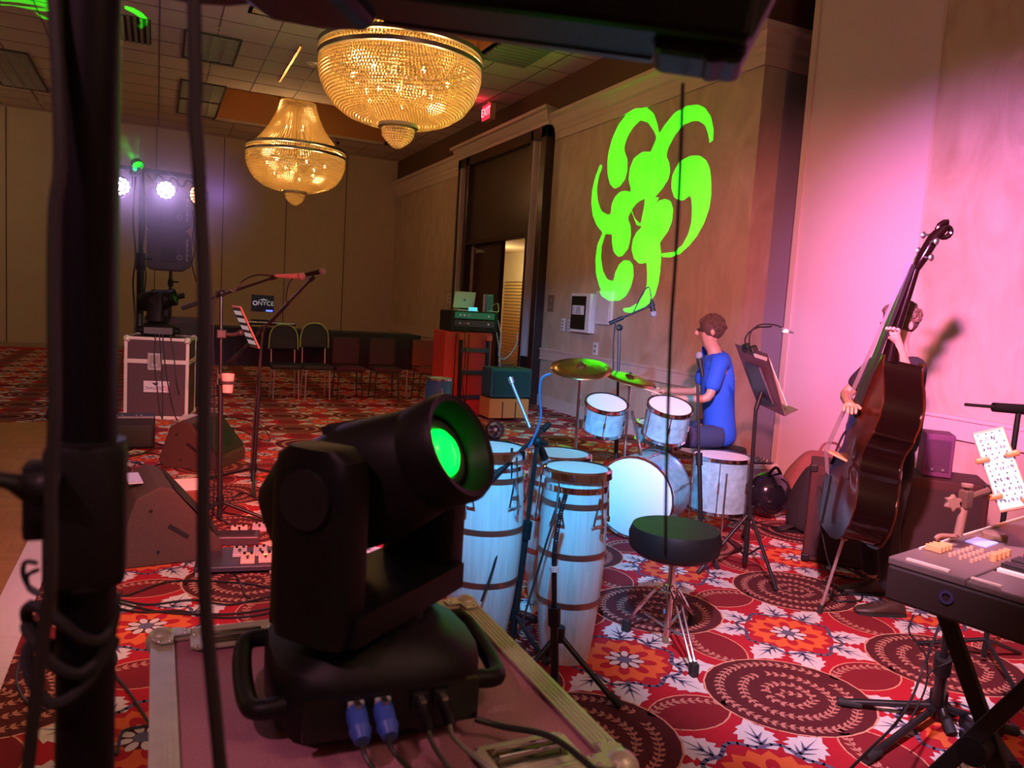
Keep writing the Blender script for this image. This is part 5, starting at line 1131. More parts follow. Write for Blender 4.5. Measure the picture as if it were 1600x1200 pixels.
# ================================================================ DRUM KIT AND DRUMMER
AQUA = mat('aqua_wrap', (.25, .50, .55), .22, noise_scale=25, amt=.5, coat=.5)
kit = thing('drum_kit', 'aqua drum kit with cymbals, in front of the drummer in the blue shirt', 'drum kit', (3.25, 4.75, 0)); o = kit.location
def drum(c, axis, r, h, nm='drum'):
    c = V(c); mb = MB(o); z = V(axis).normalized(); mb.lathe([(r, 0), (r, h)], c, z=z, n=32); s_ = mb.build(nm, AQUA, kit, smooth=True)
    for q in (0, h):
        mb = MB(o); mb.lathe([(r+.002, q-.012), (r+.014, q-.012), (r+.014, q+.012), (r+.002, q+.012)], c, z=z, n=32, caps=False); mb.build('hoop', CHROME, s_, smooth=True)
    mb = MB(o); mb.lathe([(.0001, h+.009), (r-.002, h+.007)], c, z=z, n=32); mb.build('drumhead', mat('drumhead', (.78, .80, .82), .5), s_, smooth=True)
    x, y, z = basis(z)
    for k in range(6):
        a = 2*PI*k/6+.3; mb = MB(o); q = c+(x*math.cos(a)+y*math.sin(a))*(r+.012); mb.cyl(q, q+z*h, .004, n=6); mb.cyl(q+z*h*.4, q+z*h*.6, .009, n=8); mb.build('lug', CHROME, s_, smooth=True)
    return s_
bc = V((3.02, 4.35, .30)); drum(bc+V((.30, .22, 0)), (-.80, -.60, 0), .275, .40, 'bass_drum')
drum((2.95, 4.72, .72), (-.1, -.35, 1), .145, .20, 'rack_tom'); drum((3.30, 4.45, .72), (-.1, -.35, 1), .15, .22, 'rack_tom')
drum((3.70, 4.28, .20), (0, 0, 1), .20, .38, 'floor_tom'); drum((3.62, 4.95, .56), (0, -.1, 1), .175, .14, 'snare_drum')
for q in range(3):
    a = 2*PI*q/3; mb = MB(o); mb.cyl((3.70+.215*math.cos(a), 4.28+.215*math.sin(a), 0), (3.70+.215*math.cos(a), 4.28+.215*math.sin(a), .5), .007); mb.build('leg', CHROME, kit, smooth=True)
    mb = MB(o); mb.cyl((3.62, 4.95, .30), (3.62+.24*math.cos(a), 4.95+.24*math.sin(a), .02), .010); mb.build('stand_leg', CHROME, kit, smooth=True)
mb = MB(o); mb.cyl((3.62, 4.95, .2), (3.62, 4.95, .57), .012); mb.build('snare_post', CHROME, kit, smooth=True)
mb = MB(o); mb.cyl((3.10, 4.42, .56), (3.12, 4.60, .86), .013); mb.build('tom_post', CHROME, kit, smooth=True)
CYM = mat('cymbal_bronze', (.50, .38, .16), .25, metal=1)
for (px, py, d, r, ti, fx) in ((908, 573, 5.45, .22, (-.15, -.25, 1), (3.0, 4.95)), (985, 590, 5.6, .20, (.1, -.22, 1), (3.45, 4.75)), (870, 700, 5.7, .17, (0, -.1, 1), (2.75, 5.15))):
    p = at(px, py, d=d); mb = MB(o); mb.lathe([(.012, .028), (.03, .022), (.045, .006), (r*.7, -.003), (r, -.014)], p, z=ti, n=36, caps=False); cy = mb.build('cymbal', CYM, kit, smooth=True); m_ = cy.modifiers.new('t', 'SOLIDIFY'); m_.thickness = .002
    mb = MB(o); mb.cyl((p.x, p.y, .25), p+V((0, 0, .04)), .011); cs = mb.build('cymbal_stand', CHROME, kit, smooth=True)
    for k in range(3):
        a = 2*PI*k/3+.5; mb = MB(o); mb.cyl((p.x, p.y, .42), (p.x+.24*math.cos(a), p.y+.24*math.sin(a), .02), .008); mb.build('leg', CHROME, cs, smooth=True)
# overhead microphone on its own stand
dE = 5.9; bE = at(962, 780, d=dE); bE.z = 0
mic_stand(bE, at(968, 512, d=dE), at(953, 505, d=dE+.05), at(1017, 477, d=dE-.05), 'boom stand with a small microphone over the drum kit, below the green pattern', leg_a=R(10), leg_l=.22, r=.012)
stE = COL.objects[-1]
tE = [q for q in bpy.data.objects if q.get('label', '').startswith('boom stand with a small microphone over')][0]
mic(tE.location, at(1021, 490, d=dE-.05), at(1021, 490, d=dE)-at(1018, 470, d=dE), tE, L=.11)
cable([at(1018, 472, d=dE-.05), at(1016, 455, d=dE-.05), at(1012, 449, d=dE-.05), at(1004, 458, d=dE-.05), at(996, 475, d=dE-.04), at(990, 487, d=dE-.03)], '', on=tE, r=.006)
cable([at(962, 503, d=dE-.02), at(959, 530, d=dE-.02), at(958, 580, d=dE-.02)], '', on=tE, r=.006)

def throne(c, h, r, label, mt, seat=BLACK, feet=None):
    c = V(c); t = thing('drum_throne', label, 'stool', c); o = c
    mb = MB(o); mb.lathe([(r*.80, h-.13), (r*.97, h-.10), (r, h-.04), (r*.93, h), (.0001, h+.004)], c, n=36); mb.build('seat', seat, t, smooth=True)
    mb = MB(o); mb.cyl(c+V((0, 0, .05)), c+V((0, 0, h-.12)), .016); mb.build('column', mt, t, smooth=True)
    mb = MB(o); mb.cyl(c+V((0, 0, .24)), c+V((0, 0, .30)), .026); mb.cyl(c+V((0, 0, .27)), c+V((-.07, 0, .27)), .006); mb.build('collar', mt, t, smooth=True)
    feet = feet or [c+V((.27*math.cos(a), .27*math.sin(a), 0)) for a in (.6, 2.7, 4.8)]
    for f in feet:
        f = V(f); d = (f-c); d.z = 0; dn = d.normalized(); s_ = V((-dn.y, dn.x, 0))
        for q in (-.014, .014):
            mb = MB(o); mb.tube([c+s_*q+dn*.02+V((0, 0, .27)), c+s_*q+dn*.08+V((0, 0, .255)), f+s_*q*.6+V((0, 0, .03))], .0065, smooth=5); lg = mb.build('leg', mt, t, smooth=True)
        mb = MB(o); mb.cyl(c+V((0, 0, .09)), c+d*.55+V((0, 0, .125)), .006); mb.build('brace', mt, t, smooth=True)
        mb = MB(o); mb.box(f-dn*.012+V((0, 0, .03)), (.04, .035, .06), ax=(dn, s_, V((0, 0, 1))), bev=.006); mb.build('rubber_foot', RUBBER, t)
    return t
c1_ = at(1040, 1010, z=0)
throne(c1_, .58, .215, 'round black drum throne on a chrome tripod in the middle of the carpet', CHROME, feet=[at(1085, 1058, z=0), at(1082, 975, z=0), at(975, 985, z=0)])
mb = MB(); q = at(1040, 955, d=3.65); mb.box(q, (.022, .004, .02)); tag(mb.build('blue_sticker', mat('tag_blue', (.1, .4, .75), .4)), 'tiny blue tag on the chrome column of the nearest drum throne', 'tag').parent = None
throne((4.26, 4.89, 0), .52, .17, 'round black drum throne under the drummer in the blue shirt', BMET)

SKINC = mat('skin', (.48, .27, .19), .5); HAIRC = mat('hair_brown', (.09, .05, .03), .7, bump=.5, bscale=200)
def person(label, loc, heading, J, shirt, trousers, shoe, hairc, s=1.0, bald=False):
    """J: joints in the body's frame: x forward, y left, z up, metres"""
    t = thing('person', label, 'person', loc); o = V(loc); ch, sh = math.cos(heading), math.sin(heading)
    W = lambda p: o+V((p[0]*ch-p[1]*sh, p[0]*sh+p[1]*ch, p[2]))*s
    D = lambda p: V((p[0]*ch-p[1]*sh, p[0]*sh+p[1]*ch, p[2]))
    G = {k: W(v) for k, v in J.items()}
    vs = []; ed = []; ra = []
    def chain(pts, rad, start=None):
        i0 = start
        for p, r in zip(pts, rad):
            vs.append(p); ra.append((r[0]*s, r[1]*s) if isinstance(r, tuple) else r*s)
            if i0 is not None: ed.append((i0, len(vs)-1))
            i0 = len(vs)-1
        return i0
    pel = chain([G['pelvis']], [(.10, .08)]); che = chain([(G['pelvis']+G['chest'])/2, G['chest']], [(.10, .08), (.11, .08)], pel)
    nk = chain([G['neck'], G['head']-D((0, 0, .09))*s, G['head'], G['head']+D((.0, 0, .07))*s], [.055, .06, (.078, .09), (.060, .07)], che)
    hands = []
    for sd in ('l', 'r'):
        sg = 1 if sd == 'l' else -1
        w_ = chain([G['sh_'+sd], (G['sh_'+sd]+G['el_'+sd])/2, G['el_'+sd], G['wr_'+sd]], [.052, .045, .038, .026], che)
        dr = (G['wr_'+sd]-G['el_'+sd]).normalized(); sdv = dr.cross(V((0, 0, 1))).normalized()*sg; dn = dr.cross(sdv)*sg
        pm = chain([G['wr_'+sd]+dr*.055*s], [(.028, .016)], w_)
        down = V((0, 0, -1))
        for k in range(4):
            q = G['wr_'+sd]+dr*.09*s+sdv*(.028-.019*k)*s; L = (.07, .08, .075, .058)[k]*s
            chain([q, q+dr*L*.45+down*L*.15, q+dr*L*.65+down*L*.5], [.0095, .009, .0075], pm)
        q = G['wr_'+sd]+dr*.04*s+sdv*.04*s; chain([q, q+(dr+sdv*.3).normalized()*.04*s+down*.01*s], [.011, .009], pm)
        chain([G['hip_'+sd], (G['hip_'+sd]+G['kn_'+sd])/2, G['kn_'+sd], (G['kn_'+sd]*.6+G['an_'+sd]*.4), G['an_'+sd]], [.07, .07, .054, .05, .036], pel)
    skin('body', vs, ed, ra, SKINC, t, sub=1, o=o)
    def wear(name, chains, m):
        V_ = []; E_ = []; Rr = []
        base = None
        for pts, rad, st in chains:
            i0 = st
            for p, r in zip(pts, rad):
                V_.append(p); Rr.append((r[0]*s, r[1]*s) if isinstance(r, tuple) else r*s)
                if i0 is not None: E_.append((i0, len(V_)-1))
                i0 = len(V_)-1
        return skin(name, V_, E_, Rr, m, t, sub=2, o=o)
    mid = (G['pelvis']+G['chest'])/2; low = G['pelvis']+(mid-G['pelvis'])*.1
    col_ = G['neck']-(G['neck']-G['chest'])*.08
    lo2 = low-(G['chest']-G['pelvis']).normalized()*.15*s; ch_s = [([lo2, mid, G['chest'], col_], [(.175, .145), (.155, .125), (.165, .125), (.075, .075)], None)]
    for sd in ('l', 'r'):
        a = G['sh_'+sd]; b_ = G['el_'+sd]; ch_s.append(([a, a+(b_-a)*.5, a+(b_-a)*.85], [.072, .066, .062], 2))
    wear('shirt', ch_s, shirt)
    ch_t = [([low+V((0, 0, .11))*s, G['pelvis']-V((0, 0, .04))*s], [(.155, .125), (.15, .13)], None)]
    for sd in ('l', 'r'):
        ch_t.append(([G['hip_'+sd], (G['hip_'+sd]+G['kn_'+sd])/2, G['kn_'+sd], (G['kn_'+sd]+G['an_'+sd])/2, G['an_'+sd]+V((0, 0, .02))], [.10, .095, .072, .064, .06], 1))
    wear('trousers', ch_t, trousers)
    for sd in ('l', 'r'):
        an = G['an_'+sd]; f = D(J.get('foot_'+sd, (1, 0, 0))).normalized(); z0 = o.z
        prof = []; sv = V((-f.y, f.x, 0))
        for q, hw, hh in ((-.075, .028, .05), (-.06, .036, .085), (.0, .040, .09), (.06, .044, .07), (.12, .048, .052), (.17, .042, .042), (.20, .02, .03)):
            c_ = V((an.x, an.y, z0))+f*q*s; prof.append([c_+sv*hw*s*math.cos(a)+V((0, 0, (hh/2+hh/2*math.sin(a))*s)) for a in [2*PI*i/14 for i in range(14)]])
        mb = MB(o); mb.loft(prof); sh_ = mb.build('shoe', shoe, t, smooth=True)
        mb = MB(o); mb.loft([[c_+sv*hw*1.08*s*(1 if i in (0, 3) else -1)+V((0, 0, z)) for i, z in enumerate((0, 0, .018, .018))] for c_, hw in [(V((an.x, an.y, z0))+f*q*s, h_) for q, h_ in ((-.078, .03), (0, .04), (.12, .048), (.19, .03))]]); mb.build('sole', RUBBER, sh_)
        for k in range(3):
            c_ = V((an.x, an.y, z0))+f*(.035+.028*k)*s+V((0, 0, (.083-.012*k)*s)); mb = MB(o); mb.cyl(c_-sv*.022*s, c_+sv*.022*s, .003, n=6); mb.build('lace', mat('lace', (.12, .08, .07), .8), sh_, smooth=True)
    h = G['head']; f = D(J.get('look', (1, 0, 0))).normalized(); sv = V((-f.y, f.x, 0)).normalized(); u = f.cross(sv)
    mb = MB(o); mb.ball(h+f*.098*s-u*.005*s, .014*s, (1.3, .9, 1.5), ax=(f, sv, u)); mb.build('nose', SKINC, t, smooth=True)
    for q in (-1, 1):
        mb = MB(o); mb.ball(h+f*.084*s+sv*q*.031*s+u*.018*s, .011*s); mb.build('eye', mat('eye_dark', (.03, .02, .02), .2), t, smooth=True)
        mb = MB(o); mb.ball(h+sv*q*.083*s-f*.005*s, .024*s, (.7, .35, 1.1), ax=(f, sv, u)); mb.build('ear', SKINC, t, smooth=True)
    mb = MB(o); mb.ball(h+f*.083*s-u*.042*s, .018*s, (.5, 1.3, .35), ax=(f, sv, u)); mb.build('mouth', mat('lip', (.35, .12, .1), .5), t, smooth=True)
    mb = MB(o); rnd = random.Random(3)
    mb.ball(h+u*.035*s-f*.022*s, .098*s, (1.0, .95, 1.0), ax=(f, sv, u), n=16, m_=10)
    for k in range(70):
        a = rnd.uniform(0, 2*PI); b2 = rnd.uniform(-.1, 1.4); dd = f*(-abs(math.cos(a)) if b2 < .5 else math.cos(a))*math.cos(b2)+sv*math.sin(a)*math.cos(b2)+u*math.sin(b2)
        mb.ball(h+u*.03*s-f*.02*s+dd*.092*s, .022*s, n=6, m_=4)
    mb.build('hair', hairc, t, smooth=True)
    return t
JS = dict(pelvis=(0, 0, .60), chest=(.06, 0, 1.03), neck=(.10, 0, 1.25), head=(.14, 0, 1.37), sh_l=(.08, .19, 1.18), sh_r=(.08, -.19, 1.18),
          el_l=(.16, .27, .88), el_r=(.14, -.28, .88), wr_l=(.40, .20, .86), wr_r=(.40, -.16, .88), hip_l=(.03, .10, .58), hip_r=(.03, -.10, .58),
          kn_l=(.44, .17, .56), kn_r=(.44, -.17, .56), an_l=(.45, .20, .09), an_r=(.45, -.20, .09), look=(1, 0, -.1))
BLUES = mat('shirt_blue', (.015, .10, .62), .8, noise_scale=8, amt=.15); JEANS = mat('jeans_dark', (.03, .04, .10), .85, noise_scale=40)
drm = person('seated drummer in a bright blue polo shirt, seen from behind at the kit', (4.20, 4.92, 0), math.atan2(.45, -.85), JS, BLUES, JEANS, mat('shoe_black', (.02, .02, .02), .5), HAIRC, s=1.06)
for sd, lb in (('l', 'left'), ('r', 'right')):
    hd_ = math.atan2(.45, -.85); p = JS['wr_'+sd]; ch, sh = math.cos(hd_), math.sin(hd_)
    W = lambda p: V((4.20, 4.92, 0))+V((p[0]*ch-p[1]*sh, p[0]*sh+p[1]*ch, p[2]))*1.06
    mb = MB(); mb.cyl(W((p[0]+.02, p[1], p[2]-.0)), W((p[0]+.38, p[1]*.6, p[2]+.10)), .007, .005, n=8); mb.ball(W((p[0]+.38, p[1]*.6, p[2]+.10)), .009)
    tag(mb.build('drumstick', mat('stick_maple', (.6, .42, .25), .5), smooth=True), f'wooden drumstick held in the {lb} hand of the drummer in blue', 'drumstick')
# drummer's vocal mic
dM = 5.0; bM = at(1095, 880, d=dM); bM.z = 0
mM = mic_stand(bM, at(1090, 600, d=dM), at(1090, 600, d=dM), at(1091, 562, d=dM), 'short straight microphone stand in front of the drummer in blue', leg_a=R(20), leg_l=.2, r=.011, boom=False)
mic(bM, at(1092, 556, d=dM), (-.1, .3, 1), mM, L=.14)

# ================================================================ RIGHT: MUSIC STAND, CASES, BAGS
bs = at(1163, 893, z=0)
t = thing('music_stand', 'black music stand with clip-on lamp and sheets, in front of the pink panel', 'music stand', bs); o = bs
tp = at(1181, 640, d=4.72)
mb = MB(o); mb.cyl(bs+V((0, 0, .06)), bs+(tp-bs)*.5, .016); mb.build('lower_tube', BMET, t, smooth=True)
mb = MB(o); mb.cyl(bs+(tp-bs)*.45, tp, .012); mb.build('upper_tube', BMET, t, smooth=True)
mb = MB(o); mb.cyl(bs+V((0, 0, .34)), bs+V((0, 0, .42)), .027); mb.build('hub', BLACK, t, smooth=True)
for q in (at(1090, 898, z=0), at(1213, 925, z=0), at(1160, 840, z=0)):
    mb = MB(o); mb.cyl(bs+V((0, 0, .38)), q+V((0, 0, .012)), .011); lg = mb.build('leg', BMET, t, smooth=True)
    mb = MB(o); mb.cyl(q+(bs-q)*.04+V((0, 0, .02)), q+V((0, 0, .013)), .014); mb.build('rubber_foot', RUBBER, lg, smooth=True)
    mb = MB(o); mb.cyl(bs+V((0, 0, .10)), bs+(q-bs)*.45+V((0, 0, .21)), .006); mb.build('brace', BMET, t, smooth=True)
TL, TR, BR_, BL = at(1148, 537, d=4.98), at(1199, 553, d=4.55), at(1226, 650, d=4.50), at(1183, 630, d=4.93)
nr = (TR-TL).cross(BL-TL).normalized()
if nr.x < 0: nr = -nr
mb = MB(o); mb.prism([TL, TR, BR_, BL], nr*.004); dk = mb.build('desk', mat('desk_plum', (.11, .055, .085), .5), t)
e0, e1 = BL, BR_; out = nr*.085+V((0, 0, .012)); mb = MB(o); mb.prism([e0, e1, e1+out, e0+out], V((0, 0, -.003))); mb.build('lip', MATS['desk_plum'], dk)
C_ = (TL+TR+BR_+BL)/4; xv = (TR-TL).normalized(); zv = (TL-BL).normalized()
mb = MB(o); mb.box(C_-nr*.014-zv*.02, (.20, .018, .24), ax=(xv, nr, zv), bev=.004); mb.build('back_plate', mat('plate_navy', (.02, .02, .05), .4), dk)
mb = MB(o); mb.cyl(tp, C_-nr*.02-zv*.08, .014); mb.build('tilt_joint', BLACK, t, smooth=True)
sh0 = C_+nr*.010+zv*.02; 
mb = MB(); mb.box(sh0+xv*.12, (.20, .004, .30), ax=(xv, nr, zv)); mb.box(sh0-xv*.09+nr*.003, (.20, .004, .30), ax=(xv, nr, zv)); s_ = tag(mb.build('sheet_music', mat('paper_white', (.85, .86, .82), .7)), 'white sheets of music resting on the black music stand', 'sheet music')
for k, (dx, pk) in enumerate(((.0, [(1172, 545), (1171, 528), (1176, 515), (1190, 507), (1212, 508), (1226, 514)]), (0, [(1168, 545), (1164, 532), (1170, 520), (1183, 512), (1196, 511), (1206, 510)]))):
    mb = MB(o); P = [at(x, y, d=4.75) for x, y in pk]; mb.tube(P, .005, 7, smooth=6); mb.build('lamp_neck', BMET, t, smooth=True)
P = at(1224, 514, d=4.75); P2 = at(1234, 518, d=4.74); mb = MB(o); mb.ball((P+P2)/2, .03, (1.5, .7, .35), ax=((P2-P).normalized(), V((0, 1, 0)), V((0, 0, 1)))); lh = mb.build('lamp_head', mat('lamp_head', (.35, .35, .37), .3, metal=.6), t, smooth=True)
mb = MB(o); mb.ball((P+P2)/2-V((0, 0, .009)), .024, (1.3, .6, .2)); mb.build('lamp_glow', mat('glow_green', (.7, .9, .8), .3, emit=(.7, 1, .85), es=5), lh, smooth=True)
lamp('desk_lamp', 'SPOT', (P+P2)/2-V((0, 0, .03)), (.75, 1, .9), 1.6, to=C_+nr*.05, size=90, rad=.02)
mb = MB(o)
for q in (.35, .55, .62): mb.box(TL+(TR-TL)*q+V((0, 0, .01)), (.03, .035, .035), ax=(xv, nr, zv), bev=.004)
mb.build('lamp_clips', BLACK, t) if False else None
for q in (.38, .6):
    mb = MB(o); mb.box(TL+(TR-TL)*q+V((0, 0, .006)), (.035, .04, .035), ax=(xv, nr, zv), bev=.004); mb.build('lamp_clip', BLACK, t)

q = V((4.72, 5.22, 0)); tC = flight_case(q, (.52, .40, .33), R(-14), 'low flight case of mixer gear right of the drummer', lid=False, latch=False, name='mixer_case', color=mat('case_pinkish', (.30, .16, .18), .5)); o = q
mb = MB(o); mb.box(q+V((0, 0, .335)), (.46, .34, .02), rz=R(-14)); mb.build('mixer_panel', mat('mixer_dark', (.03, .02, .03), .4), tC)
rnd = random.Random(5)
for i in range(8):
    for j in range(5):
        a = R(-14); x, y = -.19+.054*i, -.12+.06*j; mb = MB(o); p = q+V((x*math.cos(a)-y*math.sin(a), x*math.sin(a)+y*math.cos(a), .345)); mb.cyl(p, p+V((0, 0, .016)), .007, n=8); mb.build('knob', mat(('knob_pale', 'knob_red')[rnd.random() < .3], ((.7, .6, .55), (.6, .1, .08))[0] if True else 0, .5), tC)
def softbag(c, pts, h, label, m, handle=True, name='bag'):
    c = V(c); t = thing(name, label, 'bag', c); o = c; rings = []
    for z, k in ((0, .95), (h*.15, 1.02), (h*.5, 1.0), (h*.8, .86), (h*.97, .62), (h, .45)):
        rings.append([c+V((x*k+.008*math.sin(5*i+z*40), y*k*(1 if z < h*.6 else .7), z+(.02*math.sin(i*1.3) if z > 0 else 0))) for i, (x, y) in enumerate(pts)])
    mb = MB(o); mb.loft(rings); b_ = mb.build('body', m, t, smooth=True); sb = b_.modifiers.new('s', 'SUBSURF'); sb.levels = 1; sb.render_levels = 2
    if handle:
        mb = MB(o); mb.tube([c+V((-.16, 0, h*.93)), c+V((-.10, 0, h+.07)), c+V((.05, 0, h+.07)), c+V((.12, 0, h*.93))], .011, smooth=6); mb.build('handle', m, t, smooth=True)
    mb = MB(o); mb.tube([c+V((p[0]*.80, p[1]*.5-.02, h*.93)) for p in pts[:5]], .005, smooth=3); mb.build('zip', BLACK, t, smooth=True)
    return t
def oval(a, b_, n=12, rot=0): return [(a*math.copysign(abs(math.cos(t))**.6, math.cos(t))*math.cos(rot)-b_*math.copysign(abs(math.sin(t))**.6, math.sin(t))*math.sin(rot), a*math.copysign(abs(math.cos(t))**.6, math.cos(t))*math.sin(rot)+b_*math.copysign(abs(math.sin(t))**.6, math.sin(t))*math.cos(rot)) for t in [2*PI*i/n for i in range(n)]]
softbag((5.20, 4.66, 0), oval(.40, .20, rot=R(-30)), .50, 'large brown soft bag with a handle leaning by the pink panel', mat('bag_brown', (.28, .11, .10), .9, noise_scale=12, amt=.2, bump=.3))
p = at(1210, 812, z=0); t = thing('round_case', 'glossy black round case among dark gear in front of the brown bag', 'case', (p.x, p.y+.08, 0)); o = t.location
mb = MB(o); mb.ball(o+V((0, 0, .19)), .19, (1.0, .8, 1.0), n=20, m_=12); mb.build('shell', mat('gloss_black', (.012, .012, .02), .15, coat=.6), t, smooth=True)
mb = MB(o); mb.tube([o+V((-.08, -.05, .36)), o+V((-.02, -.06, .42)), o+V((.06, -.04, .36))], .012, smooth=5); mb.build('handle', BLACK, t, smooth=True)
p = at(1232, 830, z=0); t = thing('foot_pedal', 'black bass drum pedal lying beside the glossy black case', 'pedal', (p.x, p.y, 0)); o = t.location
mb = MB(o); mb.box(o+V((0, 0, .012)), (.24, .1, .02), rz=R(-20)); mb.build('base', BMET, t)
mb = MB(o); mb.prism([o+V((-.1, -.035, .02)), o+V((.08, -.06, .07)), o+V((.1, .0, .07)), o+V((-.08, .035, .02))], (0, 0, .008)); mb.build('footboard', STEEL, t)
for sx in (-.04, .04):
    mb = MB(o); mb.cyl(o+V((.1, sx, .02)), o+V((.1, sx, .2)), .007); mb.build('post', CHROME, t, smooth=True)
p = at(1275, 840, z=0); softbag((p.x+.14, p.y+.12, 0), oval(.24, .17, rot=R(-20)), .50, 'upright black gig bag between the brown bag and the double bass', CLOTHB, handle=False, name='gig_bag')

# amplifier behind the bass, head on top, small boxes
p0 = at(1312, 884, z=0); am = V((4.40, 3.42, 0)); an_ = math.atan2(-.72, .70)
t = thing('bass_amplifier', 'big dark red-lit speaker cabinet behind the keyboard and the double bass', 'amplifier', am); o = am
dx = V((math.cos(an_), math.sin(an_), 0)); dy = V((-dx.y, dx.x, 0))
mb = MB(o); mb.box(am+V((0, 0, .33)), (1.02, .40, .64), ax=(dx, dy, V((0, 0, 1))), bev=.012); mb.build('cabinet', mat('cab_lit_red', (.055, .014, .014), .8, noise_scale=90, amt=.3), t)  # red light on the cabinet put into its colour
mb = MB(o); mb.box(am-dy*.205+V((0, 0, .32)), (.94, .012, .54), ax=(dx, dy, V((0, 0, 1)))); mb.build('grille', mat('cab_grille', (.045, .022, .026), .9, bump=.6, bscale=260), t)
for q in (-1, 1):
    for z in (.03, .63):
        mb = MB(o); mb.box(am+dx*q*.495-dy*.185+V((0, 0, z)), (.05, .05, .05), ax=(dx, dy, V((0, 0, 1))), bev=.008); mb.build('corner_guard', BLACK, t)
q = am+dx*.22+V((0, 0, .655)); t = thing('amplifier_head', 'plum box upright on the dark speaker cabinet left of the music tablet', 'amplifier', q); o = q
mb = MB(o); mb.box(q+V((0, 0, .135)), (.17, .24, .27), ax=(dx, dy, V((0, 0, 1))), bev=.006); mb.build('case', mat('head_plum', (.10, .02, .08), .6), t)
mb = MB(o); mb.box(q-dy*.122+V((0, 0, .135)), (.13, .006, .2), ax=(dx, dy, V((0, 0, 1)))); mb.build('front', mat('head_front', (.05, .01, .04), .7), t)
for k in range(2):
    mb = MB(o); mb.cyl(q-dy*.125+dx*(-.03+.06*k)+V((0, 0, .05)), q-dy*.14+dx*(-.03+.06*k)+V((0, 0, .05)), .009, n=10); mb.build('knob', STEEL, t)
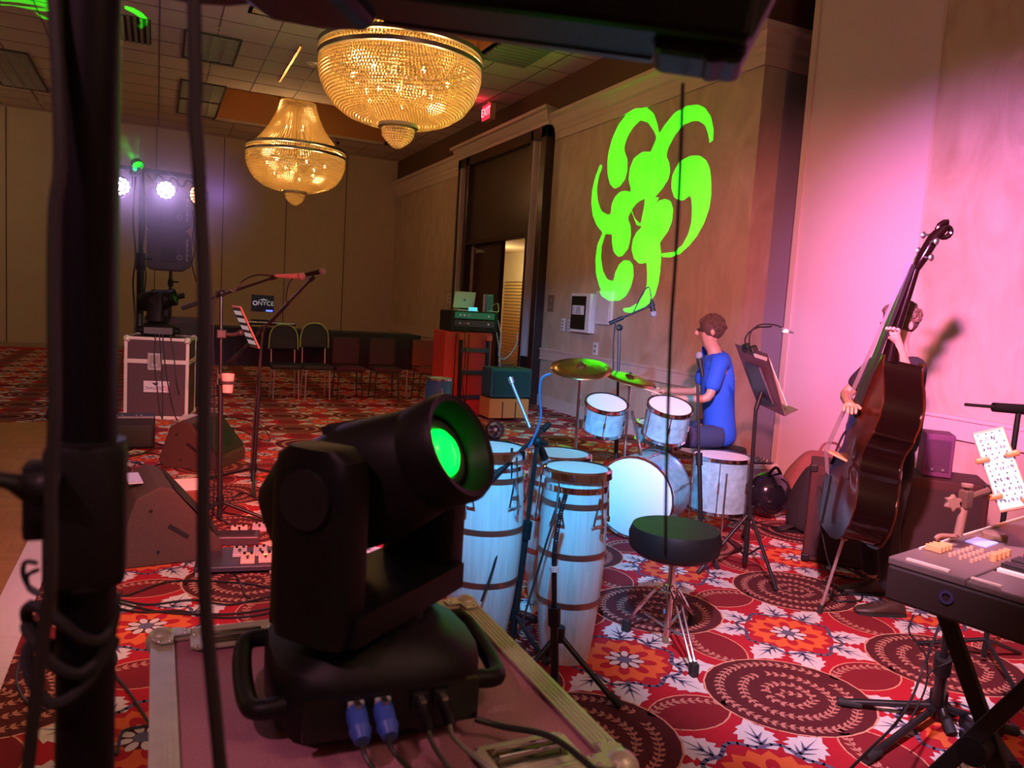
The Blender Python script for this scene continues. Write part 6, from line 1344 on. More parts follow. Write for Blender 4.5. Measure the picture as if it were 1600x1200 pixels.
# ================================================================ DOUBLE BASS AND ITS PLAYER
def double_bass():
    E0 = at(1280, 958, z=0); right = V((.64, -.76, 0)); th = R(10.5); ax = V((0, 0, 1))*math.cos(th)+right*math.sin(th)
    n = V((-.84, .54, 0)).normalized(); n = (n-ax*n.dot(ax)).normalized(); wv = ax.cross(n).normalized()      # n: out of the front, wv: width
    t = thing('double_bass', 'dark sunburst double bass leaning right, held by the player in black', 'double bass', E0); o = E0
    P = lambda u, w_, d=0: E0+ax*u+wv*w_+n*d
    U0 = .47; SC_ = 1.10
    out = [(0, 0), (.0, .10), (.02, .20), (.07, .28), (.16, .325), (.26, .325), (.36, .28), (.42, .225), (.45, .235), (.47, .20), (.53, .175), (.60, .185), (.66, .225), (.685, .245), (.70, .235), (.78, .255), (.87, .235), (.95, .17), (1.02, .09), (1.08, .04), (1.12, .035)]
    ol = [(u, w_) for u, w_ in out]+[(u, -w_) for u, w_ in reversed(out[1:])]
    ol = [(U0+u*.85, w_*.84) for u, w_ in ol]
    SB = nodes_mat('sunburst', sunburst); RIB = mat('rib_varnish', (.006, .002, .002), .14, spec=.45)
    mb = MB(o); mb.prism([P(u, w_, -.10) for u, w_ in ol], n*.19); mb.build('ribs', RIB, t, smooth=True)
    cu = U0+.46
    for nm, d0, sg in (('front', .09, 1), ('back', -.10, -1)):
        mb = MB(o); rings = []
        for k, (f, h_) in enumerate(((1.035, 0), (1.035, .008), (.93, .012), (.75, .026), (.45, .038), (.2, .042))):
            rings.append([P(cu+(u-cu)*f, w_*f, d0+sg*h_) for u, w_ in ol])
        mb.loft(rings); mb.build(nm, SB, t, smooth=True)
    for s_ in (-1, 1):
        mb = MB(o); pts = [P(U0+0.319, s_*.16, .128), P(U0+0.354, s_*.135, .131), P(U0+0.425, s_*.12, .133), P(U0+0.496, s_*.10, .131), P(U0+0.522, s_*.085, .128)]; mb.tube(pts, .006, smooth=4); mb.build('sound_hole', MATTE, t)
    EB = mat('ebony', (.012, .010, .010), .3)
    mb = MB(o); mb.prism([P(U0+0.619, -.04, .135), P(U0+0.619, .04, .135), P(U0+1.434, .024, .085), P(U0+1.434, -.024, .085)], n*.018); fb = mb.build('fingerboard', EB, t)
    mb = MB(o); mb.loft([[P(u, w_*math.cos(a), d+r*math.sin(a)) for a in [2*PI*i/12 for i in range(12)]] for u, w_, d, r in ((U0+0.938, .04, .05, .05), (U0+1.062, .026, .07, .026), (U0+1.434, .022, .07, .02))]); mb.build('neck', RIB, t, smooth=True)
    mb = MB(o); mb.loft([[P(u, w_*math.cos(a), d+r*math.sin(a)) for a in [2*PI*i/12 for i in range(12)]] for u, w_, d, r in ((U0+1.416, .024, .07, .022), (U0+1.469, .036, .06, .03), (U0+1.593, .030, .03, .03), (U0+1.646, .026, .0, .028))]); hd = mb.build('pegbox', RIB, t, smooth=True)
    mb = MB(o); mb.tube([P(U0+1.628, 0, -.01)+(ax*math.cos(a)*(.045-.004*a)+n*math.sin(a)*(.045-.004*a)) for a in [i*.5 for i in range(18)]], .014); mb.build('scroll', RIB, hd, smooth=True)
    for k in range(4):
        s_ = -1 if k % 2 else 1; mb = MB(o); mb.cyl(P(U0+1.478+.04*k, 0, .05), P(U0+1.478+.04*k, s_*.09, .05), .006); mb.ball(P(U0+1.478+.04*k, s_*.10, .05), .018, (1, .5, 1)); mb.build('tuning_peg', STEEL, hd, smooth=True)
    mb = MB(o); mb.prism([P(U0+0.389, -.08, .128), P(U0+0.389, .08, .128), P(U0+0.407, .05, .22), P(U0+0.407, -.05, .22)], ax*.012); mb.build('bridge', mat('maple', (.5, .3, .16), .5), t)
    mb = MB(o); mb.prism([P(U0+0.027, -.02, .13), P(U0+0.027, .02, .13), P(U0+0.292, .045, .165), P(U0+0.292, -.045, .165)], n*.012); mb.build('tailpiece', EB, t)
    for k in range(4):
        w_ = (-.03+.02*k); mb = MB(o); mb.tube([P(U0+0.292, w_, .18), P(U0+0.412, w_, .222), P(U0+1.451, w_*.6, .104)], .0022, 6); mb.build('string', mat('string_steel', (.6, .5, .6), .3, metal=.8), t, smooth=True)
    mb = MB(o); mb.cyl(P(.02, 0, .0), P(U0, 0, .0), .0085); mb.build('endpin', mat('endpin', (.65, .5, .52), .3, metal=.7), t, smooth=True)
    mb = MB(o); mb.cyl(P(U0-.035, 0, .0), P(U0+0.009, 0, .0), .022); mb.build('endpin_socket', mat('socket', (.5, .25, .22), .4), t, smooth=True)
    mb = MB(o); mb.cyl(P(.0, 0, .0), P(.05, 0, .0), .015, .012); mb.build('endpin_tip', RUBBER, t, smooth=True)
    return P, E0, ax, n, wv, U0
def sunburst(nt, b):
    tc = N(nt, 'ShaderNodeTexCoord'); n = N(nt, 'ShaderNodeTexNoise', Scale=3, Detail=5); nt.links.new(tc.outputs['Object'], n.inputs['Vector'])
    nt.links.new(ramp(nt, n.outputs['Fac'], [(.35, (.008, .003, .002)), (.7, (.08, .014, .005))]), b.inputs['Base Color']); b.inputs['Roughness'].default_value = .25; b.inputs['Coat Weight'].default_value = .1
BP, BE, BAX, BN, BW, BU = double_bass()
hd_ = math.atan2(.42, -.90); pl = V((3.75, 2.98, 0)); ch, sh = math.cos(hd_), math.sin(hd_)
loc = lambda p: ((p-pl).x*ch+(p-pl).y*sh, -(p-pl).x*sh+(p-pl).y*ch, (p-pl).z)
wl = loc(BP(BU+1.06, .02, .05)); wr = loc(BP(BU+.70, .04, .20))
JB = dict(pelvis=(-.02, 0, .95), chest=(-.01, .02, 1.27), neck=(.0, .02, 1.47), head=(.03, .03, 1.62), sh_l=(.0, .20, 1.40), sh_r=(.0, -.18, 1.40),
          el_l=(.08, .30, 1.34), el_r=(.16, -.26, 1.18), wr_l=tuple(wl), wr_r=tuple(wr), hip_l=(-.02, .10, .92), hip_r=(-.02, -.10, .92),
          kn_l=(.02, .13, .50), kn_r=(.02, -.13, .50), an_l=(-.02, .20, .09), an_r=(-.06, -.12, .09), look=(1, .3, -.2))
BLKS = mat('shirt_black', (.010, .008, .012), .9)
person('standing bass player in black clothes and dark worn shoes behind the double bass', tuple(pl), hd_, JB, BLKS, mat('trousers_black', (.012, .006, .008), .9), mat('shoe_brown', (.06, .028, .022), .45, noise_scale=30, amt=.4), HAIRC, s=.98)

# ================================================================ KEYBOARD, TABLET, STANDS AT THE RIGHT
zk = .93
kA = at(1388, 870, z=zk)              # back left corner of the top
kx = (at(1600, 806, z=zk)-kA).normalized()      # along the keys, away from the camera
kx = V((kx.x, kx.y, 0)).normalized(); kd = V((kx.y, -kx.x, 0))       # towards the player
if (at(1600, 956, z=zk)-kA).dot(kd) < 0: kd = -kd
KL, KD, KH = 1.02, .40, .12
kb = thing('stage_keyboard', 'dark stage keyboard with knobs and a small violet screen at the right', 'keyboard', kA); o = kA
Z = V((0, 0, 1)); KP = lambda x, y, z=0: kA+kx*x+kd*y+Z*z
mb = MB(o); mb.prism([KP(0, 0, -KH), KP(KL, 0, -KH), KP(KL, KD, -KH), KP(0, KD, -KH)], Z*(KH-.02)); mb.build('body', mat('kb_body', (.035, .018, .016), .5), kb, bevel=.008)
mb = MB(o); mb.prism([KP(0, 0, -.02), KP(KL, 0, -.02), KP(KL, .20, -.02), KP(0, .20, -.02)], Z*.022); top_ = mb.build('top_panel', mat('kb_top', (.14, .085, .08), .4, noise_scale=80), kb, bevel=.004)
mb = MB(o); mb.prism([KP(0, .20, -.02), KP(.17, .20, -.02), KP(.17, KD, -.02), KP(0, KD, -.02)], Z*.018); mb.build('left_cheek', MATS['kb_top'], kb, bevel=.004)
KI, KB_ = mat('ivory_key', (.85, .72, .60), .35), mat('black_key', (.02, .015, .015), .3)
x = .18; i = 0; kwd = .0225
while x < KL-.03:
    mb = MB(o); mb.box(KP(x+kwd/2, (.205+KD-.008)/2, -.008), (kwd-.0015, KD-.008-.205, .022), ax=(kx, kd, Z), bev=.0015); mb.build('white_key', KI, kb)
    if i % 7 in (0, 1, 3, 4, 5): mb = MB(o); mb.box(KP(x+kwd, .205+.055, .009), (.0125, .105, .016), ax=(kx, kd, Z), bev=.002); mb.build('black_key', KB_, kb)
    x += kwd; i += 1
OKN = mat('knob_orange', (.65, .30, .12), .4)
for i in range(4):
    mb = MB(o); mb.box(KP(.17+.022*i, .045, .012), (.009, .045, .018), ax=(kx, kd, Z), bev=.002); mb.build('slider', OKN, top_)
for i in range(6):
    for j in range(3): mb = MB(o); mb.cyl(KP(.17+.028*i, .09+.028*j, .002), KP(.17+.028*i, .09+.028*j, .012), .0055, n=8); mb.build('button', mat('btn_tan', (.55, .3, .2), .5), top_)
for i in range(4):
    mb = MB(o); mb.cyl(KP(.25+.03*i, .17, .002), KP(.25+.03*i, .17, .022), .010, n=12); mb.build('knob', OKN, top_, smooth=True)
mb = MB(o); mb.box(KP(.42, .075, .004), (.085, .06, .004), ax=(kx, kd, Z)); mb.build('screen', mat('violet_lcd', (.3, .28, .6), .3, emit=(.45, .40, 1), es=.9), top_)
mb = MB(o); mb.lathe([(.035, 0), (.035, .012), (.030, .016), (.0001, .016)], KP(.53, .07, .002), n=24); mb.build('dial', mat('dial_brown', (.25, .12, .08), .4), top_, smooth=True)
mb = MB(o); mb.box(KP(.55, .016, .006), (.80, .006, .006), ax=(kx, kd, Z)); mb.build('pale_line', mat('line_pale', (.8, .55, .45), .4), top_)
for y, x0_, l_ in ((.0, .03, .10),): pass
mb = MB(o); mb.box(KP(.012, .10, .006), (.012, .11, .006), ax=(kx, kd, Z)); mb.build('edge_strip', MATS['line_pale'], top_)
mb = MB(o); mb.box(KP(.02, .24, .004), (.012, .07, .004), ax=(kx, kd, Z)); mb.build('edge_strip', MATS['line_pale'], top_)
mb = MB(o); mb.cyl(KP(.10, .32, 0), KP(.10, .32, .03), .013, n=12); mb.ball(KP(.10, .32, .03), .011); mb.build('joystick', mat('joy', (.3, .16, .1), .4), kb, smooth=True)
mb = MB(o); mb.lathe([(.011, 0), (.018, 0), (.018, .002), (.011, .002)], KP(-.002, .16, -.06), z=-kx, n=16, caps=False); mb.build('side_mark', mat('mark_violet', (.05, .03, .10), .5), kb)
# X stand
st = thing('keyboard_stand', 'black X-frame stand carrying the stage keyboard', 'keyboard stand', KP(.3, .2, -zk)); o = st.location
for i, x in enumerate((.20, .26)):
    a, b_ = (KP(x, .03, -KH-.012), KP(x, .42, -zk+.02)) if i else (KP(x, .40, -KH-.012), KP(x, -.04, -zk+.02))
    d = (b_-a).normalized(); mb = MB(o); mb.box((a+b_)/2, ((b_-a).length, .028, .045), ax=(d, kx, d.cross(kx)), bev=.004); mb.build('cross_leg', mat('stand_black', (.015, .013, .013), .45), st)
    mb = MB(o); mb.box(V((b_.x, b_.y, .014))+kx*.0, (.34, .03, .028), ax=(kx, kd, Z), bev=.005); mb.build('foot_bar', MATS['stand_black'], st)
    mb = MB(o); mb.box(V((a.x, a.y, a.z))+kx*.0, (.32, .035, .022), ax=(kx, kd, Z), bev=.005); mb.build('support_bar', MATS['stand_black'], st)
mb = MB(o); m_ = KP(.23, .2, -(KH+zk)/2); mb.cyl(m_-kx*.05, m_+kx*.05, .04, n=20); mb.build('pivot', BLACK, st, smooth=True)
# mic stand behind the keyboard, thick boom entering from the right
bK = at(1462, 1128, z=0)
mK = mic_stand(bK, at(1482, 962, d=2.85), None, None, 'heavy black tripod stand standing on the carpet under the keyboard', boom=False, leg_a=R(5), leg_l=.1, r=.016, leg_z=.10); o = bK
for q in (at(1308, 1103, z=0), at(1352, 1195, z=0), at(1590, 1150, z=0)):
    mb = MB(o); mb.cyl(bK+V((0, 0, .07)), q+V((0, 0, .02)), .014); lg = mb.build('long_leg', BMET, mK, smooth=True)
    d = (q-bK).normalized(); mb = MB(o); mb.cyl(q-d*.09+V((0, 0, .022)), q+V((0, 0, .02)), .018); mb.build('rubber_foot', RUBBER, lg, smooth=True)
pb_ = at(1566, 800, d=3.6); pb_.z = 0
tB = thing('microphone_stand', 'stand with a thick horizontal arm behind the music tablet', 'microphone stand', pb_); o = pb_
mb = MB(o); mb.cyl((pb_.x, pb_.y, .03), at(1592, 640, d=3.6), .012); mb.build('pole', BMET, tB, smooth=True)
mb = MB(o); mb.cyl(at(1508, 632, d=3.6), at(1556, 636, d=3.6), .008); mb.build('boom', BMET, tB, smooth=True)
mb = MB(o); mb.cyl(at(1552, 636, d=3.6), at(1640, 643, d=3.6), .022, .026); mb.build('boom_grip', BLACK, tB, smooth=True)
for k in range(3):
    a = 2*PI*k/3; mb = MB(o); mb.cyl((pb_.x, pb_.y, .12), (pb_.x+.28*math.cos(a), pb_.y+.28*math.sin(a), .012), .010); mb.build('leg', BMET, tB, smooth=True)
# clamp post and tablet with sheet music
cpst = KP(.10, -.06, -.02)
tH = thing('clamp_post', 'orange-lit clamp and post behind the keyboard holding the music tablet', 'clamp', cpst); o = cpst
dH = (cpst-V((0, 0, H))).dot(RM @ V((0, 0, 1)))
A1_ = at(1497, 836, d=dH); A2_ = at(1507, 790, d=dH); A3_ = at(1510, 770, d=dH)
OM = mat('clamp_orange', (.35, .17, .13), .35, metal=.4)
mb = MB(o); mb.tube([at(1462, 842, d=dH), at(1470, 837, d=dH), at(1490, 838, d=dH), A1_], .007, smooth=4); mb.build('hook', OM, tH, smooth=True)
mb = MB(o); mb.cyl(A1_, A2_, .012); mb.build('post', OM, tH, smooth=True)
mb = MB(o); mb.box((A2_+A3_)/2, (.03, .03, .055), bev=.005); mb.build('clamp_body', mat('clamp_dark', (.10, .04, .03), .4), tH)
mb = MB(o); mb.cyl(A3_, A3_+V((0, 0, .02)), .008); mb.cyl(A3_+V((0, 0, .018)), A3_+V((0, 0, .026)), .016, n=10); mb.build('top_knob', OM, tH, smooth=True)
q = at(1486, 785, d=dH); mb = MB(o)
x_, y_, z_ = basis(RM @ V((0, 0, -1))); mb.prism([q+(x_*math.cos(a)+y_*math.sin(a))*(.026 if k % 2 else .017) for k, a in enumerate([2*PI*i/12 for i in range(12)])], z_*.016); mb.build('star_knob', OM, tH, bevel=.003)
mb = MB(o); mb.cyl(q, at(1503, 783, d=dH), .006); mb.build('screw', OM, tH)
mb = MB(o); mb.tube([at(1512, 778, d=dH), at(1528, 772, d=dH), at(1545, 766, d=dH)], .010); mb.build('arm', MATS['clamp_dark'], tH, smooth=True)
tb = at(1565, 733, d=dH+.02); xd = at(1592, 727, d=dH)-at(1535, 739, d=dH+.05); zd = at(1556, 670, d=dH+.05)-at(1568, 792, d=dH)
xd = -(at(1575, 664, d=dH)-at(1537, 673, d=dH+.03))
def score(o, f, x, z, n, t):
    mb = MB(o); mb2 = MB(o); rnd = random.Random(2)
    for r_ in range(7):
        zz = (.40-.125*r_)*th_
        for k in range(5): mb.box(f+z*(zz-.0022*k), (tw*.70, .0004, .0007), ax=(x, n, z))
        for k in range(26): mb2.box(f+x*rnd.uniform(-.34, .34)*tw+z*(zz-rnd.uniform(0, .010)), (.0026, .0005, .0022 if k % 3 else .009), ax=(x, n, z))
        for k in range(4): mb2.box(f+x*tw*(-.31+.20*k+rnd.uniform(-.03, .03))+z*(zz+.010), (.006, .0005, .005), ax=(x, n, z))
    mb.build('stave_lines', mat('stave', (.10, .10, .12), .6), t); mb2.build('notes', mat('note_ink', (.03, .03, .04), .6), t)
    tx = MB(o)
tw = (at(1590, 727, d=dH)-at(1541, 737, d=dH)).length; th_ = (at(1554, 668, d=dH)-at(1570, 800, d=dH)).length
tablet(tb, tw*.92, th_*.98, xd, zd, 'white lit tablet showing sheet music above the keyboard at the right edge', (mat('score_white', (.7, .75, .85), .4, emit=(.66, .76, 1), es=.80), score), case=mat('case_orange', (.45, .20, .13), .4))
tH2 = bpy.data.objects[tH.name]
xn = V(xd).normalized(); zn = V(zd); zn = (zn-xn*zn.dot(xn)).normalized(); nn = xn.cross(zn)
for s_, zz in ((-1, .035), (-1, -.10), (1, .035), (1, -.075)):
    mb = MB(cpst); c_ = tb+xn*s_*(tw*.46-.004)+zn*zz-nn*.012; mb.box(c_, (.040, .016, .018), ax=(xn, nn, zn), bev=.007); mb.build('holder_finger', mat('finger_orange', (.6, .16, .05), .4), tH2)
mb = MB(cpst); mb.box(tb+nn*.02, (tw*.9, .014, .03), ax=(xn, nn, zn)); mb.build('holder_back', MATS['clamp_dark'], tH2)
# power box and pedal under the keyboard, keyboard player's leg at the edge
p = at(1535, 1120, z=.06); t = thing('power_adapter', 'small dark box with a white label under the keyboard', 'box', (p.x, p.y, 0)); o = t.location
mb = MB(o); mb.box(o+V((0, 0, .028)), (.13, .09, .055), rz=R(-20), bev=.005); mb.build('case', BLACK, t)
mb = MB(o); mb.box(o+V((-.01, 0, .0565)), (.075, .06, .002), rz=R(-20)); mb.build('label_sticker', WHITE, t)
p = at(1545, 1178, z=0); t = thing('sustain_pedal', 'flat dark expression pedal on the carpet at the lower right edge', 'pedal', (p.x, p.y, 0)); o = t.location
mb = MB(o); mb.box(o+V((0, 0, .015)), (.12, .22, .03), rz=R(-30), bev=.004); mb.build('base', BLACK, t)
mb = MB(o); mb.box(o+V((0, 0, .045)), (.10, .20, .012), ax=(V((.87, -.5, 0)), V((.49, .85, .17)), V((-.085, -.15, .98)))); mb.build('treadle', RUBBER, t)
# ================================================================ FOREGROUND: FLIGHT CASE AND MOVING HEAD
Hc = .82; cxx, cyy = (0.0+.715)/2, (.97+1.705)/2
fc = flight_case((cxx+.003, cyy, 0), (.715, .735, Hc), 0, 'big purple-topped flight case carrying the moving head in the foreground', lid=False, latch=False, corners=False, color=mat('case_purple', (.40, .17, .23), .6, noise_scale=260, amt=.55, bump=.2, bscale=400)); o = fc.location
X0, X1, Y0, Y1 = cxx+.003-.3575, cxx+.003+.3575, cyy-.3675, cyy+.3675
AL2 = mat('worn_lit_aluminium', (.60, .62, .46), .36, metal=.4, noise_scale=25, amt=.18, bump=.12, bscale=160)  # yellow-green bounced light put into the metal's colour
mb = MB(o)     # wide flat top extrusions with ribs
for (xa, xb, ya, yb) in ((X0-.004, X0+.040, Y0, Y1), (X1-.040, X1+.004, Y0, Y1), (X0, X1, Y0-.004, Y0+.040), (X0, X1, Y1-.040, Y1+.004)):
    mb.box(((xa+xb)/2, (ya+yb)/2, Hc+.002), (xb-xa, yb-ya, .006))
    for q in (.2, .4, .6, .8):
        if xb-xa < yb-ya: mb.box((xa+(xb-xa)*q, (ya+yb)/2, Hc+.0055), (.0022, yb-ya, .0022))
        else: mb.box(((xa+xb)/2, ya+(yb-ya)*q, Hc+.0055), (xb-xa, .0022, .0022))
mb.build('top_edging', AL2, fc)
for sx, x in ((1, X0), (-1, X1)):
    for sy, y in ((1, Y0), (-1, Y1)):
        mb = MB(o); mb.ball((x+sx*.017, y+sy*.017, Hc-.010), .031, n=18, m_=12)
        z = Hc+.0085
        mb.prism([(x+sx*.005, y+sy*.005, z), (x+sx*.05, y-sy*.002, z), (x+sx*.072, y+sy*.015, z), (x+sx*.072, y+sy*.037, z), (x+sx*.04, y+sy*.04, z), (x+sx*.037, y+sy*.072, z), (x+sx*.015, y+sy*.072, z), (x-sx*.002, y+sy*.05, z)], (0, 0, .0025))
        cn = mb.build('ball_corner', AL2, fc, smooth=True)
        for (a, b_) in ((.062, .012), (.062, .032), (.012, .062), (.032, .062)):
            mb = MB(o); mb.ball((x+sx*a, y+sy*b_, z+.003), .0045, (1, 1, .6), n=8, m_=4); mb.build('rivet', STEEL, cn, smooth=True)
def recess_handle(cx, cy, w_, d_, nm):
    z = Hc+.0005; mb = MB(o)
    ol = [(-w_/2+.012, -d_/2), (w_/2-.012, -d_/2), (w_/2, -d_/2+.012), (w_/2, d_/2-.012), (w_/2-.012, d_/2), (-w_/2+.012, d_/2), (-w_/2, d_/2-.012), (-w_/2, -d_/2+.012)]
    mb.prism([(cx+x, cy+y, z) for x, y in ol], (0, 0, .005)); h_ = mb.build(nm, AL2, fc, bevel=.001)
    mb = MB(o); mb.box((cx, cy, z+.0052), (w_-.045, d_-.030, .002)); mb.build('dish', mat('dish_dark', (.25, .25, .23), .18, metal=1), h_)
    for q in (-1, 1):
        mb = MB(o); mb.tube([(cx-w_/2+.028, cy+q*.012, z+.004), (cx-w_/2+.03, cy+q*.012, z+.013), (cx+w_/2-.03, cy+q*.012, z+.013), (cx+w_/2-.028, cy+q*.012, z+.004)], .0035, 8); mb.build('bail', CHROME, h_, smooth=True)
    for sx in (-1, 1):
        for sy in (-1, 1): mb = MB(o); mb.ball((cx+sx*(w_/2-.010), cy+sy*(d_/2-.010), z+.006), .0045, (1, 1, .6), n=8, m_=4); mb.build('rivet', STEEL, h_, smooth=True)
recess_handle(X0+.155, Y1-.065, .17, .075, 'rear_handle')
recess_handle(X1-.155, Y0+.085, .17, .085, 'front_handle')
recess_handle(X0+.155, Y0+.02, .17, .08, 'front_handle') if False else None

GL = mat('green_lens', (.0, .5, .03), .1, emit=(0, 1, .03), es=5)
nh, A, NHC, NAX, NS = moving_head((.368, 1.325, Hc+.009), R(-2), -139, 27, 1.08, 'large black moving head lamp with a glowing green lens in the foreground', GL)
lamp('lens_lamp', 'SPOT', NHC+NAX*.162*NS, (.0, 1, .05), 1.0, to=NHC+NAX*2, size=150, blend=.5, rad=.03)
o = nh.location
base = [c for c in nh.children if c.name.startswith('base')][0]
PB = mat('connector_blue', (.04, .10, .50), .4); PG = mat('connector_grey', (.35, .38, .42), .4)
def plug(x, col, lab, cabc, end, r=.017, L=.058):
    a = A(x, -.165, .066); d = (A(x, -.25, .035)-A(x, -.165, .066)).normalized()
    mb = MB(o); mb.box(a+d*.006, (.026, .008, .03), bev=.002); pl_ = mb.build('socket', PG if col is not BLACK else BMET, base)
    mb = MB(o); mb.lathe([(r*.95, 0), (r, .01), (r*.92, L*.6), (r*1.05, L*.65), (r*.7, L)], a+d*.008, z=d, n=18); p_ = mb.build('plug', col, base, smooth=True)
    mb = MB(o); mb.box(a+d*.018+Z*(r+.002), (.010, .016, .006)); mb.build('latch', STEEL, p_)
    q = a+d*(L+.005); P = [q-d*.004, q+d*.03]+[V(e) for e in end]
    mb = MB(); mb.tube(P, .0042, 8, smooth=7); tag(mb.build('cable', mat(*cabc), smooth=True), lab, 'cable')
plug(-.060, PB, 'black cable from the left blue plug of the moving head', ('cbl_a', (.03, .03, .03), .4), [A(-.035, -.30, .004), A(-.03, -.42, .006)])
plug(-.020, PB, 'black cable from the right blue plug of the moving head', ('cbl_a', (.03, .03, .03), .4), [A(.02, -.30, .004), A(.045, -.42, .006)])
plug(.038, BLACK, 'grey cable from the left black plug of the moving head', ('cbl_b', (.10, .10, .10), .4), [A(.065, -.30, .004), A(.085, -.42, .006)], r=.0095, L=.06)
plug(.072, BLACK, 'pale flat cable from the rightmost plug of the moving head', ('cbl_c', (.22, .23, .20), .4), [A(.12, -.29, .004), A(.16, -.42, .006)], r=.0095, L=.055)
cable([A(.13, -.17, .02), A(.17, -.19, .012), A(.22, -.25, .022), A(.245, -.33, .02), A(.26, -.42, .012)], 'looped black cable lying over the front handle of the big flight case', r=.0055)

# ================================================================ FOREGROUND: LIGHTING STAND, HANGING CABLES
dP = .72
pT, pB = at(154, 0, d=dP), at(135, 900, d=dP)
ps = V((pB.x, pB.y, 0)); t = thing('lighting_stand', 'thick black lighting stand rising at the left in the near foreground', 'light stand', ps); o = ps
xy = lambda z: V((ps.x, ps.y, z))
mb = MB(o); mb.cyl(xy(.12), xy(1.33), .0255, n=28); mb.build('outer_tube', mat('near_black', (.004, .0035, .006), .45, spec=.2), t, smooth=True)
mb = MB(o); mb.cyl(xy(1.25), xy(2.35), .0245, n=28); mb.build('inner_tube', MATS['near_black'], t, smooth=True)
mb = MB(o); mb.cyl(xy(1.27), xy(1.405), .032, n=28); mb.box(xy(1.338), (.066, .066, .13), bev=.006); mb.box(xy(1.35)-V((.035, 0, 0)), (.03, .03, .07), bev=.004); mb.build('collar', BLACK, t, smooth=True)
q0 = at(58, 752, d=.68); q1 = at(0, 758, d=.66); mb = MB(o)
c0 = xy(1.392)-V((.03, 0, 0))
mb.loft([[P_+V((0, b*math.cos(a), b2*math.sin(a))) for a in [2*PI*i/12 for i in range(12)]] for P_, b, b2 in ((at(95, 752, d=.67), .012, .008), (at(60, 765, d=.67), .012, .016), (at(35, 762, d=.66), .010, .012), (at(12, 752, d=.65), .010, .007), (at(-30, 742, d=.64), .009, .006))]); mb.build('wing_knob', BLACK, t, smooth=True)
for a in (R(100), R(215), R(335)):
    e = xy(.02)+V((.55*math.cos(a), .55*math.sin(a), 0)); mb = MB(o); mb.cyl(xy(.62), e, .014); lg = mb.build('leg', BMET, t, smooth=True)
    mb = MB(o); mb.cyl(xy(.22), xy(.62).lerp(e, .6), .009); mb.build('brace', BMET, lg, smooth=True)
# crossbar and fixtures hung on it
tb_ = V((ps.x, ps.y, 2.36)); e1_ = at(1215, -60, d=.80)
cb0, cb1 = V((ps.x-.25, ps.y-.02, 2.36)), V((.95, .62, 2.36))
d = (cb1-cb0).normalized(); mb = MB(o); mb.box((cb0+cb1)/2, ((cb1-cb0).length, .04, .04), ax=(d, V((-d.y, d.x, 0)), Z)); mb.build('crossbar', BMET, t)
fx = thing('light_bar', 'long black light bar across the top of the picture, very near', 'stage light', at(800, 30, d=.90)); o = fx.location
l0, l1 = at(590, 38, d=.90), at(1028, 97, d=.84); d = (l1-l0); d.z = 0; d.normalize(); sdv = V((-d.y, d.x, 0))
zz = (l0.z+l1.z)/2
mb = MB(o); Lh = (l1-l0).length; fc0 = (l0+l1)/2; fc0.z = zz
dd = (l1-l0).normalized(); uu = dd.cross(sdv).normalized(); uu = uu if uu.z > 0 else -uu
mb.box((l0+l1)/2+uu*.055-sdv*.045+dd*.03, (Lh+.12, .09, .105), ax=(dd, sdv, uu), bev=.008); mb.build('housing', MATS['near_black'], fx)
mb = MB(o); mb.box((l0+l1)/2+uu*.006+sdv*.002, (Lh*.96, .012, .012), ax=(dd, sdv, uu)); mb.build('edge_glint', mat('glint_blue', (.035, .035, .055), .35), fx)  # bluish highlight along the lower edge, added as a thin strip
mb = MB(o); c_ = at(1090, 100, d=.83); mb.box(c_+uu*.012-sdv*.03, (.094, .08, .052), ax=(dd, sdv, uu), bev=.010); mb.build('end_block', MATS['near_black'], fx)
mb = MB(o); P_ = [at(1150, 125, d=.83), at(1100, 130, d=.83), at(1060, 60, d=.83), at(1100, -60, d=.83), at(1230, -60, d=.83), at(1213, 0, d=.83)]; mb.prism(P_, sdv*-.07); mb.build('end_cheek', MATS['near_black'], fx, bevel=.004)
for q in (.2, .8):
    c_ = l0.lerp(l1, q)+uu*.10+sdv*.03; mb = MB(o); mb.cyl(c_, V((c_.x, c_.y, 2.34)), .012); mb.build('hanger', BMET, fx, smooth=True)
pf = thing('par_lamp', 'black lamp housing at the top edge left of the light bar, very near', 'stage light', at(480, -20, d=.90)); o = pf.location
ca = at(405, -40, d=.90); 
mb = MB(o); P_ = [at(395, 9, d=.88), at(430, 34, d=.88), at(500, 46, d=.88), at(572, 51, d=.88), at(586, 40, d=.88), at(610, -30, d=.88), at(600, -120, d=.88), at(385, -120, d=.88)]; mb.prism(P_, sdv*-.16); mb.build('housing', MATS['near_black'], pf, bevel=.006)
mb = MB(o); P_ = [at(235, -6, d=.86), at(300, 8, d=.86), at(360, 12, d=.86), at(400, 8, d=.86), at(400, -40, d=.86), at(235, -40, d=.86)]; mb.prism(P_, sdv*-.05); mb.build('yoke_arm', MATS['near_black'], pf, bevel=.004)
mb = MB(o); c_ = at(480, -110, d=.95); mb.cyl(c_, V((c_.x, c_.y, 2.34)), .012); mb.build('hanger', BMET, pf, smooth=True)
lc = [(302, -40), (304, 60), (306, 140), (304, 180), (309, 240), (312, 300), (314, 345), (318, 420), (320, 500), (319, 640), (318, 760), (318, 860), (322, 960), (333, 1080), (347, 1230)]
cable([at(x, y, d=.62) for x, y in lc], 'thick black cable hanging in front of everything, left of the big lamp', r=.0056)
lc = [(82, -40), (88, 60), (92, 140), (94, 260), (86, 330), (84, 480), (86, 640), (80, 760), (80, 900), (72, 960), (60, 1060), (40, 1230)]
cable([at(x, y, d=.64) for x, y in lc], 'thick black cable hanging just left of the near lighting stand', r=.0055)
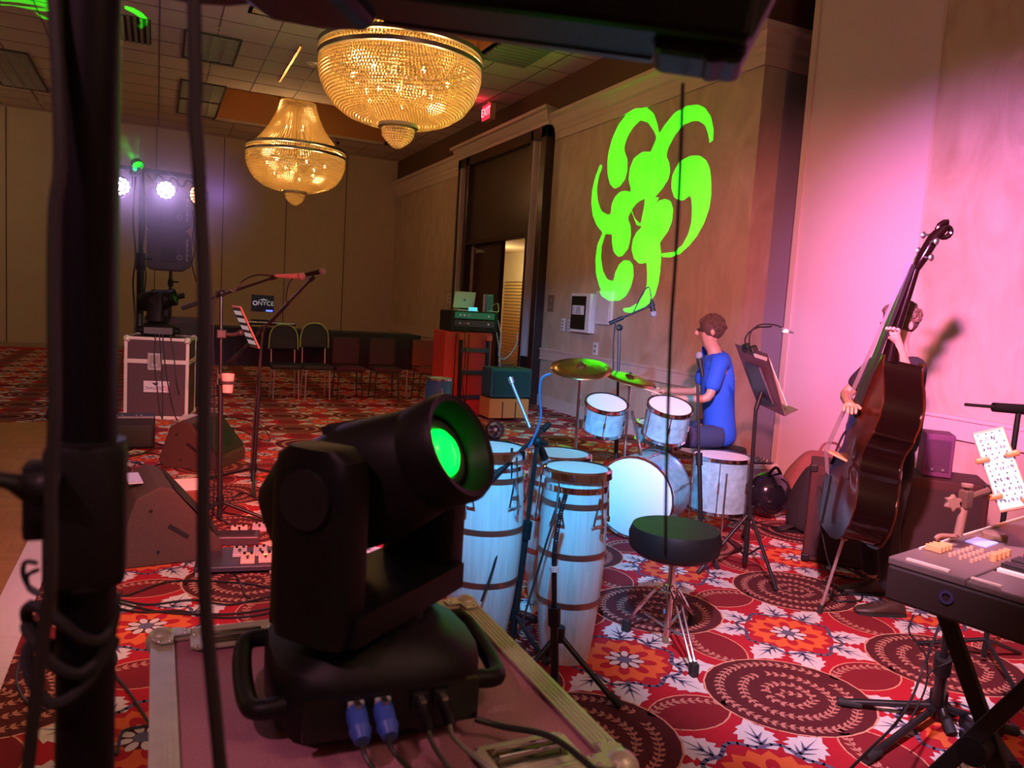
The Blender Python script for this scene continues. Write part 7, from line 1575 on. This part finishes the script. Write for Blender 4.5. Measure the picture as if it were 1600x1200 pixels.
cable([at(1067, 130, d=.84), at(1063, 260, d=.86), at(1056, 400, d=.88), at(1048, 520, d=.90), at(1044, 640, d=.92), at(1041, 760, d=.94), at(1040, 870, d=.96)], 'thin black cord hanging from the light bar down past the green pattern', r=.0021)
for k, P in enumerate(([(62, 822), (42, 818), (38, 830), (52, 842)], [(58, 880), (40, 878), (36, 895), (44, 915), (60, 925)], [(60, 890), (42, 900), (46, 920), (62, 930)])):
    mb = MB(t.location); mb.tube([at(x, y, d=.71) for x, y in P], .0022, 6, smooth=6); mb.build('wound_cable', CABLE, t, smooth=True)
# bundle of cable strapped to the stand under the collar
rnd = random.Random(11)
for k in range(3):
    P = [xy(1.24-.025*k)+V((.036*math.cos(a)-.012, .036*math.sin(a), .02*math.sin(2*a+k))) for a in [2*PI*i/10 for i in range(11)]]
    mb = MB(t.location); mb.tube(P, .0055, 7, smooth=3); mb.build('wound_cable', MATTE, t, smooth=True)

# ================================================================ FLOOR CABLES
FCL = [([(176, 935), (230, 945), (300, 938), (360, 945), (430, 930), (450, 925)], 'floor cable, upper line of the bundle left of the big lamp'),
 ([(178, 940), (240, 955), (310, 960), (380, 958), (450, 945)], 'floor cable, middle line of the bundle left of the big lamp'),
 ([(180, 950), (220, 957), (280, 955), (340, 965), (400, 962), (452, 950)], 'floor cable, lowest line of the bundle left of the big lamp'),
 ([(178, 928), (200, 930), (260, 910), (310, 908), (380, 912), (420, 918), (448, 915)], 'floor cable curving past the near wedge towards the big lamp'),
 ([(170, 1050), (182, 1030), (172, 1000), (178, 960), (190, 925)], 'thin floor cable running up right of the near stand'),
 ([(150, 1020), (175, 1050), (200, 1080), (220, 1110), (236, 1135)], 'floor cable slanting down to the left side of the big flight case'),
 ([(170, 1160), (182, 1180), (188, 1150), (200, 1140), (234, 1134)], 'floor cable looping to the corner of the big flight case'),
 ([(55, 1005), (38, 1020), (26, 1055), (30, 1080), (45, 1100), (70, 1110)], 'thin cable curving on the carpet beside the pale ramp'),
 ([(350, 795), (380, 770), (420, 800), (390, 828), (350, 815), (330, 800)], 'cable loop on the carpet behind the foot controller'),
 ([(330, 700), (300, 712), (250, 700), (210, 712), (185, 700), (230, 690), (280, 706)], 'tangled cable on the carpet between the two wedges'),
 ([(190, 718), (230, 708), (262, 716), (240, 728), (205, 722)], 'cable tangle on the carpet before the small amplifier'),
 ([(180, 730), (200, 740), (215, 722), (230, 735)], 'short cable curl behind the near wedge'),
 ([(320, 690), (360, 668), (420, 690), (400, 660), (340, 650)], 'cable on the carpet right of the farther wedge'),
 ([(1120, 790), (1150, 802), (1200, 822), (1260, 832), (1290, 826)], 'cable on the carpet from the mixer case to the gig bag'),
 ([(1140, 812), (1180, 822), (1230, 840), (1275, 845), (1300, 838)], 'second cable on the carpet below the mixer case'),
 ([(1292, 905), (1300, 930), (1340, 925), (1345, 938), (1310, 940), (1296, 932)], 'cable loop on the carpet by the foot of the double bass'),
 ([(1300, 880), (1330, 892), (1352, 905), (1310, 900), (1290, 890)], 'cable on the carpet between the bass endpin and the worn shoes'),
 ([(340, 865), (372, 905), (382, 930), (392, 935)], 'short grey lead from the pedalboard')]
for P, lb in FCL: cable(px_floor(P), lb, r=.0055, floor=True)
cable([at(1302, 822, d=4.25), at(1280, 760, d=4.25), at(1278, 790, d=4.25), at(1290, 860, d=4.2), at(1302, 905, d=4.2), at(1300, 935, z=.01)], 'thin cable hanging from the double bass to the carpet', r=.004)
cable([at(1472, 965, d=2.7), at(1455, 1010, d=2.7), at(1440, 1050, d=2.7), at(1425, 1090, d=2.6), at(1400, 1130, d=2.4), at(1360, 1170, d=2.3), at(1328, 1202, d=2.2)], 'cable dropping from the keyboard across the carpet in the lower right', r=.0045)
cable([at(1428, 960, d=2.8), at(1420, 985, d=2.8), at(1436, 1010, d=2.8), at(1448, 1030, d=2.8), at(1446, 1075, d=2.8), at(1420, 1130, d=2.75)], 'thin second cable looping under the keyboard', r=.0035)
cable([at(1510, 1000, d=2.8), at(1490, 1030, d=2.8), at(1460, 1045, d=2.8), at(1446, 1060, d=2.8)], 'short cable between the keyboard and the heavy tripod', r=.0035)
